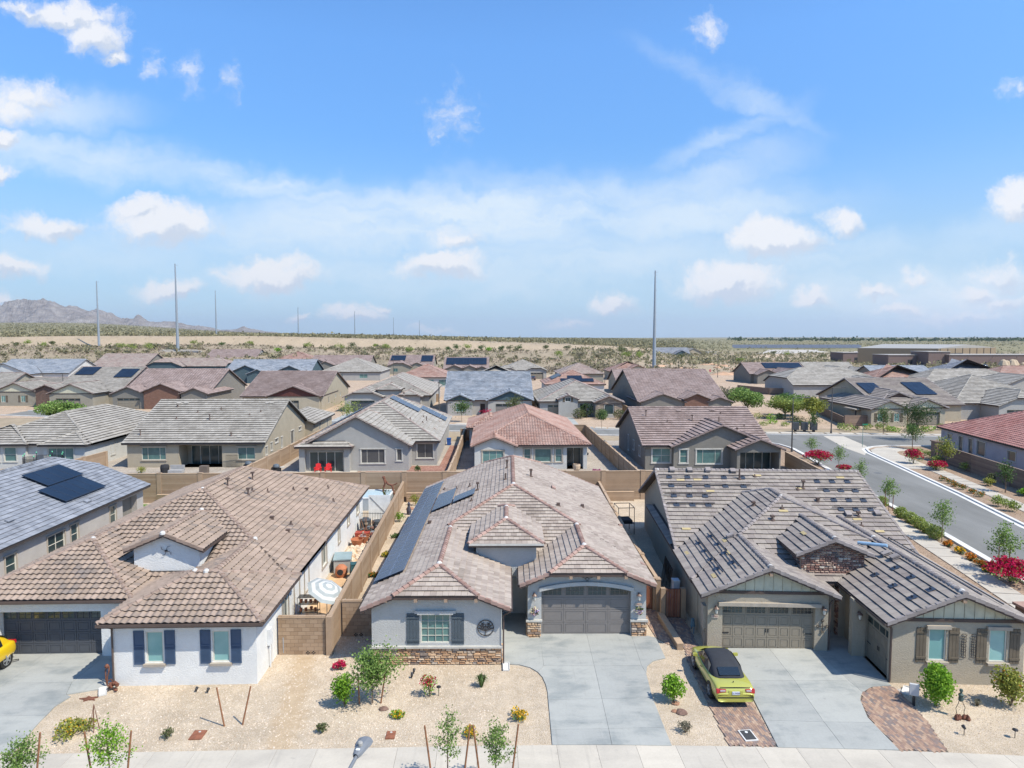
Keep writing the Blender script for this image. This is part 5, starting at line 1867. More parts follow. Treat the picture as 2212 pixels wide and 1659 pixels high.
h3g, b3g = mk('grey house with ledgestone gable, arched windows and clipped shrubs, third row', (10, 135),
   [((-.6, 16.6, .3, 25, 3.1), dict(ax='y')), ((10.2, 16.4, -2.0, 14, 3.1), dict(ax='y', c0=0)), ((3.2, 7.6, -.4, 8, 3.6), dict(ax='y', c0=0, oh=.3))],
   T_G, T_B, ST_GR, FASC, holes=[gar(0, 1.4, 6.0), (0, 'S', 7.9, 9.2, 0, 2.5, 'door', dict(d=1.2)), (1, 'S', 12.4, 14.2, .7, 2.4, 'win', dict(Wn, arch=.35, glass=GL_D, nv=0, shut=(SH_BR, .8, 'board'), so=.05)),
                               (2, 'S', 4.8, 5.9, 3.1, 3.7, 'win', dict(glass=GL_D, nv=1, frame=TRIM_WH, arch=.2, shut=(SH_BR, .45, 'board')))], **FT)
h3h, b3h = mk('dark brown house with brick gable and ribbed brown tiles, third row right', (30, 133.5),
   [((-.8, 17.6, 1, 32, 3.2), dict(ax='x', c0=0, c1=0, p=.36)), ((-.9, 8.5, -1.2, 12, 3.2), dict(ax='y', c0=0, p=.36)), ((12.4, 17.8, -1.2, 12, 3.2), dict(ax='y', c0=0, p=.36)), ((7.6, 13.2, -1.6, 12, 3.8), dict(ax='y', c0=0))],
   T_B, T_B, ST_DG, FASCD, 's', .6, .45, holes=[], nose=.05)
gable(h3a, b3a[1], SIDING)
gable(h3b, b3b[1], SIDING)
gable(h3b, b3b[2], STDARK, 0)
gable(h3c, b3c[3], BRICKR, 0)
gable(h3d, b3d[1], TIMB)
gable(h3f, b3f[1], ST_TEAL)
gable(h3f, b3f[2], ST_TEAL)
gable(h3g, b3g[1], LEDGE, 2.85)
MB().obox((10.66, -1.6, 0), (1.5, 0, 0), (0, .02, 0), (0, 0, 2.8)).obox((14.4, -1.6, 0), (1.55, 0, 0), (0, .02, 0), (0, 0, 2.8)).build('ledgestone_face', LEDGE, h3g.root)
gable(h3h, b3h[3], BRICKR, 0)
# further rows
FF = dict(tw=1.6, te=.8, nose=.08)
def simple(label, x0, x1, y0, y1, tile, wall, ax='y', c=None, gables=(), holes=(), ze=3.2, p=.42, sol=(), style='flat', fasc=FASCD, cap=None):
 cx = (x0 + x1) / 2
 B = [((x0 - cx, x1 - cx, 0, y1 - y0, ze), dict(ax=ax, p=p, c0=c, c1=c))]
 for g in gables:
  B.append(((g[0] - cx, g[1] - cx, g[2] - y0, y0 + 10 - y0, g[3] if len(g) > 3 else ze), dict(ax='y', p=p, c0=g[4] if len(g) > 4 else 0)))
 hs = []
 for i, q in enumerate(holes):
  bi, kind, a, b = q[:4]
  if kind == 'g':
   hs.append(gar(bi, a - cx, b - cx))
  else:
   hs.append(win(bi, a - cx, b - cx, *(q[4:6] if len(q) > 5 else (.9, 2.4))))
 h, bl = mk(label, (cx, y0), B, tile, cap or tile, wall, fasc, style, FF['tw'], FF['te'], hs, FF['nose'])
 for (side, a0, a1, r0, r1, n) in sol:
  if side in 'SN':
   a0, a1 = a0 - cx, a1 - cx
  solar(h, bl[0], side, a0, a1, r0, r1, n, 1, .2)
 return h
simple('blue-grey roofed house with two nested front gables, far left edge', -176, -149, 245.7, 267.4, T_BL, ST_LG, 'x', 0, [(-176, -158, 239), (-177, -166, 236)])
simple('dark walled gable house with wide brown-grey roof against the desert, left', -169.6, -147, 294, 319.6, T_P, ST_DG, 'x', 0)
simple('teal fronted house with pinkish grey hip roof, left of the desert edge', -149.4, -115, 300, 316, T_P, ST_TEAL, 'x', 5, [(-149, -132, 297, 3.2, 4)])
simple('teal and white gabled house with blue-grey roof, left of centre', -94.5, -64, 244.4, 265.4, T_BL, ST_TEAL, 'x', 0, [(-92, -78, 239), (-84, -76, 236), (-77, -64, 241)], [(3, 'w', -73, -71.5), (3, 'w', -70, -68.5)])
simple('small grey house with a single black solar array at the desert edge', -201, -172, 405, 429, T_G, ST_DG, 'x', 5, [(-199, -190, 400)], sol=[('S', -186, -173, 2, 9, 8)])
simple('brown roofed gable house at the desert edge, left', -158, -130, 380, 407, T_B, ST_GR, 'x', 0, [(-152, -143, 375), (-147, -140, 373)])
simple('terracotta-brown hip roofed house at the desert edge', -117.6, -95, 371, 393, T_T, ST_TAN, 'y')
simple('grey-brown house with dark timbered gables at the desert edge', -84, -56, 319, 338, T_B, ST_DG, 'x', 0, [(-86, -73, 315), (-79, -71, 312)])
simple('light grey house with gabled hip roof and green hedge, centre left', -62.4, -40, 250.4, 275, T_G, ST_GR, 'y', None, [], [(0, 'w', -56, -54), (0, 'w', -48, -45)])
simple('brown roofed house with two solar arrays and round stone gable, centre', -45.2, -25, 300, 321.6, T_B, ST_OL, 'x', 0, [(-45, -34, 295, 3.2, 2), (-36, -28, 297)], [(1, 'w', -42, -40)], sol=[('S', -44.5, -38, 5, 10, 5), ('S', -31, -25.8, 4, 10, 4)])
simple('bright terracotta hip roofed house with glass patio doors, centre', -30, -12, 216, 236, T_T, ST_LG, 'y', None, [], [(0, 'w', -24, -18, .2, 2.5), (0, 'w', -16.5, -13, .5, 2.4)])
simple('brown house with brick porch and wide black solar array, centre', -18.9, -.6, 271.7, 292.6, T_B, ST_DG, 'x', 0, [(-18.5, -10, 268), (-6.5, -.4, 268), (-11, -5.5, 266, 3.8)], [(1, 'g', -16.5, -12)], sol=[('S', -18, -1.6, 3.5, 9.5, 14)])
simple('grey-green barrel tiled hip roof house behind the blue-grey roofed house', -7.4, 10.9, 206.6, 222, T_G, ST_TAN, 'y', None, style='flat')
simple('small grey house with hip roof and dark garage, centre right', 3.9, 21.6, 261.4, 280, T_G, ST_GR, 'y', None, [(2, 10, 259, 3.2, 2), (13, 21.6, 258, 3.2, 2)], [(2, 'g', 15, 20)])
simple('pinkish grey hip roofed house with stone corner against the desert', 23.6, 39.7, 235.6, 254.8, T_P, ST_OL, 'y', None)
simple('orange terracotta hip roofed house with stepped solar panels', 14.5, 31.1, 182.7, 200, T_T, ST_LG, 'y', None, sol=[('S', 19, 28, 1.2, 3, 7), ('S', 21, 25, 3, 4.6, 4), ('W', 4, 14, 2.5, 5, 8)])
simple('pinkish mottled tile house with a small dormer near the tall pole', 44, 60.4, 251, 266, T_T, ST_TAN, 'y', None, [(50, 58, 248, 4.0)])
simple('rusty brown shiny flat roofed-looking gable house, centre right', 35.4, 53.0, 191, 207, T_B, ST_TAN, 'x', 0, [(46, 53.5, 188)], [(0, 'w', 38, 41)])
simple('brown house with a long black solar array and brick gable, right', 89, 110, 231.7, 249, T_B, ST_DG, 'x', 0, [(90, 98, 228), (104, 111, 229), (97, 104, 226, 3.8)], [(1, 'w', 93, 95)], sol=[('S', 96, 109.5, 4, 8, 12)])
simple('grey house with stone porch gable and taupe garage gable, right', 114.6, 133, 241.9, 258, T_G, ST_OL, 'x', 0, [(127, 136, 238), (119, 127, 237, 3.8)])
simple('slate blue roofed gable house in front of the warehouse', 122.8, 143, 213.2, 229, T_BL, ST_DG, 'x', 0)
simple('pale grey hip roofed house in front of the brown workshops', 152, 176, 226, 242, T_S, ST_GR, 'y', None)
simple('terracotta hip roofed house by the parked machines at the right edge', 160, 186, 208, 224, T_T, ST_TAN, 'x', 6)
h7a = simple('light striped hip roofed house with rear patio roof, right of the street trees', 80, 104.6, 178, 198, T_G, ST_GR, 'x', 6, [(93, 105, 170, 3.0)])
simple('mottled terracotta hip roofed house behind the solar-roofed corner house', 98.9, 123.1, 176, 195, T_T, ST_TAN, 'y', None)
simple('warm grey gable house with light roof at the right edge', 112, 138, 168, 188, T_G, ST_GR, 'x', 6, [(121, 138, 160)])
h7c, b7c = mk('olive corner house with sage gables, stone dormer and two black solar arrays, right', (74, 119.5),
   [((-1.6, 15.5, 6, 30, 3.2), dict(ax='x', c0=0, c1=0, p=.36)), ((-4.6, 9.0, 1, 22, 3.2), dict(ax='y', p=.40)), ((-6.8, .6, -1.2, 14, 3.2), dict(ax='y', c0=0)), ((.9, 8.6, .4, 14, 3.2), dict(ax='y', c0=0)), ((-.9, 4.5, 4.5, 14, 4.6), dict(ax='y', c0=0, walls=3, oh=.4))],
   T_R, T_Rcap, ST_TAN, FASC, holes=[win(2, -5.2, -4.2, **shut), win(2, -2.2, -1.2, **shut), gar(3, 2.0, 7.2)], **FT)
gable(h7c, b7c[2], SIDING)
gable(h7c, b7c[3], SIDING)
gable(h7c, b7c[4], STDARK, 3)
solar(h7c, b7c[0], 'S', -.6, 3.0, 4.6, 9.4, 4, 3, .2)
solar(h7c, b7c[0], 'S', 8.6, 12.8, 4.0, 9.6, 4, 3, .2)
h7d, b7d = mk('light grey hip roofed house with wide garage behind the red roofed house, right', (90, 128),
   [((-1, 22, 0, 24, 3.2), dict(ax='y')), ((4, 17, -5, 10, 3.2), dict(ax='y', c0=3)), ((14, 23, -2, 10, 3.2), dict(ax='y', c0=3))],
   T_G, T_G, ST_GR, FASC, holes=[gar(1, 6, 13)], **FT)
hrd, brd = mk('pale stucco house with dusty red barrel tile roof beyond the brown wall, right edge', (62, 77),
   [((0, 22, -1.5, 19.8, 3.0), dict(ax='y'))], T_RED, T_RED, stucco('stucco_mauve', (.40, .37, .39)), FASCD, 's', .45, .42,
   holes=[(0, 'W', 16.4, 17.6, 1.6, 2.3, 'win', dict(Sm)), (0, 'W', 13.6, 14.6, .3, 2.4, 'win', Sm), (0, 'W', 11.2, 12.2, .3, 2.4, 'win', Sm), (0, 'W', 8.3, 10.2, .5, 2.4, 'win', Sm), (0, 'W', 2.0, 3.6, 1.0, 2.2, 'win', Sm)])
hrd.root.rotation_euler = (0, 0, R(-8))
# far blue house and beige house in the desert lots
simple('dark blue-grey roofed new house standing alone beyond the tall pole', 118, 142, 480, 500, T_S, ST_TEAL, 'x', 0, [(128, 141, 476)], p=.5)
simple('beige gabled new house standing alone next to the blue-grey one', 143, 160, 505, 530, T_G, ST_TAN, 'y', 0, p=.5)
# ------------------------------------------------------------------ block walls
BLOCKC = tinted('block_tan', [(0, (.285, .195, .125)), (.5, (.325, .228, .15)), (1, (.365, .262, .178))], .92, 1.2, .1, 25)
CAPC = plain('wall_cap', (.40, .285, .19), .9)
BLOCKD = tinted('block_brown', [(0, (.165, .115, .09)), (.5, (.20, .145, .11)), (1, (.235, .17, .13))], .92, 1.2, .1, 25)
JNT = plain('block_joint', (.17, .115, .075), .95)
PILM = [plain('wall_plaster', (.34, .24, .16), .92, var=.08)]
def wall_run(name, pts, h, label, mat=None, cap=None, step=3.6, pil=True, blocks=False, group=None, th=.17, hs=None, rows=True, wide=.42):
 """a garden wall along pts: panels, posts, coping; with blocks=True every block is a piece"""
 mat = mat or BLOCKC
 cap = cap or CAPC
 root = empty(name, (0, 0, 0), 0, label, 'wall', group)
 nb = 0
 for a, b in zip(pts, pts[1:]):
  L = math.hypot(b[0] - a[0], b[1] - a[1])
  dx, dy = (b[0] - a[0]) / L, (b[1] - a[1]) / L
  rz = math.atan2(dy, dx)
  n = max(1, round(L / step))
  for k in range(n):
   t0, t1 = k / n * L, (k + 1) / n * L
   H = h if hs is None else h + hs * ((k + nb) % 2)
   cx, cy = a[0] + dx * (t0 + t1) / 2, a[1] + dy * (t0 + t1) / 2
   l = t1 - t0
   if blocks:
    MB().box((cx, cy, H / 2), (l, th - .03, H), rz).build('wall_core', JNT, root)
    z = 0
    r_ = 0
    while z < H - .05:
     x = -l / 2
     first = .2 if r_ % 2 else .4
     while x < l / 2 - .02:
      bl = min(first, l / 2 - x)
      first = .4
      if bl > .05:
       MB().box((cx + dx * (x + bl / 2), cy + dy * (x + bl / 2), z + .1), (bl - .012, th, .188), rz, rnd.random()).build('block', mat, root)
      x += bl
     z += .2
     r_ += 1
   else:
    m = MB()
    z = 0
    while z < H - .05:
     zh = min(.2, H - z)
     m.box((cx, cy, z + zh / 2 - .004), (l - .05, th, zh - .012), rz, rnd.random())
     z += zh
    m.box((cx, cy, H / 2), (l - .06, th - .03, H), rz, .2)
    m.build('wall_panel', mat, root)
   MB().box((cx, cy, H + .03), (l - .02, th + .04, .06), rz).build('coping', cap, root)
   if pil and k < n:
    px, py = a[0] + dx * t0, a[1] + dy * t0
    MB().box((px, py, (H + .05) / 2), (wide, th + .1, H + .05), rz).box((px, py, H + .08), (wide + .04, th + .14, .06), rz).build('post', cap if False else PILM[0], root)
  nb += n
 px, py = pts[-1]
 if pil:
  MB().box((px, py, (h + .05) / 2), (wide, th + .1, h + .05), rz).build('post', PILM[0], root)
 return root
wall_run('block_wall', [(-75, 66.1), (-8.5, 66.1)], 2.8, 'long tall tan block wall with posts behind the left and middle back yards', step=4.0)
wall_run('block_wall', [(-8.4, 66.1), (30.5, 66.0)], 2.8, 'tall tan block wall behind the middle and right houses', step=4.0)
# low retaining step against the tall wall
wall_run('retaining_wall', [(-32, 65.6), (-8.6, 65.6)], .85, 'low tan retaining wall at the foot of the tall back wall', pil=False, th=.3)
wall_run('retaining_wall', [(-8.2, 65.6), (14, 65.5)], .85, 'low tan retaining wall at the foot of the wall behind the middle house', pil=False, th=.3)
fw = empty('block_wall', (0, 0, 0), 0, 'stepped tan block wall between the left house side yard and the middle house', 'wall')
ys = [33.8, 36.0, 39.2, 42.3, 45.8, 49.4, 53.3, 57.8, 61.6, 65.9]
for k, (a, b) in enumerate(zip(ys, ys[1:])):
 H = 1.9
 x0_, x1_ = -8.14 - .012 * (a - 33), -8.14 - .012 * (b - 33)
 rz = math.atan2(b - a, x1_ - x0_)
 m = MB()
 z = 0
 while z < H - .05:
  m.box(((x0_ + x1_) / 2, (a + b) / 2, z + .096), (b - a - .04, .17, .188), rz, rnd.random())
  z += .2
 m.box(((x0_ + x1_) / 2, (a + b) / 2, H / 2), (b - a - .05, .14, H), rz, .2)
 m.build('wall_panel', BLOCKC, fw)
 MB().box(((x0_ + x1_) / 2, (a + b) / 2, H + .03), (b - a - .02, .22, .06), rz).build('coping', CAPC, fw)
 MB().box((x0_, a, H / 2 + .04), (.3, .42, H + .08)).build('post', PILM[0], fw)
wall_run('block_wall', [(-10.72, 33.84), (-8.35, 33.8)], 1.9, 'short tan block wall closing the left house side yard, with ornamental vent blocks', blocks=True, pil=False, step=9)
wall_run('block_wall', [(-7.95, 35.86), (-5.85, 35.84)], 1.9, 'short tan block return wall half in shadow at the left corner of the middle house', blocks=True, pil=False, step=9)
m = MB()
for dx in (-.14, .14):
 for t in range(4):
  a = t * math.pi / 2
  m.box((-9.1 + dx + .07 * math.cos(a), 33.73, .1 + .06 * math.sin(a)), (.06, .03, .05))
m.build('vent_block', DARKM, label='dark pierced vent blocks at the foot of the short left wall', cat='vent')
m = MB()
for dx in (-.14, .14):
 for t in range(4):
  a = t * math.pi / 2
  m.box((-7.1 + dx + .07 * math.cos(a), 35.75, .1 + .06 * math.sin(a)), (.06, .03, .05))
m.build('vent_block', DARKM, label='dark pierced vent blocks at the foot of the shaded return wall', cat='vent')
# walls and gates between the middle and right houses
wall_run('block_wall', [(9.62, 37.6), (9.66, 33.6)], .3, 'low tan curb wall between the two paver paths beside the driveway', pil=False, th=.3)
wall_run('block_wall', [(9.75, 38.8), (9.9, 48), (10.2, 57), (10.6, 65.8)], 1.8, 'tan block wall running back between the middle and right houses', step=4)
WOODG = tinted('gate_wood', [(0, (.22, .085, .05)), (.5, (.29, .12, .07)), (1, (.36, .17, .10))], .7, 3, .2, 30)
def gate(a, b, h, label, n=7):
 L = math.hypot(b[0] - a[0], b[1] - a[1])
 rz = math.atan2(b[1] - a[1], b[0] - a[0])
 e = empty('side_gate', (a[0], a[1], 0), rz, label, 'gate')
 w = L / n
 for k in range(n):
  MB().box((w * (k + .5), 0, h / 2 + .05), (w - .015, .03, h - .06), 0, rnd.random()).build('board', WOODG, e)
 m = MB()
 m.box((L / 2, .03, .08), (L, .04, .06)).box((L / 2, .03, h), (L, .04, .06)).box((.02, 0, h / 2), (.04, .05, h)).box((L - .02, 0, h / 2), (.04, .05, h))
 m.build('gate_frame', DARKM, e)
 for x in (-.15, L + .15):
  MB().box((x, 0, h / 2 + .03), (.26, .26, h + .1)).build('post', PILM[0], e)
gate((8.62, 38.84), (9.45, 38.82), 1.85, 'narrow rust wood gate right of the middle garage')
gate((9.9, 37.58), (10.75, 37.55), 1.7, 'black framed wood gate beside the right house, with a blue bin behind', 6)
gate((-4.4, 104.6), (-2.6, 104.5), 1.8, 'brown wood gate behind the blue bin at the second row street', 4)
# walls of the second row
wall_run('block_wall', [(-47.4, 66.6), (-46.4, 83)], 2.2, 'tan block side wall left of the tan gabled house, with a blue towel', step=4)
wall_run('block_wall', [(-26.6, 66.6), (-26.0, 84), (-25.6, 104)], 2.0, 'tan block side wall between the tan gabled house and the big rear gable house', step=4)
wall_run('block_wall', [(-4.6, 66.6), (-4.2, 84), (-4.0, 104)], 1.9, 'tan block side wall left of the terracotta roofed house', step=4)
wall_run('block_wall', [(15.6, 66.4), (15.4, 84), (15.2, 108)], 1.9, 'long tan block side wall right of the terracotta roofed house', step=3.2)
wall_run('block_wall', [(12.4, 108.6), (15.2, 108.2)], 1.9, 'short tan block wall closing the yard right of the terracotta roofed house', step=4)
wall_run('block_wall', [(-27.5, 168), (-13, 168)], 1.9, 'tan block wall behind the pale tower house in the third row', step=4)
wall_run('block_wall', [(9.3, 137.5), (9.6, 165)], 1.9, 'tan block side wall right of the blue-grey roofed house', step=4)
wall_run('block_wall', [(27.5, 134), (28.2, 165)], 1.9, 'tan block side wall left of the dark brown brick-gabled house', step=4)
wall_run('block_wall', [(27.0, 33), (28.0, 43), (30.2, 51), (33.2, 60.5), (35.2, 70.5), (36.4, 82.5)], 1.8, 'long sunlit tan block wall along the side street sidewalk', step=5, pil=False)
PILM[0] = plain('post_brown', (.185, .13, .10), .92, var=.08)
wall_run('block_wall', [(53.0, 52), (54.5, 63), (57.8, 85.6)], 2.1, 'brown block wall of the red roofed house, right edge', BLOCKD, BLOCKD, step=8, th=.2, pil=False)
e = empty('wall_pillar', (57.9, 86.2, 0), 0, 'square brown block pillar ending the brown wall at the street corner', 'pillar')
MB().box((0, 0, 1.2), (.9, .9, 2.4)).build('pillar_shaft', BLOCKD, e)
MB().box((0, 0, 2.46), (1.1, 1.1, .14)).build('pillar_cap', PILM[0], e)
e = empty('wall_pillar', (28.05, 33.9, 0), 0, 'square brown capped pillar at the lower right edge by the street wall', 'pillar')
MB().box((0, 0, .95), (.8, .8, 1.9)).build('pillar_shaft', BLOCKD, e)
MB().box((0, 0, 1.96), (1.0, 1.0, .14)).build('pillar_cap', plain('cap_pink', (.34, .22, .17), .9), e)
wall_run('block_wall', [(75.5, 152), (70.4, 153.5)], 1.8, 'brown block wall left of the olive corner house patio', BLOCKD, BLOCKD, step=4, pil=False)
wall_run('block_wall', [(68.2, 139), (63.4, 120)], 1.6, 'low brown block wall sloping past the green street trees', BLOCKD, BLOCKD, step=5, pil=False)
wall_run('block_wall', [(63.6, 119.4), (69, 120.2)], 1.9, 'brown block wall with stone pillar in front of the olive corner house', BLOCKD, BLOCKD, step=6, pil=True, wide=.9)
wall_run('block_wall', [(72.5, 198), (77, 186), (83, 184)], 1.8, 'brown block wall at the far bend of the street, right', BLOCKD, BLOCKD, step=6, pil=False)
PILM[0] = MATS['wall_plaster']
def iron_fence(a, b, h, label):
 L = math.hypot(b[0] - a[0], b[1] - a[1])
 rz = math.atan2(b[1] - a[1], b[0] - a[0])
 e = empty('iron_fence', (a[0], a[1], 0), rz, label, 'fence')
 n = int(L / .13)
 for k in range(n + 1):
  MB().box((L * k / n, 0, h / 2), (.02, .02, h)).build('picket', DARKM, e)
 MB().box((L / 2, 0, .12), (L, .03, .03)).box((L / 2, 0, h - .08), (L, .03, .03)).build('rail', DARKM, e)
iron_fence((-10.9, 56.8), (-8.7, 56.6), 1.3, 'dark iron fence by the hot tub end of the left side yard')
iron_fence((-32.4, 83.8), (-30.6, 83.9), 1.6, 'black iron gate beside the tan gabled house')
iron_fence((8.8, 56.0), (10.2, 56.0), 1.2, 'low iron fence behind the middle house')
# ------------------------------------------------------------------ leaves and plants
def leafmat(name, stops, trans=.35):
 if name in MATS:
  return MATS[name]
 m = bpy.data.materials.new(name)
 m.use_nodes = True
 t = NT(m.node_tree)
 a = t.n('ShaderNodeAttribute', attribute_name='tint').outputs['Fac']
 c = t.ramp(a, stops)
 d = t.n('ShaderNodeBsdfPrincipled', {'Base Color': c, 'Roughness': .6, 'Specular IOR Level': .25})
 tr = t.n('ShaderNodeBsdfTranslucent', {'Color': c})
 mx = t.n('ShaderNodeMixShader', {0: trans, 1: d.outputs[0], 2: tr.outputs[0]})
 o = t.n('ShaderNodeOutputMaterial')
 t.t.links.new(mx.outputs[0], o.inputs[0])
 MATS[name] = m
 return m
LF_BR = leafmat('leaf_bright', [(0, (.08, .17, .015)), (.5, (.19, .36, .03)), (1, (.34, .52, .06))])
LF_MD = leafmat('leaf_mid', [(0, (.04, .075, .02)), (.5, (.085, .145, .04)), (1, (.16, .23, .07))])
LF_OL = leafmat('leaf_olive', [(0, (.06, .075, .03)), (.5, (.12, .14, .055)), (1, (.20, .21, .09))])
LF_DK = leafmat('leaf_dark', [(0, (.02, .045, .012)), (.5, (.045, .08, .022)), (1, (.085, .13, .04))])
LF_YG = leafmat('leaf_yellow_green', [(0, (.12, .14, .03)), (.5, (.26, .28, .05)), (1, (.42, .42, .10))])
LF_PV = leafmat('leaf_palo_verde', [(0, (.13, .17, .04)), (.5, (.25, .31, .07)), (1, (.38, .43, .13))])
LF_GY = leafmat('leaf_grey', [(0, (.11, .10, .07)), (.5, (.18, .165, .11)), (1, (.26, .24, .16))])
FL_RD = leafmat('flower_magenta', [(0, (.30, .008, .03)), (.5, (.55, .012, .07)), (1, (.70, .03, .14))], .3)
FL_YL = leafmat('flower_yellow', [(0, (.65, .33, .01)), (1, (.85, .55, .03))], .3)
FL_OR = leafmat('flower_orange', [(0, (.6, .17, .02)), (1, (.8, .35, .05))], .3)
BARK = plain('bark', (.17, .12, .085), .9)
BARKG = plain('bark_green', (.16, .17, .07), .9)
STAKE = plain('stake_wood', (.26, .12, .06), .85, var=.25, scale=6)
LF_FR = leafmat('leaf_fresh', [(0, (.07, .13, .025)), (.5, (.17, .27, .06)), (1, (.32, .42, .13))])
LF_SC = leafmat('leaf_scrub', [(0, (.15, .135, .075)), (.5, (.25, .225, .125)), (1, (.36, .32, .19))])
LF_SB = leafmat('leaf_scrub_brown', [(0, (.17, .135, .095)), (.5, (.27, .215, .15)), (1, (.38, .31, .22))])
def big_tree(name, loc, h, w, mat, n, sz, seed, label, group=None):
 rs = random.Random(seed)
 e = empty(name, (loc[0], loc[1], 0.0), 0, label, 'tree', group)
 t = MB()
 cl = []
 for k in range(11):
  a = k * 2.4
  q = w / 2 * rs.uniform(.15, .68)
  z = h * rs.uniform(.42, .78) * (1 - .25 * q / w)
  c = (q * math.cos(a), q * math.sin(a), z)
  cl.append((c, (w * rs.uniform(.16, .24), w * rs.uniform(.16, .24), h * rs.uniform(.14, .2))))
  t.tube((0, 0, h * .2), c, .07, .03, 5)
 t.tube((0, 0, -.1), (0, 0, h * .5), .16, .09, 7)
 t.build('trunk', BARKG, e)
 crown(rs, cl, n, sz, .5).build('crown', mat, e)
 return e
def leaf(m, p, sz, rs, tint, asp=.55):
 th = rs.uniform(0, 6.283)
 ph = rs.uniform(-.9, 1.2)
 d = Vector((math.cos(th) * math.cos(ph), math.sin(th) * math.cos(ph), math.sin(ph)))
 s = d.cross(Vector((rs.uniform(-1, 1), rs.uniform(-1, 1), rs.uniform(-.3, 1)))).normalized() * sz * asp
 d = d * sz
 m.face([p - s * .3, p + d * .5 - s, p + d, p + d * .5 + s], tint)
def clump_pts(rs, n, c, r, hollow=.35):
 out = []
 for _ in range(n):
  while True:
   x, y, z = rs.uniform(-1, 1), rs.uniform(-1, 1), rs.uniform(-1, 1)
   q = x * x + y * y + z * z
   if hollow * hollow < q < 1:
    break
  out.append((Vector((c[0] + x * r[0], c[1] + y * r[1], c[2] + z * r[2])), q, z))
 return out
def crown(rs, clumps, n, sz, asp=.55, base=None):
 m = MB()
 tot = sum(c[1][0] * c[1][2] for c in clumps)
 for c, r in clumps:
  k = int(n * r[0] * r[2] / tot)
  tone = rs.uniform(-.18, .18)
  for p, q, z in clump_pts(rs, k, c, r):
   if p.z < .03:
    p.z = rs.uniform(.03, .12)
   leaf(m, p, sz * rs.uniform(.6, 1.3), rs, max(0, min(1, .5 + tone + rs.uniform(-.3, .3))), asp)
 return m
def bush(name, loc, w, h, mat, label, cat='bush', n=500, sz=.07, seed=0, group=None, flowers=None, nf=120, fs=.06, shape='round', stems=5, parts=True):
 rs = random.Random(seed or int(abs(loc[0] * 71 + loc[1] * 13)) + 3)
 e = empty(name, (loc[0], loc[1], 0.0), rs.uniform(0, 6), label, cat, group)
 cl = []
 if shape == 'round':
  for k in range(9):
   a = rs.uniform(0, 6.28)
   q = rs.uniform(.0, .55) * w / 2
   cl.append(((q * math.cos(a), q * math.sin(a), h * rs.uniform(.42, .68)), (w * rs.uniform(.2, .32), w * rs.uniform(.2, .32), h * rs.uniform(.22, .34))))
  cl.append(((0, 0, h * .45), (w * .42, w * .42, h * .4)))
 elif shape == 'ball':
  cl.append(((0, 0, h * .5), (w * .5, w * .5, h * .5)))
 elif shape == 'low':
  for k in range(8):
   a = rs.uniform(0, 6.28)
   q = rs.uniform(.1, .7) * w / 2
   cl.append(((q * math.cos(a), q * math.sin(a), h * rs.uniform(.3, .6)), (w * .2, w * .2, h * rs.uniform(.3, .45))))
 m = crown(rs, cl, n, sz)
 m.build('foliage', mat, e)
 if stems:
  s = MB()
  for k in range(stems):
   a = rs.uniform(0, 6.28)
   q = rs.uniform(.1, .3) * w
   s.path([(0, 0, -.02), (q * .4 * math.cos(a), q * .4 * math.sin(a), h * .3), (q * math.cos(a), q * math.sin(a), h * .65)], .012 + .006 * w, 4)
  s.build('stem', BARK, e)
 if flowers:
  f = MB()
  for k in range(nf):
   c, r = rs.choice(cl)
   while True:
    x, y, z = rs.gauss(0, 1), rs.gauss(0, 1), abs(rs.gauss(0, 1)) * .9 - .1
    q = math.sqrt(x * x + y * y + z * z)
    if q > .1:
     break
   q /= rs.uniform(.75, 1.06)
   p = Vector((c[0] + x / q * r[0], c[1] + y / q * r[1], max(.05, c[2] + z / q * r[2])))
   for i in range(3):
    leaf(f, p, fs, rs, rs.random(), .8)
  f.build('flowers', flowers, e)
 return e
def spiky(loc, w, h, mat, label, n=70, cat='grass clump', group=None, seed=1):
 rs = random.Random(seed + int(abs(loc[0] * 31)))
 m = MB()
 for k in range(n):
  a = rs.uniform(0, 6.28)
  q = rs.uniform(.35, 1) * w / 2
  d = Vector((math.cos(a), math.sin(a), 0))
  s = Vector((-d.y, d.x, 0)) * .012
  p0, p1, p2 = Vector((0, 0, 0)) + d * .04, d * q * .5 + Vector((0, 0, h * rs.uniform(.6, 1))), d * q + Vector((0, 0, h * rs.uniform(.3, .8)))
  t = rs.random()
  m.face([p0 - s, p0 + s, p1 + s, p1 - s], t)
  m.face([p1 - s, p1 + s, p2], t)
 return m.build('ornamental_grass', mat, None, None, label, cat, group, (loc[0], loc[1], 0))
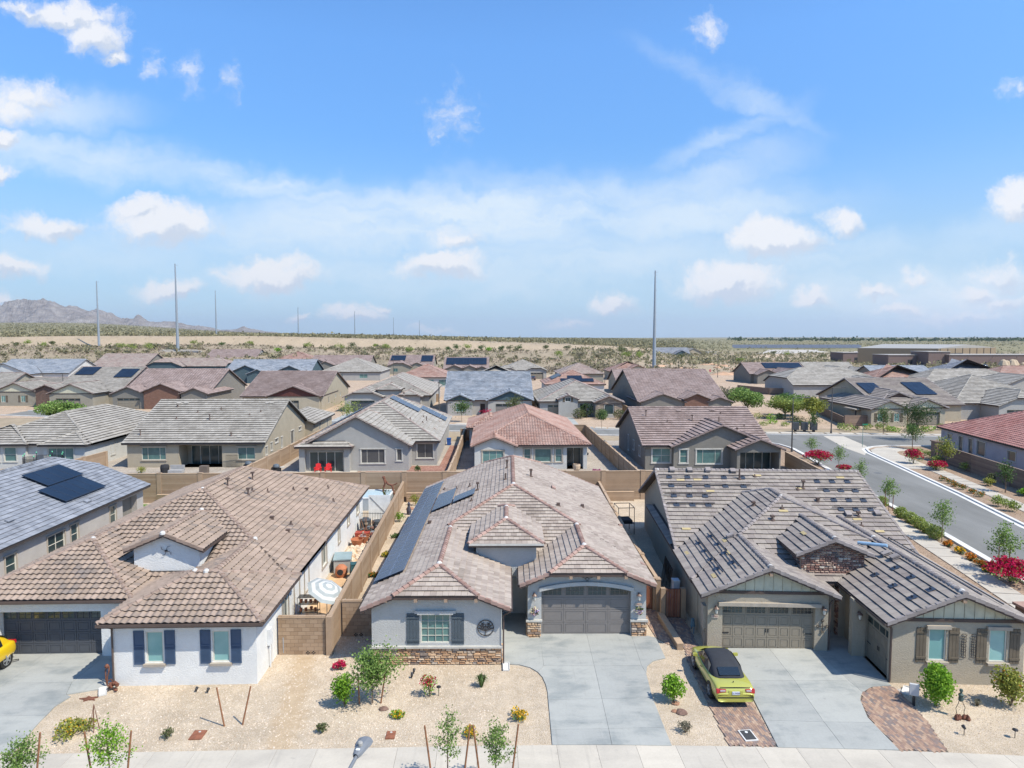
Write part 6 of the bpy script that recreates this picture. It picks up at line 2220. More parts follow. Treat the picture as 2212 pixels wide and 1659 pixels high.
def tree(name, loc, h, cw, label, mat=LF_MD, n=900, sz=.09, seed=1, trunk_h=None, group=None, cat='tree', asp=.4, bark=BARK, nb=9, lean=0, wispy=1.0, tr=.035):
 rs = random.Random(seed)
 e = empty(name, (loc[0], loc[1], loc[2] if len(loc) > 2 else 0.0), 0, label, cat, group)
 th = trunk_h or h * .4
 t = MB()
 top = Vector((lean, rs.uniform(-.05, .05) * h, h * .82))
 k0 = Vector((lean * .3, 0, th))
 t.tube((0, 0, -.05), k0, tr, tr * .75, 7)
 t.tube(k0, top, tr * .75, tr * .25, 6)
 m = MB()
 for k in range(nb):
  f = k / nb
  b0 = k0.lerp(top, f * .9)
  a = k * 2.4 + rs.uniform(-.4, .4)
  ln = cw / 2 * rs.uniform(.6, 1.05) * (1 - .45 * f)
  tip = b0 + Vector((math.cos(a) * ln, math.sin(a) * ln, ln * rs.uniform(.35, .9)))
  t.tube(b0, tip, tr * .35, tr * .1, 4)
  cnt = int(n / nb)
  for _ in range(cnt):
   g = rs.uniform(.15, 1.08)
   p = b0.lerp(tip, g) + Vector((rs.gauss(0, 1), rs.gauss(0, 1), rs.gauss(0, .9))) * (cw * .085 * wispy)
   leaf(m, p, sz * rs.uniform(.6, 1.3), rs, max(0, min(1, rs.gauss(.5, .25))), asp)
 for _ in range(int(n * .25)):
  p = k0.lerp(top, rs.uniform(.2, 1.12)) + Vector((rs.gauss(0, 1), rs.gauss(0, 1), rs.gauss(0, 1))) * cw * .10 * wispy
  leaf(m, p, sz * rs.uniform(.6, 1.3), rs, max(0, min(1, rs.gauss(.5, .25))), asp)
 t.build('trunk', bark, e)
 m.build('crown', mat, e)
 return e
def stake(x, y, dx, dy, h, label, group='wooden tree stakes'):
 MB().tube((0, 0, -.1), (dx, dy, h), .035, .032, 7).build('tree_stake', STAKE, None, None, label, 'stake', group, (x, y, 0))
# front yard of the middle house
bush('shrub', (-6.35, 28.75), 1.15, 1.75, LF_BR, 'bright green leafy shrub left of the staked tree in the front gravel', n=1500, sz=.085)
tree('young_tree', (-5.2, 29.0), 2.45, 2.7, 'staked bushy young tree with feathery leaves in front of the stone base', LF_FR, 2900, .10, 5, .7, nb=15, wispy=.85)
stake(-5.75, 28.95, -.05, .0, 1.35, 'left stake of the feathery tree in the middle front yard')
stake(-4.85, 29.0, .22, .05, 1.35, 'right stake of the feathery tree in the middle front yard')
bush('flowering_shrub', (-2.75, 29.5), .95, 1.05, LF_BR, 'round lantana shrub with magenta and yellow blooms in the middle yard', n=420, sz=.06, flowers=FL_RD, nf=95, fs=.05)
bush('flowering_shrub', (-7.4, 32.1), .8, .45, LF_MD, 'low magenta flowering plant at the edge of the wall shadow', n=160, sz=.05, flowers=FL_RD, nf=170, fs=.06, shape='low')
bush('flowering_shrub', (-3.95, 27.85), .95, .32, LF_BR, 'low yellow flowering plant near the utility cover, middle yard', n=420, sz=.06, flowers=FL_YL, nf=50, fs=.04, shape='low')
bush('flowering_shrub', (1.1, 27.55), .95, .45, LF_FR, 'rounded orange-yellow flowering plant left of the middle driveway', n=380, sz=.055, flowers=FL_YL, nf=130, fs=.045, shape='low')
bush('flowering_shrub', (-.78, 26.5), .95, .4, LF_YG, 'yellow green flowering plant behind the right staked street tree', n=420, sz=.06, flowers=FL_YL, nf=90, fs=.04, shape='low')
spiky((-.45, 30.25), .95, .6, LF_MD, 'small fan-leaved palm tuft in the middle front yard', 110, 'palm')
bush('dry_shrub', (-6.86, 26.9), .6, .42, LF_OL, 'small grey-green shrub left of the utility cover', n=300, sz=.06, shape='round')
# right house and strip
bush('shrub', (8.0, 28.75), 1.2, 1.35, LF_BR, 'bright green shrub between the driveway and the green car', n=1300, sz=.09)
bush('dry_shrub', (7.85, 26.4), .75, .5, LF_GY, 'dry twiggy brown bush beside the middle driveway', n=450, sz=.05)
bush('shrub', (19.3, 28.0), 1.75, 2.1, LF_BR, 'large bright green bush in front of the brown-shuttered windows', n=4200, sz=.09)
bush('shrub', (22.5, 27.9), 1.6, 1.9, LF_YG, 'yellow-green bush at the lower right corner of the right house', n=2400, sz=.09, flowers=FL_OR, nf=60, fs=.04)
spiky((21.1, 28.0), .6, .3, LF_GY, 'small dry grass tuft in the right gravel yard', 60)
# left house
bush('dry_shrub', (-12.94, 26.62), .6, .42, LF_OL, 'small green tuft in the gravel of the left house yard', n=260, sz=.06)
bush('flowering_shrub', (-16.9, 27.0), 1.9, .55, LF_YG, 'spreading yellow-green shrub beside the left driveway', n=900, sz=.08, flowers=FL_YL, nf=60, fs=.04, shape='low')
for (x, y, dx, dy, lb) in ((-10.98, 27.44, -.28, 0, 'left of the two bare leaning stakes in the left yard'), (-10.3, 27.5, .4, .0, 'right of the two bare leaning stakes in the left yard')):
 stake(x, y, dx, dy, 1.65, lb)
# street trees in the planting strip
for i, (x, hh, cw, lb, mt, tn) in enumerate(((-16.4, 2.35, 1.7, 'wide staked street tree in front of the left driveway', LF_FR, 1500), (-13.3, 3.1, 1.6, 'bright green staked street tree in front of the left house window', LF_BR, 1300),
         (-1.55, 3.2, 1.3, 'slender sparse staked street tree left of the middle driveway walk', LF_FR, 700), (.15, 2.65, 1.35, 'bushier staked street tree nearest the middle driveway', LF_FR, 1200), (19.9, 2.7, 1.5, 'yellow-green staked street tree at the lower right corner', LF_YG, 1500))):
 yb = swy(x) - 2.5
 tree('street_tree', (x, yb), hh, cw, lb, mt, tn, .075, 20 + i, hh * .35, wispy=.9, tr=.03)
 stake(x - .5, yb, -.3, 0, 2.35, 'left stake of the ' + lb.replace('staked ', ''))
 stake(x + .5, yb, .3, 0, 2.35, 'right stake of the ' + lb.replace('staked ', ''))
# side yard between left and middle
for i, (x, y, w, h, mt, fl, lb) in enumerate(((-7.9, 44.9, .9, .3, LF_MD, FL_OR, 'orange flowering plant nearest the front in the gravel strip beside the middle house'), (-7.7, 49.2, .9, .35, LF_YG, FL_YL, 'yellow flowering plant in the gravel strip beside the middle house'),
                                     (-7.6, 53.8, .8, .35, LF_MD, None, 'small green plant half way along the gravel strip'), (-7.9, 58.5, 1.1, 1.0, LF_BR, None, 'bright green shrub in the gravel strip near the solar panels'), (-7.2, 64.2, 1.2, 1.3, LF_YG, None, 'yellow-green shrub by the tall back wall'))):
 bush('shrub', (x, y), w, h, mt, lb, n=320, sz=.09, flowers=fl, nf=40, fs=.06, shape='low' if h < .5 else 'round')
# second row plants
bush('shrub', (-8.6, 79.5), 1.1, 1.1, LF_MD, 'young plant in red gravel behind the big rear gable house', n=150, sz=.14)
bush('shrub', (-60, 78), 2.4, 1.1, LF_YG, 'yellow-green shrub behind the far left back wall', n=300, sz=.14)
bush('shrub', (-41, 80.5), 1.2, .9, LF_YG, 'small yellow-green shrub beside the trampoline', n=200, sz=.12)
tree('street_tree', (-5.5, 128), 4.2, 4.2, 'green tree with pink blooms left of the blue-grey roofed house door', LF_MD, 900, .22, 41)
tree('street_tree', (-.8, 127), 2.6, 2.2, 'small red flowering tree right of the dark front door', FL_RD, 300, .16, 42)
tree('street_tree', (-25, 120), 5.0, 5.5, 'bare looking pale palo verde behind the big rear gable house', LF_PV, 700, .2, 43)
for i, (x, y, lb) in enumerate(((17.2, 132.5, 'left clipped ball shrub before the ledgestone gable house'), (21.5, 131.5, 'middle staked shrub before the ledgestone gable house'), (25.0, 131, 'right clipped ball shrub before the ledgestone gable'))):
 bush('shrub', (x, y), 2.6, 2.0, LF_OL if i != 1 else LF_MD, lb, n=450, sz=.2, shape='ball')
bush('shrub', (19, 134.2), 3, 3, LF_DK, 'dark tall shrub at the stone gable corner', n=400, sz=.22, shape='ball')
tree('street_tree', (-53, 131), 4, 5, 'large round bright green tree behind the striped hip roof, left', LF_BR, 1600, .26, 44, wispy=1.1) if False else None
big_tree('street_tree', (-79.5, 128), 5.4, 9.5, LF_FR, 3600, .32, 44, 'large round bright green tree in front of the olive solar house, left')
bush('shrub', (-34, 128), 6, 2.2, LF_BR, 'green hedge against the low tan house, left of centre', n=700, sz=.25)
tree('street_tree', (4.5, 126), 5.5, 4, 'olive and yellow tree between the blue-grey roof and the ledgestone house', LF_OL, 1000, .22, 45)
tree('street_tree', (19.2, 117), 3.8, 2.2, 'narrow young tree on the sidewalk by the ledgestone house driveway', LF_MD, 600, .18, 46)
# trees along the bend on the right
for i, (x, y, h, w, mt, n, lb) in enumerate(((52.5, 138, 7.5, 10, LF_BR, 3800, 'big bright green tree at the street bend, behind the grey-brown roof'), (57.5, 131, 6.0, 9, LF_PV, 3000, 'broad lime green tree in front of the striped hip roof'),
         (49.5, 146, 6.5, 8, LF_OL, 2200, 'olive-brown tree left of the big bright green tree'), (46.5, 138, 5.5, 6.5, LF_DK, 1800, 'dark green tree behind the grey-brown roof edge'), (61.0, 136, 6.5, 7, LF_BR, 2400, 'bright green tree nearest the brown street wall'),
         (59.6, 124, 7.0, 5.5, LF_YG, 1500, 'pale yellow flowering palo verde between the two street lamps'), (53.5, 150, 7, 8, LF_GY, 1500, 'grey leafless looking tree beyond the bright green ones'))):
 big_tree('street_tree', (x, y), h * .82, w, LF_FR if mt is LF_BR else mt, int(n * 1.1), .3, 60 + i, lb)
for i, (x, y, h, w, mt, n, lb) in enumerate(((65.6, 102.6, 6.0, 6.2, LF_DK, 2600, 'dark green mesquite tree at the street corner by the brown pillar'), (60.2, 94.9, 4.0, 3.4, LF_MD, 900, 'young tree at the rounded corner behind the ramp'), (54.9, 80.0, 4.2, 2.6, LF_YG, 800, 'yellow-green tree behind the magenta bush across the street'),
         (64.5, 109.5, 5.0, 3.2, LF_MD, 900, 'young green tree in front of the olive corner house'), (52.9, 67.7, 3.6, 1.9, LF_MD, 500, 'staked young tree across the street beside the brown wall'), (58.5, 58.5, 3.2, 2.6, LF_DK, 500, 'dark shrub-like tree at the right edge below the brown wall'),
         (54.5, 112.8, 3.4, 2.6, LF_MD, 500, 'small tree hiding the mailboxes across the junction'))):
 tree('street_tree', (x, y), h, w, lb, mt, n, .17, 80 + i, h * .33, nb=10, tr=.06)
for i, (x, y, h, w, n, lb) in enumerate(((41.9, 87.3, 3.3, 1.9, 600, 'young tree farthest up the near side of the side street'), (41.3, 79, 3.4, 1.9, 600, 'young tree behind the upper magenta bush'), (38.5, 69.3, 3.6, 1.8, 600, 'leaning sparse young tree just above the railed roof corner'),
                               (36.6, 60.8, 3.4, 1.9, 700, 'staked young tree beside the first round green shrub'), (35.2, 51.3, 3.7, 1.9, 800, 'young tree past the row of five round shrubs'), (34.6, 44.1, 3.7, 2.3, 1100, 'staked young tree before the lower right magenta bush'))):
 tree('street_tree', (x, y), h, w, lb, LF_FR, n, .12, 100 + i, 1.3, nb=9, tr=.035)
 if i in (3, 5):
  stake(x - .35, y, -.02, 0, 1.9, 'left stake of the ' + lb)
  stake(x + .35, y, .05, 0, 1.9, 'right stake of the ' + lb)
BS = [(36.55, 61.9, 1.25, 1.15), (36.25, 58.4, 1.15, 1.0), (36.05, 56.7, 1.15, 1.0), (35.75, 55.1, 1.2, 1.0), (35.45, 53.6, 1.1, .95), (35.1, 52.0, 1.3, 1.15)]
for i, (x, y, w, h) in enumerate(BS):
 bush('round_shrub', (x, y), w, h, LF_PV, ['round clipped shrub standing alone beside a staked street tree', 'first shrub from the top in the row of five by the sidewalk', 'second shrub from the top in the row of five by the sidewalk', 'third shrub from the top in the row of five by the sidewalk', 'fourth shrub from the top in the row of five by the sidewalk', 'lowest shrub of the row of five, beside a young tree'][i],
         n=1500, sz=.09, shape='ball', group='round shrubs along the side street', stems=0)
FLW = [(34.98, 50.1, FL_OR, 'topmost orange flowering plant below the row of round shrubs'), (34.65, 48.4, FL_YL, 'pale yellow flowering plant between two orange ones by the kerb'), (34.35, 46.9, FL_OR, 'red-orange flowering plant in the middle of the kerb planting'),
       (34.1, 45.6, FL_OR, 'bright orange flowering plant below the red-orange one'), (33.75, 44.2, FL_YL, 'large yellow and green plant beside the lower right magenta bush')]
for x, y, fl, lb in FLW:
 bush('flowering_shrub', (x, y), 1.0, .55, LF_MD, lb, n=300, sz=.08, flowers=fl, nf=110, fs=.07, shape='low', group='flowering plants along the side street')
for i, (x, y, w, h, lb) in enumerate(((33.9, 42.6, 3.4, 1.8, 'large magenta bougainvillea at the right edge by the near sidewalk'), (40.8, 83.2, 4.0, 2.0, 'magenta bougainvillea at the top of the near sidewalk'), (53.3, 83.6, 2.6, 2.1, 'magenta bougainvillea across the street, left of two'), (53.5, 79.5, 2.6, 1.3, 'magenta and green bougainvillea across the street, right of two'), (42.2, 79.4, 1.8, .8, 'low end of the magenta planting by the near sidewalk'))):
 bush('bougainvillea', (x, y), w, h, LF_FR, lb, 'flowering bush', n=900, sz=.11, flowers=FL_RD, nf=950 if w > 3 else 520, fs=.10, seed=7 + i)
for i, (x, y, w, h, mt, lb) in enumerate(((57.8, 90.2, 3.6, 1.0, LF_PV, 'wide low green shrub at the rounded street corner'), (58.0, 87.5, 2.2, 1.1, LF_PV, 'green shrub left of the corner tree'), (59, 84.5, 1.9, 1.2, LF_PV, 'green shrub below the brown pillar'), (58.2, 82.2, 2.0, 1.0, LF_OL, 'olive shrub along the brown wall'), (56.6, 78.9, 2.0, 1.2, LF_PV, 'green shrub behind the two magenta bushes'), (56.8, 84.2, 1.8, 1.0, LF_PV, 'green shrub between corner planting and magenta bush'),
         (47.9, 62.1, 1.6, 1.1, LF_PV, 'left of two round shrubs on the far kerb'), (47.8, 60.3, 1.8, 1.2, LF_PV, 'right of two round shrubs on the far kerb'), (53.5, 70.8, 1.3, .9, LF_YG, 'yellow-green tuft near the staked tree across the street'), (53.6, 66.2, 1.4, .9, LF_BR, 'bright green plant under the brown wall'), (52.5, 63.0, 1.3, .8, LF_PV, 'green plant by the far sidewalk'), (54.6, 72.0, 1.0, 1.2, LF_OL, 'upright olive shrub beside the brown wall'))):
 bush('shrub', (x, y), w, h, mt, lb, n=450, sz=.13, stems=0, group='shrubs across the side street')
for i, (x, y) in enumerate([(50.14, 73.4), (49.98, 72.0), (49.6, 70.5), (49.4, 69.2), (49.1, 67.5), (48.8, 66.0)]):
 bush('flowering_shrub', (x + .1, y), 1.0, .6, LF_MD, ['topmost small plant in the kerb row across the street', 'second small plant down the kerb row across the street', 'third plant in the kerb row across the street', 'orange flecked plant in the kerb row across the street', 'fifth reddish plant in the kerb row across the street', 'lowest plant of the kerb row across the street'][i],
         n=160, sz=.11, flowers=FL_OR, nf=25 + 12 * (i in (3, 4)), fs=.07, shape='low', stems=0, group='small plants on the far kerb')
rs = random.Random(31)
for i in range(36):
 x, y = rs.uniform(49, 82), 0
 y = 111.5 + (72 - x) * .10 + rs.uniform(0, 3.5)
 if x < 60:
  y += rs.uniform(0, 18)
 bush('shrub', (x, y), rs.uniform(1.2, 2.2), rs.uniform(.7, 1.4), rs.choice((LF_PV, LF_OL, LF_MD, LF_BR)), 'small rounded shrub in the planting beyond the side street junction', n=130, sz=.2, stems=0, shape='ball', group='shrubs beyond the junction')
# ------------------------------------------------------------------ hills, desert plants, poles
from mathutils import noise as mn
def hills():
 prof = [(-500, 690), (-380, 668), (-250, 660), (-120, 648), (-40, 662), (0, 660), (40, 656), (80, 650), (112, 656), (150, 668), (200, 671), (240, 675), (272, 689), (290, 688), (305, 684), (325, 692), (345, 697), (372, 699), (430, 706), (480, 713), (505, 712), (525, 707), (545, 711), (580, 716), (640, 724), (700, 730)]
 def ang(px):
  for (a, ya), (b, yb) in zip(prof, prof[1:]):
   if a <= px <= b:
    t = (px - a) / (b - a)
    t = t * t * (3 - 2 * t)
    return (727.5 - (ya + (yb - ya) * t)) / 1475
  return 0
 m = MB()
 NX, NY = 320, 44
 vs = []
 for j in range(NY + 1):
  for i in range(NX + 1):
   px = -480 + 1170 * i / NX
   a = math.tan(math.atan((px - 1106) / 1475) + R(1.79))
   f = j / NY
   y = 5200 + 3200 * f
   x = a * 6600 + (a * y - a * 6600) * .9
   h = 16 + ang(px) * 6600
   base = 60
   c = math.exp(-((f - .45) / .22) ** 2)
   n = mn.fractal(Vector((x * .0018, y * .0018, .3)), .9, 2.1, 5)
   n2 = abs(mn.noise(Vector((x * .004, y * .0022, 5.1))))
   n3 = mn.fractal(Vector((x * .006, y * .006, 9.3)), .8, 2.2, 4)
   hh = base * .3 + (h - base * .3) * c * (1 + (n * .22 - n2 * .45) * (1 - c * .6) + n3 * .2)
   vs.append((x, y, max(-5, hh)))
 m.v = vs
 for j in range(NY):
  for i in range(NX):
   a = j * (NX + 1) + i
   m.f.append((a, a + 1, a + NX + 2, a + NX + 1))
   m.t.append(.5)
   m.mi.append(0)
 mat = pbr('hill_rock', lambda t: t.ramp(t.noise(gpos(t), .012, 8, .7), [(.3, (.15, .13, .12)), (.5, (.28, .245, .22)), (.7, (.42, .38, .34))]), .95, .1,
              bump=lambda t: t.noise(gpos(t), .02, 8, .75), bstr=1.0, bdist=40)
 m.build('hills', mat, kind='structure', smooth=False)
hills()
def scrub(name, label, n, zone, size, mat, seed, leaves=9, cat='desert shrubs', dens=None):
 rs = random.Random(seed)
 m = MB()
 k = 0
 tries = 0
 while k < n and tries < n * 8:
  tries += 1
  a = rs.uniform(zone[0], zone[1])
  y = zone[2] * (zone[3] / zone[2]) ** rs.random() if zone[4] else rs.uniform(zone[2], zone[3])
  x = a * y
  if dens and rs.random() > dens(x, y):
   continue
  k += 1
  z = terrain(x, y)
  s = size[0] * (size[1] / size[0]) ** (rs.random() ** 1.3)
  tone = rs.uniform(-.3, .3)
  for _ in range(leaves):
   p = Vector((x + rs.gauss(0, .32) * s, y + rs.gauss(0, .32) * s, z + abs(rs.gauss(.3, .2)) * s))
   leaf(m, p, s * rs.uniform(.3, .55), rs, max(0, min(1, .5 + tone + rs.uniform(-.2, .2))), .6)
 return m.build(name, mat, None, 'stuff', label, cat)
def dA(x, y):
 v = mn.noise(Vector((x * .012, y * .03, 2))) * .5 + .5
 if 478 < y < 512:
  return .12
 return max(.08, (v - .25) * 1.6)
def dR(x, y):
 a = x / y
 if y < 360 and a < .55:
  return .10
 if 620 < y < 1150 and a > .35:
  return .12
 return max(.1, mn.noise(Vector((x * .01, y * .015, 7))) * .8 + .6)
scrub('desert_scrub', 'grey-brown low desert shrubs spread between the houses and the earth bank', 6500, (-.80, .22, 312, 479, 0), (.5, 1.5), LF_SB, 1, 9, dens=dA)
scrub('desert_scrub', 'olive creosote bushes scattered before the earth bank', 1000, (-.80, .22, 312, 480, 0), (1.2, 3.2), LF_SC, 2, 18, dens=dA)
scrub('desert_scrub', 'small dark bushes dotted over the pale earth bank', 420, (-.80, .35, 480, 520, 0), (.4, 1.1), LF_SB, 3, 6, dens=lambda x, y: .5)
scrub('desert_scrub', 'dense olive desert scrub beyond the earth bank reaching the hills', 9000, (-.82, .3, 540, 3600, 1), (2.2, 4.6), LF_SC, 4, 9)
scrub('desert_scrub', 'dense green-brown desert scrub on the right out to the horizon', 9000, (.12, .80, 300, 3800, 1), (1.2, 3.4), LF_SC, 5, 9, dens=dR)
scrub('distant_trees', 'dark line of distant trees along the right horizon', 520, (.35, .85, 2300, 4200, 1), (8, 17), LF_DK, 6, 12)
scrub('desert_scrub', 'pale dry brush along the wash behind the last houses', 900, (-.05, .30, 285, 330, 0), (.7, 2.4), LF_SB, 8, 12, dens=dA)
# larger desert trees, one by one
rs = random.Random(99)
DT = []
for k, (px, py, s, mt) in enumerate([(985, 757, 5.2, LF_MD), (965, 760, 4.0, LF_MD), (1010, 752, 5.0, LF_PV), (1040, 757, 4.5, LF_MD), (1055, 760, 3.6, LF_BR), (1085, 757, 4.2, LF_MD), (1102, 755, 4.5, LF_OL), (1118, 757, 5.0, LF_MD), (1180, 756, 4.5, LF_OL),
                                   (1210, 775, 5.2, LF_PV), (1225, 757, 4.5, LF_OL), (1255, 775, 4.5, LF_GY), (1305, 770, 6.0, LF_GY), (1338, 765, 6.0, LF_OL), (1352, 775, 4.8, LF_PV), (1383, 776, 5.2, LF_PV), (1468, 777, 4.0, LF_OL), (1600, 785, 3.6, LF_PV),
                                   (60, 745, 4.5, LF_PV), (35, 750, 4.0, LF_OL), (95, 751, 4.4, LF_PV), (115, 735, 3.6, LF_OL), (265, 756, 4.6, LF_PV), (285, 758, 5.0, LF_PV), (325, 757, 5.5, LF_PV), (420, 745, 4.0, LF_PV), (480, 748, 3.4, LF_MD), (540, 742, 4.0, LF_PV), (600, 762, 4.0, LF_BR), (625, 757, 3.6, LF_OL),
                                   (665, 752, 4.6, LF_PV), (735, 757, 5.0, LF_PV), (760, 752, 4.5, LF_OL), (835, 755, 4.6, LF_PV), (885, 762, 4.0, LF_PV), (812, 740, 3.6, LF_PV), (1775, 778, 5, LF_OL), (1670, 768, 4, LF_OL), (1700, 770, 4, LF_PV), (1495, 745, 4.5, LF_DK)]):
 a = math.tan(math.atan((px - 1106) / 1475) + R(1.79))
 sl_ = (py - 727.5) / 1475
 y = 300
 while y < 1500 and 16 - sl_ * y > terrain(a * y, y) + .01:
  y += 4
 y = max(305, min(y, 474 if a < .2 else 1400))
 e = empty('desert_tree', (a * y, y, terrain(a * y, y) - .1), rs.uniform(0, 6), None, None, 'desert trees beyond the houses')
 w = s * 1.35
 cl = [((rs.uniform(-.28, .28) * w, rs.uniform(-.28, .28) * w, s * rs.uniform(.4, .7)), (w * .28, w * .28, s * .26)) for _ in range(6)]
 crown(rs, cl, 300, .5, .5).build('crown', mt, e)
 MB().tube((0, 0, 0), (.1, 0, s * .45), .14, .06, 5).tube((0, 0, .3), (w * .2, .1, s * .55), .07, .03, 4).build('trunk', BARKG, e)
 tn = {LF_MD: 'mid green', LF_PV: 'yellow-green palo verde', LF_OL: 'olive', LF_BR: 'bright green', LF_GY: 'grey leafless-looking', LF_DK: 'dark green'}[mt]
 where = 'left' if px < 560 else ('centre left' if px < 900 else ('centre' if px < 1160 else ('centre right' if px < 1450 else 'right')))
 tag(e, '%s desert tree in the scrub beyond the houses, %s' % (tn, where), 'desert tree')
STEEL = plain('galvanised_steel', (.30, .33, .36), .45, .5, .3)
STEELD = plain('steel_brown', (.075, .07, .065), .5, .4)
for x, y, zb, zt, r0, lb in ((79.5, 330, 0, 47.8, .95, 'tall grey steel transmission pole on the right, nearest of all'), (-187.0, 415, 6, 59.2, .95, 'tall grey steel transmission pole left of centre'),
                             (-268.6, 478, 9, 53.9, .85, 'grey steel transmission pole in front of the hills'), (-278.5, 705, 16, 62.5, .9, 'thin transmission pole third from the left on the horizon'),
                             (-226.5, 815, 14, 50.4, .85, 'very thin far pole, fourth from the left'), (-184, 935, 12, 50.2, .85, 'very thin far pole, fifth from the left'), (-172, 1220, 10, 50, .85, 'faint distant pole, sixth from the left'), (-148, 1430, 8, 50, .85, 'faintest distant pole, seventh from the left')):
 m = MB().tube((0, 0, -1), (0, 0, zt - zb), r0, r0 * .35, 12)
 m.tube((-.2, 0, (zt - zb) * .985), (1.6, 0, (zt - zb) * .985), .08, .06, 5)
 for f in (.80, .88, .95):
  m.tube((0, 0, (zt - zb) * f), (r0 * .9, -r0 * .5, (zt - zb) * f + .3), .07, .05, 4)
 m.build('transmission_pole', STEEL, None, None, lb, 'utility pole', 'transmission poles', (x, y, zb))
def lamp(x, y, h, lb, arm=1.8, left=False, mat=None):
 e = empty('street_lamp', (x, y, 0), 0, lb, 'street lamp', 'street lamps')
 s = -1 if left else 1
 MB().tube((0, 0, 0), (0, 0, h), .11, .07, 8).tube((0, 0, 0), (0, 0, .5), .17, .15, 8).build('lamp_post', STEELD, e)
 if arm:
  MB().tube((0, 0, h - .1), (s * arm, 0, h), .045, .04, 6).build('lamp_arm', STEELD, e)
  MB().box((s * (arm + .25), 0, h - .02), (.7, .3, .12)).build('lamp_head', STEELD, e)
 else:
  MB().box((0, 0, h), (.5, .3, .15)).build('lamp_head', STEELD, e)
lamp(41.9, 93, 7.6, 'street lamp with a short arm at the corner past the second row')
lamp(56.3, 110.5, 7.7, 'street lamp beside the mailboxes across the junction', 1.6)
lamp(-101.5, 165, 7.3, 'street lamp rising before the olive solar house, far left', 1.0, True)
lamp(-38.3, 270, 7.4, 'thin street lamp before the brown solar roofs, centre', 0)
lamp(-9.7, 128, 7.5, 'street lamp post left of the blue-grey roofed house', 0)
lamp(37.5, 223, 7.0, 'thin street lamp behind the orange terracotta hip roof', 0)
lamp(89.4, 266, 9.8, 'brown street lamp standing over the empty dirt lots', .8)
lamp(79, 285, 6.6, 'short street lamp at the edge of the dirt lots', 0)
lamp(-187, 290, 8.8, 'dark street lamp post against the desert, far left', 0)
# the lamp that rises in front of the camera: pole beyond the sidewalk, head in view
e = empty('street_lamp', (-4.0, 15.5, 0), 0, 'grey street lamp head on its arm at the bottom edge of the picture', 'street lamp')
m = MB()
m.tube((0, 0, 0), (0, 0, 4.6), .09, .06, 10)
m.build('lamp_post', plain('lamp_grey', (.16, .17, .185), .5, .3), e)
MB().path([(0, 0, 4.55), (.12, .5, 4.75), (.45, 2.0, 4.95)], .05, 8).build('lamp_arm', MATS['lamp_grey'], e)
m = MB()
sec = [(0, .07, .10), (.12, .13, .11), (.35, .17, .13), (.55, .23, .12), (.72, .22, .10), (.80, .15, .07)]
d = Vector((.18, .98, .05)).normalized()
sd_ = Vector((.98, -.18, 0)).normalized()
o = Vector((.42, 1.9, 4.93))
rings = []
for t_, w_, h_ in sec:
 c = o + d * t_
 rings.append([c + sd_ * w_ * math.cos(k / 10 * 6.2832) + Vector((0, 0, 1)) * h_ * (math.sin(k / 10 * 6.2832) * (1 if math.sin(k / 10 * 6.2832) > 0 else .4)) for k in range(10)])
for a_, b_ in zip(rings, rings[1:]):
 for k in range(10):
  m.face([a_[k], a_[(k + 1) % 10], b_[(k + 1) % 10], b_[k]])
m.face(rings[-1])
m.build('lamp_head', MATS['lamp_grey'], e)
c = o + d * .33 + Vector((0, 0, .12))
MB().lathe(c, [(.07, 0), (.07, .07), (.05, .10), (0, .10)], 10).build('photocell', plain('photocell', (.30, .29, .27), .6), e)
MB().box(tuple(o + d * .16 + Vector((0, 0, .115))), (.1, .07, .02), -.18).build('lamp_sticker', TRIM_WH, e)
def sign_face(m, cx, cz, r, n, y=0):
 m.face([(cx + r * math.cos(math.pi / n + k * 2 * math.pi / n), y, cz + r * math.sin(math.pi / n + k * 2 * math.pi / n)) for k in range(n)])
e = empty('stop_sign', (87, 268, 0), 0, 'red octagonal stop sign at the edge of the dirt lots', 'stop sign')
MB().tube((0, 0, 0), (0, 0, 2.7), .04, .04, 5).build('sign_post', STEELD, e)
m = MB()
m.lathe((0, 0, 0), [(0, 0)], 3) if False else None
sign_face(m, 0, 2.6, .5, 8, -.06)
sign_face(m, 0, 2.6, .5, 8, -.05)
m.build('sign_plate', plain('sign_red', (.45, .03, .03), .5), e)
text_mesh('STOP', .36, 'stop_text', TRIM_WH, e, (0, -.075, 2.6))
for x, y, lb in ((74, 272, 'left of two small red reflector signs at the end of the road'), (78.3, 272, 'right of two small red reflector signs at the end of the road')):
 e = empty('reflector_sign', (x, y, 0), 0, lb, 'road sign', 'end of road reflectors')
 MB().tube((0, 0, 0), (0, 0, 2.1), .04, .04, 5).build('sign_post', STEELD, e)
 m = MB()
 sign_face(m, 0, 2.1, .36, 4, -.05)
 m.build('sign_plate', MATS['sign_red'], e)
m = MB()
for z in (.5, .9, 1.3):
 m.box((0, 0, z), (4.5, .08, .12))
for x in (-2.2, 0, 2.2):
 m.box((x, 0, .7), (.12, .12, 1.4))
m.build('road_barrier', plain('barrier_white', (.6, .6, .6), .6), None, None, 'white rail barrier by the road behind the dark brown house', 'barrier', None, (61.5, 165, 0))
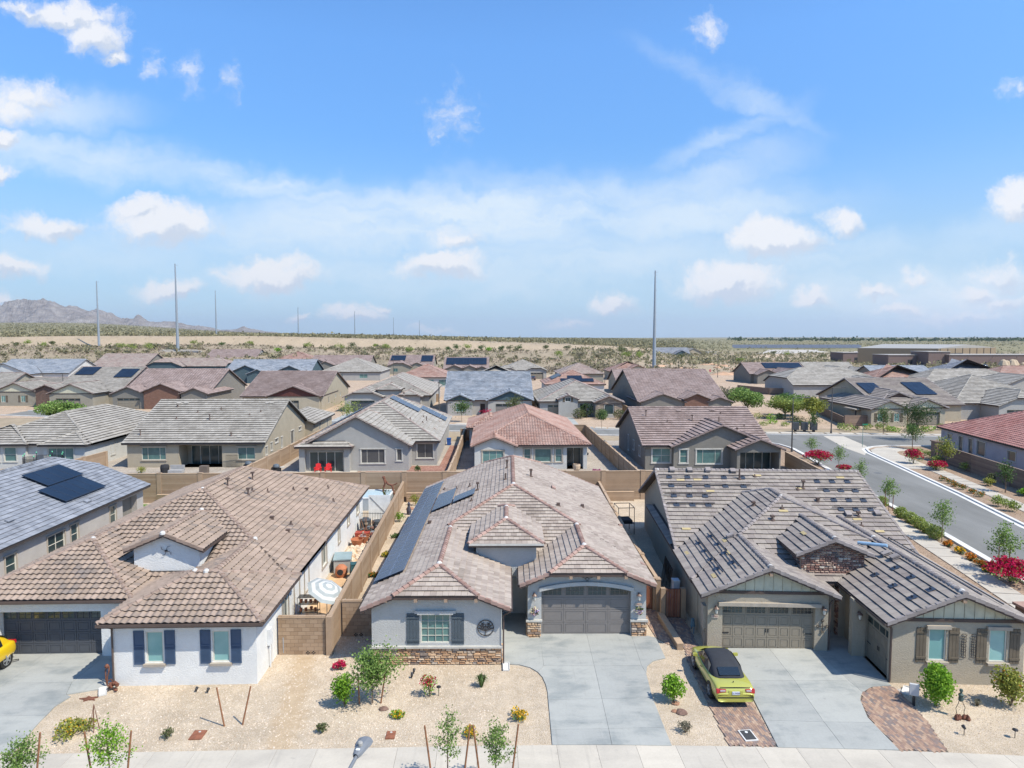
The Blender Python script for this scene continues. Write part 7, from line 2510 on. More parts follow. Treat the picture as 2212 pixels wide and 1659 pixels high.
# ------------------------------------------------------------------ workshops on the right
BR_T = stucco('shed_tan', (.26, .20, .135), .03)
BR_P = stucco('shed_purple_brown', (.185, .135, .12), .03)
ROOFM = plain('metal_roof_pale', (.32, .30, .27), .6)
e = empty('warehouse', (0, 0, 0), 0, 'large tan metal warehouse with shallow pale roof beyond the houses, right', 'warehouse')
m = MB()
a, b, c, d = (228, 418), (266, 398), (325, 430), (290, 470)
for p, q in ((a, b), (b, c), (c, d), (d, a)):
 m.face([(*p, 0), (*q, 0), (*q, 9), (*p, 9)])
m.build('wall', BR_T, e)
m = MB()
mid1, mid2 = ((a[0] + d[0]) / 2, (a[1] + d[1]) / 2), ((b[0] + c[0]) / 2, (b[1] + c[1]) / 2)
m.face([(*a, 9.02), (*b, 9.02), (*mid2, 11.2), (*mid1, 11.2)])
m.face([(*mid1, 11.2), (*mid2, 11.2), (*c, 9.02), (*d, 9.02)])
m.face([(*b, 9.02), (*c, 9.02), (*mid2, 11.2)])
m.build('roof', ROOFM, e)
for k in range(8):
 x, y = b[0] + (c[0] - b[0]) * (k + .2) / 8, b[1] + (c[1] - b[1]) * (k + .2) / 8
 MB().box((x, y - .15, 4.5), (.25, .25, 9)).build('wall_seam', STEELD, e)
MB().box((282, 405.8, 3.5), (14, .6, 5), .5).build('door_opening', DARKIN, e)
for x0_, x1_, y, h, lb in ((219, 236, 418, 6.0, 'small brown workshop left of the big warehouse'), (224, 249, 378, 5.6, 'low brown workshop behind the green trees, right'), (240.5, 252.5, 368, 7.6, 'taller dark brown workshop block in the middle of the yard'), (250, 345, 365, 6.0, 'long low brown workshop at the right edge')):
 e = empty('workshop', ((x0_ + x1_) / 2, y, 0), 0, lb, 'workshop', 'brown workshops')
 w = x1_ - x0_
 MB().box((0, 8, h / 2), (w, 16, h)).build('wall', BR_P, e)
 MB().box((0, 8, h + .15), (w + .6, 16.6, .3)).build('roof', plain('flat_roof_pale', (.36, .33, .30), .8), e)
 n = max(1, int(w / 13))
 for k in range(n):
  x = -w / 2 + w * (k + .5) / n
  MB().box((x, -.03, 1.6), (2.6 if k % 2 == 0 else 1.2, .1, 3.0 if k % 2 == 0 else 1.5)).build('door_opening' if k % 2 == 0 else 'window', DARKIN, e)
  MB().tube((x + 3.5, -.1, h - 1.6), (x + 3.0, -1.2, h - .8), .08, .08, 4).build('wall_light', STEELD, e)
m = MB()
for j in range(9):
 for k in range(16):
  y = 900 + j * 28
  x = y * (.36 + .012 * k)
  m.obox((x, y, 1.0), (y * .0112, 0, 0), (0, 9, 1.8), (0, 0, .1))
m.build('solar_farm', plain('solar_far', (.09, .10, .12), .6), None, 'stuff', 'dark rows of a distant solar farm left of the warehouse', 'solar farm')
sheet('gravel_lot', [(240, 640), (470, 640), (560, 830), (300, 830)], .05, plain('pale_lot', (.42, .38, .33), .9))
sheet('dirt_road', [(52, 250), (62, 246), (84, 300), (150, 440), (330, 640), (300, 660), (120, 470), (64, 330)], .06, plain('dirt_road_sand', (.47, .36, .25), .95))
sheet('dirt_road', [(-70, 335), (-40, 322), (60, 318), (66, 332), (20, 336), (-30, 345)], 0.02, MATS['dirt_road_sand'])
m = MB()
rs = random.Random(5)
for k in range(60):
 x, y = rs.uniform(85, 190), rs.uniform(285, 420)
 r = rs.uniform(2, 7)
 m.lathe((x, y, -.2), [(r, 0), (r * .7, rs.uniform(.4, 1.2)), (r * .3, rs.uniform(1, 1.7)), (0, 1.6)], 9)
m.build('dirt_mounds', plain('red_dirt', (.43, .27, .17), .95, var=.25, scale=.3), None, 'stuff', 'low reddish dirt mounds on the empty lots', 'dirt mounds')
for x, y, l, h, lb in ((166, 560, 14, 3.2, 'long white trailer beside the new houses on the dirt lots'), (184, 565, 9, 3.0, 'short white container beside the long trailer'), (150, 545, 5, 2.6, 'small grey site box near the new houses')):
 e = empty('trailer', (x, y, 0), .1, lb, 'trailer')
 MB().box((0, 0, h / 2 + .5), (l, 2.6, h)).build('trailer_body', ROOFM, e)
 MB().box((0, 0, h + .55), (l + .1, 2.7, .1)).build('trailer_roof', TRIM_WH, e)
 for xx in (-l * .3, l * .3):
  MB().tube((xx, -1.35, .45), (xx, -1.1, .45), .45, .45, 10).build('wheel', DARKM, e)
# ------------------------------------------------------------------ cars
def carpaint(name, col):
 return pbr(name, None, .32, .5, .15, col, coat=.9)
TYRE = plain('tyre_rubber', (.018, .018, .018), .85)
RIM = plain('alloy_rim', (.42, .43, .44), .3, .5, .7)
CGL = pbr('car_glass', None, .08, .6, 0, (.015, .02, .024), coat=.6)
TAIL = pbr('tail_light_red', None, .2, .5, 0, (.42, .015, .02), coat=.6)
TAILW = pbr('tail_light_clear', None, .2, .5, 0, (.45, .38, .4), coat=.6)
TRIMB = plain('black_trim', (.02, .02, .02), .6)
def car(loc, rz, label, paint, roofmat=None, L=4.63, Wd=1.76, style='cabrio', plate='', zs=1.0, group=None):
 """front at +y; sections from tail to nose"""
 e = empty('parked_car', loc, rz, label, 'car', group)
 hw = Wd / 2
 # y, half width, sill z, belt z, deck crown, tuck
 if style == 'cabrio':
  st = [(-2.33, .78, .29, .62, .0), (-2.28, .83, .25, .84, .01), (-2.12, .85, .26, .92, .02), (-1.75, .87, .24, .955, .03), (-1.3, .88, .24, .93, .035), (-.8, .88, .24, .90, .03), (0, .88, .24, .87, .03), (.75, .88, .24, .86, .05), (1.0, .875, .24, .86, .07), (1.5, .86, .24, .82, .08), (1.95, .82, .26, .74, .07), (2.2, .72, .32, .64, .05), (2.32, .55, .40, .52, .0)]
 else:
  st = [(-2.25, .72, .5, .80, .0), (-2.2, .84, .40, 1.02, .01), (-2.0, .90, .34, 1.10, .02), (-1.6, .92, .30, 1.10, .02), (-1.0, .92, .30, 1.06, .02), (0, .92, .30, 1.02, .02), (.9, .92, .30, 1.0, .05), (1.5, .90, .30, .96, .08), (2.0, .84, .34, .86, .07), (2.3, .60, .42, .66, 0)]
 k = L / 4.63
 m = MB()
 rings = []
 for y, w, z0, z1, cr in st:
  w = w * hw / .88
  h = z1 - z0
  half = [(w * .80, z0), (w * .96, z0 + h * .12), (w * 1.0, z0 + h * .42), (w * .985, z0 + h * .70), (w * .95, z1 - h * .10), (w * .88, z1 - h * .02), (w * .6, z1 + cr * .55), (0, z1 + cr)]
  ring = [Vector((x, y * k, z)) for x, z in half] + [Vector((-x, y * k, z)) for x, z in reversed(half[:-1])]
  rings.append(ring)
 n = len(rings[0])
 i0 = 0
 for r_ in rings:
  m.v += [tuple(p) for p in r_]
 for j in range(len(rings) - 1):
  for i in range(n - 1):
   a = j * n + i
   m.f.append((a, a + 1, a + n + 1, a + n))
   m.t.append(.5)
   m.mi.append(0)
 m.f.append(tuple(range(n)))
 m.f.append(tuple(reversed(range((len(rings) - 1) * n, len(rings) * n))))
 m.t += [.5] * 2
 m.mi += [0] * 2
 body = m.build('body', paint, e, smooth=True)
 sub = body.modifiers.new('round', 'SUBSURF')
 sub.levels = sub.render_levels = 2
 # cabin
 if style == 'cabrio':
  cab = [(-1.62, .955, .55, .62), (-1.30, 1.12, .66, .72), (-.85, 1.33, .60, .76), (-.3, 1.41, .565, .78), (.30, 1.40, .56, .77), (.55, 1.34, .56, .765)]
  wind = [(.56, 1.33, .57, .765), (1.22, .90, .60, .72)]
 else:
  cab = [(-2.0, 1.12, .68, .76), (-1.75, 1.40, .62, .76), (-1.3, 1.55, .60, .78), (-.3, 1.60, .60, .78), (.4, 1.56, .58, .77)]
  wind = [(.41, 1.55, .58, .77), (1.25, 1.04, .66, .76)]
 rm = roofmat or paint
 m = MB()
 rr = []
 for y, z, w, wb in cab:
  zb = .86 if style == 'cabrio' else 1.04
  rr.append([Vector((wb * hw / .88 * 1.0, y * k, zb)), Vector((w * 1.04 * hw / .88 + .02, y * k, z - .09)), Vector((w * .86, y * k, z - .015)), Vector((w * .4, y * k, z + .015)), Vector((0, y * k, z + .02)), Vector((-w * .4, y * k, z + .015)), Vector((-w * .86, y * k, z - .015)), Vector((-w * 1.04 * hw / .88 - .02, y * k, z - .09)), Vector((-wb * hw / .88, y * k, zb))])
 nn = 9
 for r_ in rr:
  m.v += [tuple(p) for p in r_]
 for j in range(len(rr) - 1):
  for i in range(nn - 1):
   a = j * nn + i
   m.f.append((a, a + 1, a + nn + 1, a + nn))
   m.t.append(.5)
   m.mi.append(0)
 m.f.append(tuple(range(nn)))
 m.t.append(.5)
 m.mi.append(0)
 cb = m.build('soft_top' if style == 'cabrio' else 'cabin', rm, e, smooth=True)
 sub = cb.modifiers.new('round', 'SUBSURF')
 sub.levels = sub.render_levels = 1
 # side glass, rear glass, windscreen
 for sx in (-1, 1):
  g = MB()
  zb = (.90 if style == 'cabrio' else 1.07)
  pts = []
  for (y, z, w, wb) in cab[2:]:
   pts.append((y, z, w, wb))
  for (p, q) in zip(pts, pts[1:]):
   def P(s_, f):
    y, z, w, wb = s_
    xb, xt = wb * hw / .88, w * 1.04 * hw / .88 + .02
    return Vector((sx * (xb + (xt - xb) * f + .012), y * k, zb - .02 + (z - .09 - zb + .02) * f))
   g.face([P(p, .08), P(q, .08), P(q, .92), P(p, .92)])
  y, z, w, wb = cab[-1]
  g.face([Vector((sx * (wb * hw / .88 + .01), y * k, zb)), Vector((sx * (wb * hw / .88 - .02), (y + .55) * k, zb)), Vector((sx * (w * 1.04 * hw / .88 + .02), y * k, z - .1))])
  g.build('side_window', CGL, e)
  mi = MB().box((sx * (hw + .07), .72 * k, .95 if style == 'cabrio' else 1.12), (.2, .12, .12))
  mi.build('mirror', paint, e)
  MB().box((sx * (hw + .004), -.05 * k, .76), (.02, .16, .035)).build('door_handle', TRIMB if style == 'cabrio' else paint, e)
  MB().box((sx * (hw * .985 + .006), .05, .42), (.025, 2.0 * k, .05)).build('side_moulding', TRIMB, e)
 y0_, z0_, w0_, _ = wind[0]
 y1_, z1_, w1_, _ = wind[1]
 MB().face([(-w0_ * .95, y0_ * k, z0_ + .02), (w0_ * .95, y0_ * k, z0_ + .02), (w1_ * 1.1, y1_ * k, z1_ + .02), (-w1_ * 1.1, y1_ * k, z1_ + .02)]) if False else None
 g = MB()
 g.face([(-w0_ * .98, y0_ * k + .0, z0_ + .0), (w0_ * .98, y0_ * k, z0_), (w1_ * 1.18, y1_ * k, z1_), (-w1_ * 1.18, y1_ * k, z1_)])
 g.build('windscreen', CGL, e)
 g = MB()
 if style == 'cabrio':
  g.obox((-.46, -1.50 * k, 1.045), (.92, 0, 0), (0, .40 * k, .185), (0, -.01, .02))
 else:
  g.obox((-.52, -2.02 * k, 1.14), (1.04, 0, 0), (0, .22 * k, .25), (0, -.02, .02))
 g.build('rear_window', CGL, e)
 # tail
 zt = .80 if style == 'cabrio' else .98
 for sx in (-1, 1):
  l = MB()
  l.obox((sx * .42 - (.0 if sx > 0 else .40), -2.315 * k, zt - .14), (.40, .0, 0), (0, .1, 0), (0, .02, .17))
  tl = l.build('tail_light', TAIL, e)
  MB().obox((sx * .45 - (.0 if sx > 0 else .22), -2.33 * k, zt - .05), (.22, 0, 0), (0, .02, 0), (0, .005, .06)).build('reversing_lens', TAILW, tl)
 MB().obox((-.76 * hw / .88, -2.345 * k, .47), (1.52 * hw / .88, 0, 0), (0, .1, 0), (0, 0, .035)).build('bumper_strip', TRIMB, e)
 MB().obox((-.5, -2.24 * k, .24), (1.0, 0, 0), (0, .12, 0), (0, 0, .06)).build('rear_valance', TRIMB, e)
 if style == 'cabrio':
  MB().obox((-.3, -2.335 * k, .60), (.6, 0, 0), (0, .06, 0), (0, .015, .17)).build('plate_recess', paint, e)
  pl = MB().obox((-.16, -2.352 * k, .62), (.32, 0, 0), (0, .02, 0), (0, .01, .13)).build('licence_plate', plain('plate_white', (.55, .58, .62), .5), e)
  text_mesh(plate, .10, 'plate_text', plain('plate_ink', (.05, .06, .2), .5), pl, (0, -2.36 * k, .685))
  MB().box((0, -2.25 * k, .90), (1.35, .03, .015)).build('boot_seam', TRIMB, e)
  MB().lathe((0, -1.95 * k, .975), [(.022, 0), (.02, .05), (0, .06)], 6).build('boot_badge', TRIMB, e)
 for sx in (-1, 1):
  for yy in (-1.36, 1.32):
   r_ = .32 if style == 'cabrio' else .37
   x = sx * (hw - .11)
   MB().tube((sx * (hw - .35), yy * k, r_ + .02), (sx * (hw + .006), yy * k, r_ + .02), r_ + .06, r_ + .06, 20).build('wheel_arch', TRIMB, e)
   w = MB().tube((x - .1, yy * k, r_), (x + .125, yy * k, r_), r_, r_, 20).build('wheel', TYRE, e)
   rm_ = MB()
   xo = sx * (hw + .016)
   for q in range(5):
    a = q * 2 * math.pi / 5
    c_, s_ = math.cos(a), math.sin(a)
    ww = .035
    rm_.obox((xo - .02, yy * k - s_ * 0 - ww * -s_, r_ - ww * c_), (.03, 0, 0), (0, r_ * .68 * c_, r_ * .68 * s_), (0, -2 * ww * s_, 2 * ww * c_))
   rm_.tube((xo - .03, yy * k, r_), (xo + .01, yy * k, r_), .06, .06, 8)
   rr_ = r_ * .70
   for q in range(16):
    a0_, a1_ = q * math.pi / 8, (q + 1) * math.pi / 8
    rm_.face([(xo, yy * k + rr_ * math.cos(a0_), r_ + rr_ * math.sin(a0_)), (xo, yy * k + rr_ * math.cos(a1_), r_ + rr_ * math.sin(a1_)), (xo, yy * k + rr_ * .88 * math.cos(a1_), r_ + rr_ * .88 * math.sin(a1_)), (xo, yy * k + rr_ * .88 * math.cos(a0_), r_ + rr_ * .88 * math.sin(a0_))])
   rm_.build('rim', RIM, w)
 return e
car((10.58, 30.35, .045), R(-2.0), 'lime green convertible with black soft top parked nose-in on the pavers', carpaint('paint_lime', (.42, .41, .075)), plain('soft_top_black', (.03, .032, .037), .8), plate='DL44088')
car((-24.35, 31.5, .05), R(180), 'bright yellow hatchback at the left edge on the left driveway', carpaint('paint_yellow', (.72, .47, .01)), None, 4.3, 1.86, 'suv')
# far parked cars
for x, y, rz, col, lb in ((-33.0, 232, 1.57, (.55, .55, .56), 'white car parked behind the pale tower house'), (15.6, 252, 0, (.03, .035, .045), 'dark car on the driveway of the small grey hip house'), (246, 348, 1.5, (.5, .52, .55), 'white car in the workshop yard, left one'), (258, 350, 1.5, (.05, .06, .08), 'dark car parked before the long brown workshop'),
                          (275, 352, 1.6, (.1, .12, .15), 'dark blue car parked near the machines, right edge'), (100.5, 228, 1.57, (.04, .07, .2), 'dark blue car behind the wall of the long solar roof house')):
 car((x, y, .02), rz, lb, carpaint('paint_%d' % int(x), col), None, 4.6, 1.85, 'suv', group='parked cars far off')
# ------------------------------------------------------------------ front yard things
BOXR = plain('utility_lid_rust', (.23, .09, .05), .7, var=.3, scale=5)
for (x, y, w, l, lb) in ((-4.05, 26.55, .36, .52, 'rust coloured utility lid in the gravel of the middle yard'), (-11.8, 26.8, .5, .62, 'rust coloured utility lid in the gravel of the left yard')):
 e = empty('utility_lid', (x, y, 0), 0, lb, 'utility cover', 'utility covers in the gravel')
 MB().box((0, 0, .02), (w, l, .05)).build('lid', BOXR, e)
 MB().lathe((0, l * .3, .045), [(.05, 0), (.05, .012), (0, .012)], 10).build('lid_plug', TRIM_L, e)
e = empty('utility_lid', (10.28, 26.02, .04), R(4), 'black lidded utility box with pale rim in the paver strip', 'utility cover')
MB().box((0, 0, .01), (.54, .74, .05)).build('lid_frame', CONK, e)
MB().box((0, 0, .04), (.42, .62, .02)).build('lid', plain('lid_black', (.05, .05, .05), .7), e)
MB().lathe((0, .17, .05), [(.06, 0), (.06, .012), (0, .012)], 10).build('lid_plug', TRIM_WH, e)
ROCK = plain('rock_brown', (.17, .105, .08), .9, var=.3, scale=5)
def rock(x, y, r, lb, mat=ROCK, fl=.6):
 rs = random.Random(int(x * 100))
 bm = MB()
 n = 9
 rings = []
 for j, (rr, z) in enumerate(((.9, 0), (1.05, .25), (.85, .6), (.45, .9), (0, 1))):
  rings.append([(x + r * rr * math.cos(k / n * 6.283) * rs.uniform(.8, 1.2), y + r * rr * math.sin(k / n * 6.283) * rs.uniform(.7, 1.1), r * z * fl * rs.uniform(.9, 1.1)) for k in range(n)])
 for a, b in zip(rings, rings[1:]):
  for k in range(n):
   bm.face([a[k], a[(k + 1) % n], b[(k + 1) % n], b[k]])
 bm.build('boulder', mat, None, None, lb, 'rock')
rock(8.1, 27.85, .24, 'dark brown boulder below the green shrub beside the driveway')
rock(7.83, 27.95, .13, 'small flat reddish stone beside the brown boulder', plain('rock_red', (.30, .16, .10), .9))
rock(8.05, 28.55, .18, 'reddish rock at the foot of the bright green shrub', MATS['rock_red'])
rock(-4.65, 28.5, .2, 'dark stone by the staked feathery tree')
rock(18.55, 29.3, .2, 'pale flat stone near the downspout of the right house', plain('rock_pale', (.45, .42, .38), .9), .3)
def spot(x, y, lb, h=.25, kind=0):
 e = empty('garden_light', (x, y, 0), 0, lb, 'garden light', 'small garden lights')
 m = MB()
 m.tube((0, 0, 0), (0, 0, h), .015, .015, 5)
 if kind:
  m.lathe((0, 0, h), [(.11, -.02), (.1, .02), (.03, .05), (0, .05)], 10)
 else:
  m.tube((0, -.05, h), (0, .09, h + .06), .05, .07, 8)
 m.build('light_body', DARKM, e)
spot(-3.68, 31.6, 'small black spotlight nearest the stone base, middle yard', .12)
spot(-3.73, 31.15, 'small black spotlight just below the first one, middle yard', .12)
spot(-2.35, 29.55, 'black path light beside the magenta lantana', .42, 1)
spot(8.0, 29.3, 'black path light behind the green shrub by the driveway', .4, 1)
spot(19.55, 28.7, 'black path light right of the large green bush', .35, 1)
spot(20.3, 29.2, 'small black spotlight under the left iron column', .12)
spot(20.9, 25.6, 'short black path light at the lower right corner', .35, 1)
spot(19.0, 25.85, 'short black cylinder light in the lower right gravel', .3)
spot(-13.3, 30.2, 'left of two black spotlights before the white wall', .12)
spot(-12.75, 30.1, 'right of two black spotlights before the white wall', .12)
# splash blocks
for x, y, rz, lb in ((.72, 32.05, 0, 'concrete splash block under the middle house downspout'), (-17.5, 30.3, .5, 'pale splash block under the left house downspout'), (18.75, 29.25, -.7, 'pale splash block under the right house downspout')):
 m = MB()
 m.box((0, 0, .04), (.32, .7, .06)).box((-.15, 0, .09), (.03, .7, .06)).box((.15, 0, .09), (.03, .7, .06)).box((0, .34, .09), (.32, .03, .06))
 o_ = m.build('splash_block', CONK, None, None, lb, 'splash block', None, (x, y, 0))
 o_.rotation_euler = (0, 0, rz)
# things at the corner of the left house
RUST = plain('rusted_iron', (.16, .065, .04), .85, var=.3, scale=8)
m = MB()
m.path([(0, 0, 0), (.02, 0, .5), (.1, 0, .75), (.06, .1, .95), (-.08, .05, .8), (-.05, 0, .4), (0, 0, .1)], .03, 6)
m.path([(.0, 0, .3), (.2, 0, .4), (.25, 0, .2)], .02, 5)
m.lathe((.02, 0, .9), [(.0, 0), (.09, .05), (.1, .12), (.04, .2), (0, .22)], 8)
m.build('iron_figure', RUST, None, None, 'rusted iron garden figure at the corner downspout of the left house', 'garden ornament', None, (-17.55, 30.75, 0))
m = MB()
rs = random.Random(3)
for k in range(14):
 p = Vector((rs.uniform(-.22, .22), rs.uniform(-.15, .15), rs.uniform(.05, .35)))
 m.lathe(p, [(.0, -.06), (.07, -.03), (.08, .03), (.0, .08)], 6)
m.path([(-.2, 0, .1), (0, .1, .4), (.25, 0, .3)], .03, 5)
m.build('garden_sculpture', RUST, None, None, 'crumpled rust-brown sculpture beside the splash block', 'garden ornament', None, (-17.1, 30.45, 0))
m = MB()
m.prism([(.42 * (1 if k % 2 else .45) * math.cos(k / 10 * 6.283), .22 * (1 if k % 2 else .5) * math.sin(k / 10 * 6.283)) for k in range(10)], 0, .05)
m.build('ground_ornament', RUST, None, None, 'flat rusted lizard-like ornament lying in the left gravel', 'garden ornament', None, (-17.8, 29.75, 0))
m = MB()
for k in range(5):
 a = k * 1.256
 m.tube((.2 * math.cos(a), .2 * math.sin(a), 0), (0, 0, 1.1), .014, .01, 4)
m.build('plant_trellis', RUST, None, None, 'thin rusted cone trellis standing behind the spreading shrub', 'trellis', None, (-16.15, 27.3, 0))
m = MB()
m.path([(0, 0, .02), (.4, .05, .02), (.7, -.1, .02), (1.0, .1, .03), (.9, .25, .02), (.6, .1, .02)], .015, 5)
m.build('charging_cable', DARKM, None, None, 'thin dark cable lying on the left driveway behind the yellow car', 'cable', None, (-24.3, 33.3, .055))
# figure and sign in the right yard
e = empty('garden_figure', (19.75, 27.15, 0), 0, 'dark wire garden figure on thin legs beside the large green bush', 'garden ornament')
m = MB()
for sx in (-1, 1):
 m.path([(sx * .28, 0, 0), (sx * .2, 0, .3), (sx * .26, 0, .55), (sx * .12, 0, .85), (sx * .1, 0, 1.0)], .016, 5)
m.build('wire_legs', IRON, e)
e.scale = (.78, .78, .72)
MB().lathe((0, 0, .95), [(.05, 0), (.13, .08), (.11, .3), (.14, .42), (.06, .5), (.05, .58), (.09, .62), (.08, .74), (0, .78)], 9).build('figure_body', plain('figure_green', (.06, .09, .08), .6), e)
e = empty('yard_sign', (18.35, 28.1, 0), R(-20), 'small white lantern sign on a black post left of the large green bush', 'yard sign')
MB().box((0, 0, .2), (.1, .1, .4)).build('sign_post', DARKM, e)
MB().box((0, 0, .72), (.36, .12, .5)).build('sign_panel', plain('panel_grey_white', (.45, .46, .47), .6), e)
m = MB()
rs = random.Random(12)
for k in range(9):
 m.lathe((rs.uniform(-.35, .35), rs.uniform(-.1, .1), 0), [(.07, 0), (.09, .08), (.03, .2), (0, .22)], 6)
m.build('pinecone_row', RUST, None, None, 'small brown clay lumps at the feet of the wire figure', 'garden ornament', None, (19.8, 26.95, 0))
# wreaths on the garage piers
for x, lb in ((8.05, 'pastel flower wreath on the left pier of the middle garage'), (13.62, 'pastel flower wreath on the right pier below the address plaque')):
 e = empty('flower_wreath', wpt(HC, x, 2.95, 1.45), R(-1.5), lb, 'wreath', 'flower wreaths on the garage piers')
 rs = random.Random(int(x))
 cols = [plain('petal_cream', (.75, .68, .45), .8), plain('petal_pink', (.65, .38, .42), .8), plain('petal_lilac', (.45, .38, .6), .8), LF_MD]
 for ci, cm in enumerate(cols):
  m = MB()
  for k in range(16):
   a, q = rs.uniform(0, 6.28), rs.uniform(.02, .2)
   p = Vector((q * math.cos(a), rs.uniform(-.06, .02), q * math.sin(a) * 1.1))
   for i in range(4):
    leaf(m, p, .08, rs, rs.random(), .9)
  m.build('blooms' if ci < 3 else 'wreath_leaves', cm, e)
# bin and water softener tank behind the wood gate
BINB = plain('bin_blue', (.02, .09, .32), .45, .5)
def bin_(x, y, lb, mat):
 e = empty('wheelie_bin', (x, y, 0), rnd.uniform(-.2, .2), lb, 'rubbish bin', 'wheeled bins')
 MB().box((0, 0, .5), (.52, .58, .9), taper=1.12).build('bin_body', mat, e)
 MB().box((0, 0, 1.0), (.64, .72, .09)).build('bin_lid', mat, e)
 for sx in (-1, 1):
  MB().tube((sx * .22, .3, .12), (sx * .3, .3, .12), .12, .12, 10).build('wheel', TYRE, e)
bin_(10.15, 38.5, 'blue wheeled bin behind the wood gate of the right house', BINB)
bin_(-6.2, 100.5, 'blue wheeled bin beside the gate of the big rear gable house', BINB)
MB().box((0, 0, .9), (.35, .45, 1.8)).box((0, 0, 1.85), (.4, .5, .1)).build('condenser_tank', plain('tank_pale', (.5, .52, .53), .6), None, None, 'pale upright tank beside the blue bin behind the gate', 'tank', None, (10.75, 38.6, 0))
# black framed ladder rack leaning by the right house and raised planter behind the middle house
e = empty('window_frames_stack', wpt(HR, -1.0, 6.2, 0), R(-4.5), 'dark glazed panels leaning against the right house side wall', 'glass panels')
for k in range(3):
 MB().obox((0, k * .9, 0), (.35, 0, 2.0), (0, .8, 0), (.03, 0, 0)).build('panel', CGL, e)
e = empty('raised_rack', (10.3, 54.0, 0), .05, 'black metal raised rack with pots behind the middle house', 'rack')
m = MB()
for x in (0, 1.3):
 for y in (0, 1.6):
  m.tube((x, y, 0), (x, y, 2.2), .03, .03, 4)
for z in (.9, 2.2):
 m.path([(0, 0, z), (1.3, 0, z), (1.3, 1.6, z), (0, 1.6, z), (0, 0, z)], .03, 4)
m.build('rack_frame', DARKM, e)
MB().box((.65, .8, 1.0), (1.1, 1.3, .25)).build('rack_tray', DARKIN, e)
# ------------------------------------------------------------------ the left side yard
TERRA = plain('terracotta_pot', (.42, .16, .08), .8)
for x, y, r, h, lb in ((-10.3, 51.9, .5, .5, 'large low terracotta pot among the yard clutter'), (-9.9, 52.6, .45, .55, 'terracotta planter behind the low pot'), (-10.0, 37.2, .22, .35, 'small terracotta pot under the striped umbrella')):
 MB().lathe((0, 0, 0), [(r * .6, 0), (r * .95, h * .85), (r, h), (r * .9, h), (r * .8, h * .6), (0, h * .6)], 14).build('plant_pot', TERRA, None, None, lb, 'plant pot', 'terracotta pots in the side yard', (x, y, 0))
e = empty('storage_barrel', (-10.3, 55.4, 0), 0, 'dark grey lidded barrel at the end of the side yard', 'barrel')
MB().lathe((0, 0, 0), [(.42, 0), (.47, .4), (.45, 1.0)], 16).build('barrel_body', plain('barrel_grey', (.06, .065, .07), .6), e)
MB().lathe((0, 0, 1.0), [(.48, 0), (.48, .06), (.3, .12), (0, .12)], 16).build('barrel_lid', MATS['barrel_grey'], e)
e = empty('storage_barrel', (-9.4, 55.8, 0), 0, 'second dark barrel beside the lidded one', 'barrel')
MB().lathe((0, 0, 0), [(.40, 0), (.43, .4), (.41, .85), (.3, .9), (0, .9)], 14).build('barrel_body', MATS['barrel_grey'], e)
e = empty('air_conditioner', (-10.2, 46.4, 0), R(8), 'pale box cabinet with grey lid in the side yard', 'cabinet')
MB().box((0, 0, .45), (1.1, 1.6, .9)).build('cabinet_body', plain('cabinet_grey', (.36, .35, .32), .7), e)
MB().box((0, 0, .94), (1.2, 1.7, .08)).build('cabinet_lid', plain('cabinet_lid', (.25, .32, .33), .6), e)
e = empty('clay_chimney', (-10.0, 45.0, 0), 0, 'round terracotta kiln-like fireplace in front of the box cabinet', 'clay fireplace')
MB().lathe((0, 0, .0), [(.3, 0), (.42, .3), (.4, .6), (.2, .8), (0, .82)], 14).build('fireplace_body', TERRA, e)
MB().tube((0, -.44, .42), (0, -.30, .42), .2, .2, 12).build('fire_opening', DARKIN, e)
e = empty('compost_bin', (-9.05, 44.6, 0), .3, 'dark green compost bin leaning by the block wall', 'compost bin')
MB().box((0, 0, .5), (.6, .7, 1.0), taper=.8).build('bin_body', plain('bin_green', (.03, .09, .10), .6), e)
MB().box((0, 0, 1.02), (.5, .6, .05)).build('bin_lid', MATS['bin_green'], e)
# shelf rack
e = empty('plant_rack', (-10.1, 37.2, 0), 0, 'dark wire shelving rack beside the umbrella in the side yard', 'shelf rack')
m = MB()
for x in (-.55, .55):
 for y in (-.25, .25):
  m.tube((x, y, 0), (x, y, 1.7), .02, .02, 4)
m.build('rack_frame', STEELD, e)
for z in (.4, .85, 1.3, 1.68):
 m = MB()
 for k in range(7):
  m.box((0, -.25 + k * .083, z), (1.1, .02, .02))
 m.build('shelf', STEELD, e)
m = MB()
rs = random.Random(8)
for z in (.4, .85, 1.3):
 for k in range(4):
  m.cm = 0
  m.lathe((-.4 + k * .26, rs.uniform(-.1, .1), z + .02), [(.06, 0), (.09, .18), (0, .15)], 7)
m.build('pots_on_rack', TERRA, e)
# round glass table
e = empty('patio_table', (-9.6, 35.6, 0), 0, 'round dark mesh patio table inside the short wall', 'table')
MB().lathe((0, 0, 0), [(.0, .70), (.60, .70), (.62, .72), (.60, .74), (0, .74)], 20).build('table_top', plain('mesh_black', (.05, .055, .06), .5), e)
m = MB()
for k in range(4):
 a = k * 1.57 + .7
 m.tube((.45 * math.cos(a), .45 * math.sin(a), 0), (.2 * math.cos(a), .2 * math.sin(a), .7), .02, .02, 5)
m.build('table_legs', DARKM, e)
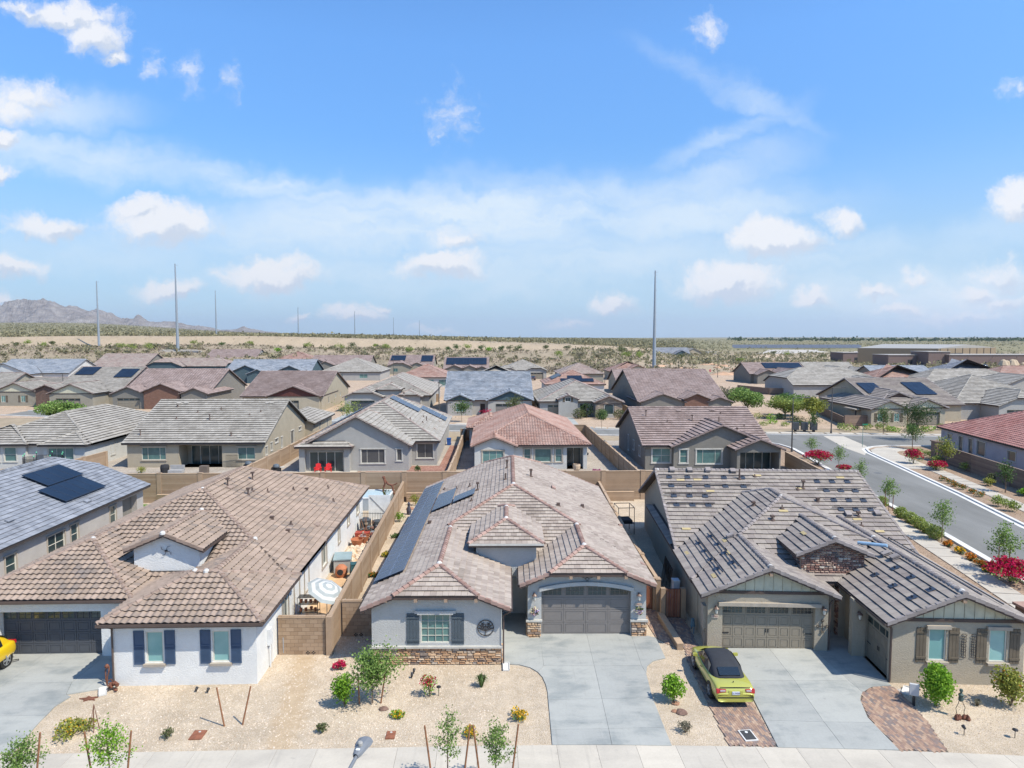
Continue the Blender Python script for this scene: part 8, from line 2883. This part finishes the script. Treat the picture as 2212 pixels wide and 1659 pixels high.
# umbrella
e = empty('patio_umbrella', (-9.1, 37.2, 0), 0, 'grey and white striped patio umbrella tilted over the side yard', 'umbrella')
MB().tube((0, 0, 0), (0, 0, 2.15), .025, .02, 6).build('umbrella_pole', TRIM_WH, e)
m = MB()
T_ = Matrix.Rotation(R(28), 4, Vector((.4, 1, 0)))
for k in range(8):
 a0_, a1_ = k * math.pi / 4, (k + 1) * math.pi / 4
 for j in range(6):
  r0_, r1_ = 1.15 * j / 6, 1.15 * (j + 1) / 6
  z0_, z1_ = .42 * (1 - (j / 6) ** 1.4), .42 * (1 - ((j + 1) / 6) ** 1.4)
  q = [Vector((r0_ * math.cos(a0_), r0_ * math.sin(a0_), z0_)), Vector((r1_ * math.cos(a0_), r1_ * math.sin(a0_), z1_)), Vector((r1_ * math.cos(a1_), r1_ * math.sin(a1_), z1_)), Vector((r0_ * math.cos(a1_), r0_ * math.sin(a1_), z0_))]
  m.cm = j % 2
  m.face([T_ @ p + Vector((0, 0, 1.95)) for p in q])
m.build('umbrella_canopy', [plain('canopy_white', (.50, .49, .46), .8), plain('canopy_grey', (.30, .32, .31), .8)], e)
# pile of pale rocks
rs = random.Random(77)
m = MB()
for k in range(220):
 x, y = rs.uniform(-10.7, -8.8), rs.uniform(47.5, 52)
 r = rs.uniform(.06, .2)
 i = len(m.v)
 m.lathe((x, y, 0), [(r, 0), (r * .9, r * .5), (r * .4, r * .9), (0, r)], 6)
m.build('rock_pile', plain('rock_cream', (.56, .45, .34), .9, var=.25), None, 'stuff', 'heap of pale landscaping rocks along the side yard', 'rock pile')
sheet('dirt', [(-10.76, 33.95), (-8.25, 33.95), (-8.4, 51), (-10.76, 51)], .012, DIRT)
e = empty('yard_tools', (-10.5, 53.6, 0), 0, 'red wheelbarrow-like bin with tools at the end of the side yard', 'garden tools')
MB().box((.3, 0, .35), (1.0, .7, .4), taper=1.1).build('red_tub', plain('tub_red', (.33, .06, .04), .6), e)
m = MB()
for k in range(9):
 m.tube((.2 + rs.uniform(-.3, .6), .5 + rs.uniform(-.2, .3), 0), (rs.uniform(-.2, 1.2), .8, rs.uniform(1.2, 1.9)), .02, .02, 4)
m.build('tool_handles', plain('tool_wood', (.25, .13, .07), .8), e)
m = MB()
for k in range(50):
 m.box((-10.4 + rs.uniform(0, 2.0), rs.uniform(52.2, 55), rs.uniform(.05, .9)), (rs.uniform(.06, .3), rs.uniform(.06, .3), rs.uniform(.04, .25)), rs.uniform(0, 3), rs.random())
m.build('yard_clutter', tinted('clutter_mixed', [(0, (.05, .05, .06)), (.3, (.35, .12, .08)), (.5, (.4, .4, .42)), (.8, (.12, .15, .16)), (1, (.5, .42, .3))], .7), None, 'stuff', 'jumble of pots and garden odds and ends', 'clutter')
m = MB()
for k in range(40):
 m.box((-10.4 + rs.uniform(0, 1.9), rs.uniform(34.3, 37.8), rs.uniform(.05, .6)), (rs.uniform(.06, .3), rs.uniform(.06, .3), rs.uniform(.04, .25)), rs.uniform(0, 3), rs.random())
m.build('yard_clutter', MATS['clutter_mixed'], None, 'stuff', 'pots and tools crowded under the striped umbrella', 'clutter')
# white shed panel and hot tub at the end
e = empty('white_screen', (-10.7, 59.2, 0), 0, 'white screen panel with a diagonal brace at the end of the side yard', 'screen')
MB().box((.95, 0, 1.1), (1.9, .06, 2.2)).build('screen_panel', TRIM_WH, e)
MB().obox((.1, -.05, 2.0), (1.5, 0, -1.6), (0, .03, 0), (.08, 0, .05)).build('brace', plain('brace_grey', (.3, .3, .31), .6), e)
e = empty('swim_spa', (-11.2, 64.1, 0), 0, 'large pale blue swim spa behind the left house', 'swim spa')
MB().box((0, 0, .55), (3.6, 3.4, 1.1)).build('spa_shell', plain('spa_grey', (.33, .37, .40), .6), e)
MB().box((0, .1, 1.13), (3.3, 2.9, .05)).build('spa_cover', plain('spa_cover_blue', (.36, .46, .50), .5), e)
m = MB()
m.box((0, 1.65, 1.16), (3.6, .14, .12)).box((0, -1.65, 1.16), (3.6, .14, .12)).box((-1.75, 0, 1.16), (.14, 3.4, .12)).box((1.75, 0, 1.16), (.14, 3.4, .12))
m.build('spa_rim', TRIM_WH, e)
m = MB()
m.path([(0, 0, 0), (.1, 0, .7), (.25, 0, 1.1), (.1, .1, 1.6), (.5, .1, 1.0), (.9, 0, .9), (1.1, 0, 0)], .1, 6)
m.path([(.9, 0, .9), (1.4, 0, 1.1)], .06, 5)
m.lathe((.1, .1, 1.6), [(0, -.1), (.16, 0), (.12, .16), (0, .22)], 7)
m.build('iron_horse', RUST, None, None, 'rusted iron horse sculpture in front of the tall back wall', 'sculpture', None, (-10.4, 65.1, .85))
e = empty('bird_bath', (-9.7, 62.2, 0), 0, 'white bulbous planter with a dry plant near the swim spa', 'planter')
MB().lathe((0, 0, 0), [(.25, 0), (.4, .4), (.42, .8), (.2, 1.0), (.25, 1.05)], 12).build('planter_body', TRIM_WH, e)
m = MB()
for k in range(40):
 a = rs.uniform(0, 6.28)
 p0 = Vector((0, 0, 1.0))
 p1 = Vector((.55 * math.cos(a) * rs.random(), .55 * math.sin(a) * rs.random(), 1.2 + rs.random() * .8))
 m.tube(p0, p1, .01, .005, 3)
 leaf(m, p1, .16, rs, rs.random())
m.build('dry_plant', LF_OL, e)
rock(-7.5, 62.8, .35, 'reddish stone block in the gravel by the wall corner', MATS['rock_red'])
m = MB()
m.lathe((0, 0, 0), [(.18, 0), (.22, .4), (.1, .8), (.14, 1.0), (0, 1.2)], 8)
m.build('garden_statue', plain('statue_dark', (.06, .06, .08), .7), None, None, 'small dark garden statue by the wall corner shrub', 'statue', None, (-7.4, 60.9, 0))
# ------------------------------------------------------------------ second row yards
REDC = plain('chair_red', (.55, .02, .02), .5)
def adirondack(x, y, lb):
 e = empty('garden_chair', (x, y, .1), R(4), lb, 'garden chair', 'red garden chairs')
 for k in range(5):
  MB().obox((-.3 + k * .12, .1, .3), (.105, 0, 0), (0, .25, .75 - abs(k - 2) * .05), (0, .02, 0)).build('back_slat', REDC, e)
 MB().box((0, -.15, .34), (.6, .5, .04)).build('seat', REDC, e)
 for sx in (-1, 1):
  MB().box((sx * .36, -.1, .58), (.12, .7, .03)).build('armrest', REDC, e)
  MB().box((sx * .34, -.38, .29), (.05, .08, .58)).build('leg', REDC, e)
  MB().box((sx * .34, .2, .29), (.05, .08, .58)).build('leg', REDC, e)
adirondack(-20.3, 80.0, 'left of two red slatted garden chairs on the corner patio')
adirondack(-19.1, 80.0, 'right of two red slatted garden chairs on the corner patio')
for x, y, lb in ((-25.0, 79.5, 'black covered barbecue grill at the patio corner, centre left'), (-28.9, 81.5, 'black barbecue grill right of the tan house window')):
 e = empty('barbecue_grill', (x, y, 0), 0, lb, 'grill', 'barbecue grills')
 MB().box((0, 0, .45), (1.0, .55, .75)).build('grill_cart', DARKIN, e)
 MB().lathe((0, 0, .85), [(.38, 0), (.4, .12), (.3, .32), (0, .4)], 12).build('grill_hood', plain('hood_grey', (.10, .12, .14), .4), e)
 MB().box((.7, 0, .85), (.45, .5, .04)).build('side_shelf', TRIM_L, e)
e = empty('patio_sofa', (-36.8, 80.2, 0), 0, 'grey cushioned patio sofa on the tan house patio', 'sofa')
MB().box((0, 0, .3), (1.6, .8, .35)).build('seat', plain('cushion_grey', (.33, .32, .31), .9), e)
MB().box((0, .35, .7), (1.6, .2, .55)).build('backrest', MATS['cushion_grey'], e)
e = empty('covered_grill', (-38.3, 80.6, 0), 0, 'round black covered barrel grill on the tan house patio', 'grill')
MB().lathe((0, 0, 0), [(.45, 0), (.5, .7), (.42, 1.0), (0, 1.08)], 14).build('grill_cover', DARKIN, e)
MB().box((0, 0, .45), (.9, .7, .85)).build('patio_chest', plain('chest_brown', (.14, .11, .09), .8), None, None, 'brown wicker chest at the right end of the tan house patio', 'chest', None, (-33.7, 80.5, 0))
# trampoline
e = empty('trampoline', (-50.8, 78.4, 0), 0, 'trampoline with black net and green pole caps behind the striped hip roof', 'trampoline')
m = MB()
for k in range(8):
 a = k * math.pi / 4
 m.tube((2.1 * math.cos(a), 1.6 * math.sin(a), 0), (2.1 * math.cos(a), 1.6 * math.sin(a), 2.7), .035, .035, 6)
m.build('net_poles', DARKM, e)
NET = bpy.data.materials.new('net_black')
NET.use_nodes = True
t = NT(NET.node_tree)
mx = t.n('ShaderNodeMixShader', {0: .45, 1: t.n('ShaderNodeBsdfTransparent').outputs[0], 2: t.n('ShaderNodeBsdfDiffuse', {'Color': (.02, .02, .02, 1)}).outputs[0]})
t.t.links.new(mx.outputs[0], t.n('ShaderNodeOutputMaterial').inputs[0])
m = MB()
for k in range(24):
 a0_, a1_ = k * math.pi / 12, (k + 1) * math.pi / 12
 m.face([(2.1 * math.cos(a0_), 1.6 * math.sin(a0_), .8), (2.1 * math.cos(a1_), 1.6 * math.sin(a1_), .8), (2.1 * math.cos(a1_), 1.6 * math.sin(a1_), 2.4), (2.1 * math.cos(a0_), 1.6 * math.sin(a0_), 2.4)])
m.build('safety_net', NET, e)
MB().lathe((0, 0, 0), [(0, .8), (1.6, .8), (2.1, .84)], 20).build('jumping_mat', DARKM, e)
m = MB()
for k in range(8):
 a = k * math.pi / 4
 m.lathe((2.1 * math.cos(a), 1.6 * math.sin(a), 2.65), [(.06, 0), (.07, .1), (0, .16)], 8)
m.build('pole_caps', plain('cap_green', (.15, .55, .30), .5), e)
e = empty('beach_towel', (-46.55, 70.5, 0), R(86), 'bright blue towel hanging over the tan side wall', 'towel')
m = MB()
for k in range(8):
 m.obox((k * .11, -.13 - .03 * (k % 2), .3), (.11, .03 if k % 2 == 0 else -.03, 0), (0, .01, 0), (0, 0, 2.05))
m.build('towel_cloth', plain('towel_blue', (.01, .09, .28), .9), e)
MB().box((0, 0, .25), (3.2, 1.2, .5)).box((0, 0, .53), (3.3, 1.3, .06)).build('storage_box', TRIM_WH, None, None, 'long low white box behind the back wall near the blue towel', 'storage box', None, (-48.4, 69.5, 1.9))
m = MB()
m.lathe((0, 0, 0), [(.35, .35), (.4, .5), (.36, .62), (0, .66)], 12)
for k in range(3):
 a = k * 2.09
 m.tube((.3 * math.cos(a), .3 * math.sin(a), 0), (.3 * math.cos(a), .3 * math.sin(a), .4), .02, .02, 4)
m.build('fire_pit', DARKIN, None, None, 'small dark kettle grill right of the white house wall', 'grill', None, (12.6, 89.5, 0))
e = empty('wicker_chair', (10.1, 79.4, 0), .3, 'light wicker patio chair outside the white house', 'chair')
MB().lathe((0, 0, 0), [(.32, .3), (.42, .45), (.46, .85), (.42, 1.05)], 12).build('chair_shell', plain('wicker_tan', (.48, .36, .25), .9), e)
MB().lathe((0, 0, 0), [(0, .42), (.36, .42)], 12).build('seat', MATS['wicker_tan'], e)
MB().lathe((0, 0, 0), [(.3, 0), (.3, .3)], 10).build('chair_base', MATS['wicker_tan'], e)
m = MB()
rs = random.Random(2)
for k in range(12):
 m.lathe((rs.uniform(-.4, .4), rs.uniform(-.3, .3), rs.uniform(0, .15)), [(0, 0), (.14, .08), (.12, .2), (0, .28)], 7)
m.build('toy_pile', plain('toy_purple', (.20, .05, .10), .8), None, None, 'small dark purple heap of toys at the corner of the white house', 'toys', None, (12.5, 79.6, 0))
m = MB()
m.box((0, 0, 0.3), (2.2, .9, .12)).box((.95, 0, .6), (.15, .9, .6))
m.build('sun_lounger', plain('lounger_white', (.55, .55, .56), .7), None, None, 'white sun lounger near the right patio of the grey-brown house', 'lounger', None, (31.4, 76.2, 0))
sheet('red_gravel', [(-15.8, 78.6), (-5.2, 78.6), (-4.4, 100), (-6, 100), (-6.4, 84.2), (-9.8, 84.2), (-10.1, 80.9), (-15.8, 80.9)], .012, gravel_mat('gravel_red', [(0, (.22, .11, .08)), (.5, (.32, .17, .13)), (1, (.42, .25, .2))], 10))
sheet('patio_slab', [(-23.2, 77.5), (-11.5, 77.5), (-11.5, 78.6), (-15.8, 78.7), (-16, 82), (-23.2, 82)], .02, CONW)
sheet('lawn', [(-42, 57.5), (-29.6, 57.5), (-29.0, 65.4), (-42, 65.4)], .02, leafmat('lawn_green', [(0, (.06, .13, .02)), (1, (.12, .22, .04))], .0))
sheet('patio_slab', [(-33.4, 55), (-29.4, 55), (-29.0, 60.6), (-33.4, 61.4)], .03, CONW)
# third row driveways
for k, (poly, lb) in enumerate((([(3.0, 137.4), (7.6, 137.2), (8.2, 122), (2.6, 122.4)], ''), ([(11.2, 134.8), (16.2, 134.6), (16.0, 117.4), (10.8, 118.4)], ''), ([(-30, 145), (-24.6, 145), (-24, 128.5), (-30.5, 130)], ''), ([(-46.5, 146), (-40.5, 146), (-41, 132.5), (-47, 134)], ''), ([(-84, 152.5), (-78.5, 152.5), (-79, 144.5), (-85, 146)], ''), ([(79, 119.5), (85, 119.5), (86, 107), (80, 107.2)], ''), ([(96, 122.5), (103, 122.5), (103, 106), (96, 106.5)], ''))):
 sheet('driveway', poly, .022 + .001 * k, CON)
# mailboxes across the junction
for i in range(3):
 e = empty('mailbox_cluster', (51.5 + i * 1.45, 113.2 - i * .25, 0), R(-8), ['left', 'middle', 'right'][i] + ' dark mailbox cluster cabinet across the junction', 'mailboxes', 'mailbox cabinets')
 MB().box((0, 0, .95), (1.1, .5, 1.3)).build('cabinet_body', plain('cabinet_dark', (.07, .075, .08), .5), e)
 MB().box((0, 0, .15), (.4, .3, .3)).build('pedestal', DARKM, e)
 for k in range(4):
  for j in range(3):
   MB().box((-.36 + j * .36, -.26, .48 + k * .31), (.32, .02, .27)).build('mail_door', MATS['cabinet_dark'], e)
m = MB()
for z in (.5, .9, 1.3):
 m.box((0, 0, z), (2.6, .06, .08))
for x in (-1.2, 1.2):
 m.box((x, 0, .7), (.1, .1, 1.4))
m.build('rail_fence', plain('rail_sage', (.45, .5, .42), .7), None, None, 'short pale green rail fence beside the street lamp across the junction', 'fence', None, (44.6, 117.5, 0))
# street name pole at the corner
e = empty('street_name_sign', (54.0, 96.8, 0), 0, 'thin green sign pole on the rounded street corner', 'street sign')
MB().tube((0, 0, 0), (0, 0, 3.4), .035, .035, 6).build('sign_post', plain('post_green', (.12, .22, .18), .6), e)
MB().box((.3, 0, 3.3), (.8, .03, .2)).build('sign_plate', plain('sign_green', (.02, .18, .09), .6), e)
# ramp panel
sheet('tactile_ramp', [(50.2, 88.3), (51.8, 87.6), (52.2, 92.6), (50.9, 92.4)], .075, plain('ramp_pale', (.62, .62, .63), .8)) if False else None
# patio roof of the olive corner house
e = empty('pergola', (69.5, 124, 0), 0, 'flat tan patio cover beside the olive corner house', 'patio cover')
MB().box((0, 0, 2.75), (6.0, 4.0, .18)).build('cover_roof', plain('cover_tan', (.50, .42, .33), .8), e)
for x in (-2.8, 0, 2.8):
 MB().box((x, -1.8, 1.35), (.2, .2, 2.7)).build('post', FASC, e)
# boulders / machines in the workshop yard
m = MB()
rs = random.Random(15)
for k in range(10):
 r = rs.uniform(1.3, 2.2)
 m.lathe((252 + k * 2.2, 330 + rs.uniform(-2, 2), 0), [(r, 0), (r * 1.05, r), (r * .6, r * 1.9), (r * .3, r * 2.2), (0, r * 2.3)], 8)
m.build('bagged_machines', plain('tan_sacks', (.42, .33, .23), .9), None, 'stuff', 'row of tan lumpy bagged machines in front of the workshops', 'machines')
# pebbles in the front gravel
m = MB()
rs = random.Random(44)
c = 0
while c < 6500:
 x, y = rs.uniform(-26, 27), rs.uniform(24.6, 36)
 if y > 25.75 and not any((a < x < b and y > yy) for a, b, yy in ((-26, -17.2, 25), (-17.3, -10.6, 30.8), (-5.9, .5, 32.5), (.4, 9.0, 25), (9.2, 12, 25), (11.2, 18.5, 24), (18, 27, 29.9))) and not (x > -19.3 and x < -17 and y > 25.7 and y > 29.5):
  c += 1
  s = rs.uniform(.018, .042)
  a = rs.uniform(0, 6.28)
  t = rs.random()
  p = [(x + s * math.cos(a + k * 1.57) * rs.uniform(.7, 1.2), y + s * math.sin(a + k * 1.57) * rs.uniform(.7, 1.2)) for k in range(4)]
  i = len(m.v)
  m.v += [(q[0], q[1], 0) for q in p] + [(x, y, s * .9)]
  for k in range(4):
   m.f.append((i + k, i + (k + 1) % 4, i + 4))
   m.t.append(t)
   m.mi.append(0)
m.build('loose_gravel', tinted('pebble_mix', [(0, (.38, .29, .21)), (.3, (.50, .40, .30)), (.7, (.58, .48, .37)), (1, (.64, .56, .47))], .9, 3, .1), None, 'stuff', 'loose gravel stones lying over the front yards', 'gravel')
# air
HZ = bpy.data.materials.new('haze_air')
HZ.use_nodes = True
t = NT(HZ.node_tree)
pv = t.n('ShaderNodeVolumePrincipled', {'Color': (.86, .91, 1, 1), 'Density': 4.0e-5, 'Anisotropy': .3})
t.t.links.new(pv.outputs[0], t.n('ShaderNodeOutputMaterial').inputs[1])
hb = MB().box((0, 12400, 296), (60000, 26000, 604))
hz = hb.build('haze', HZ, kind='stuff', label='thin pale air haze over the whole scene')
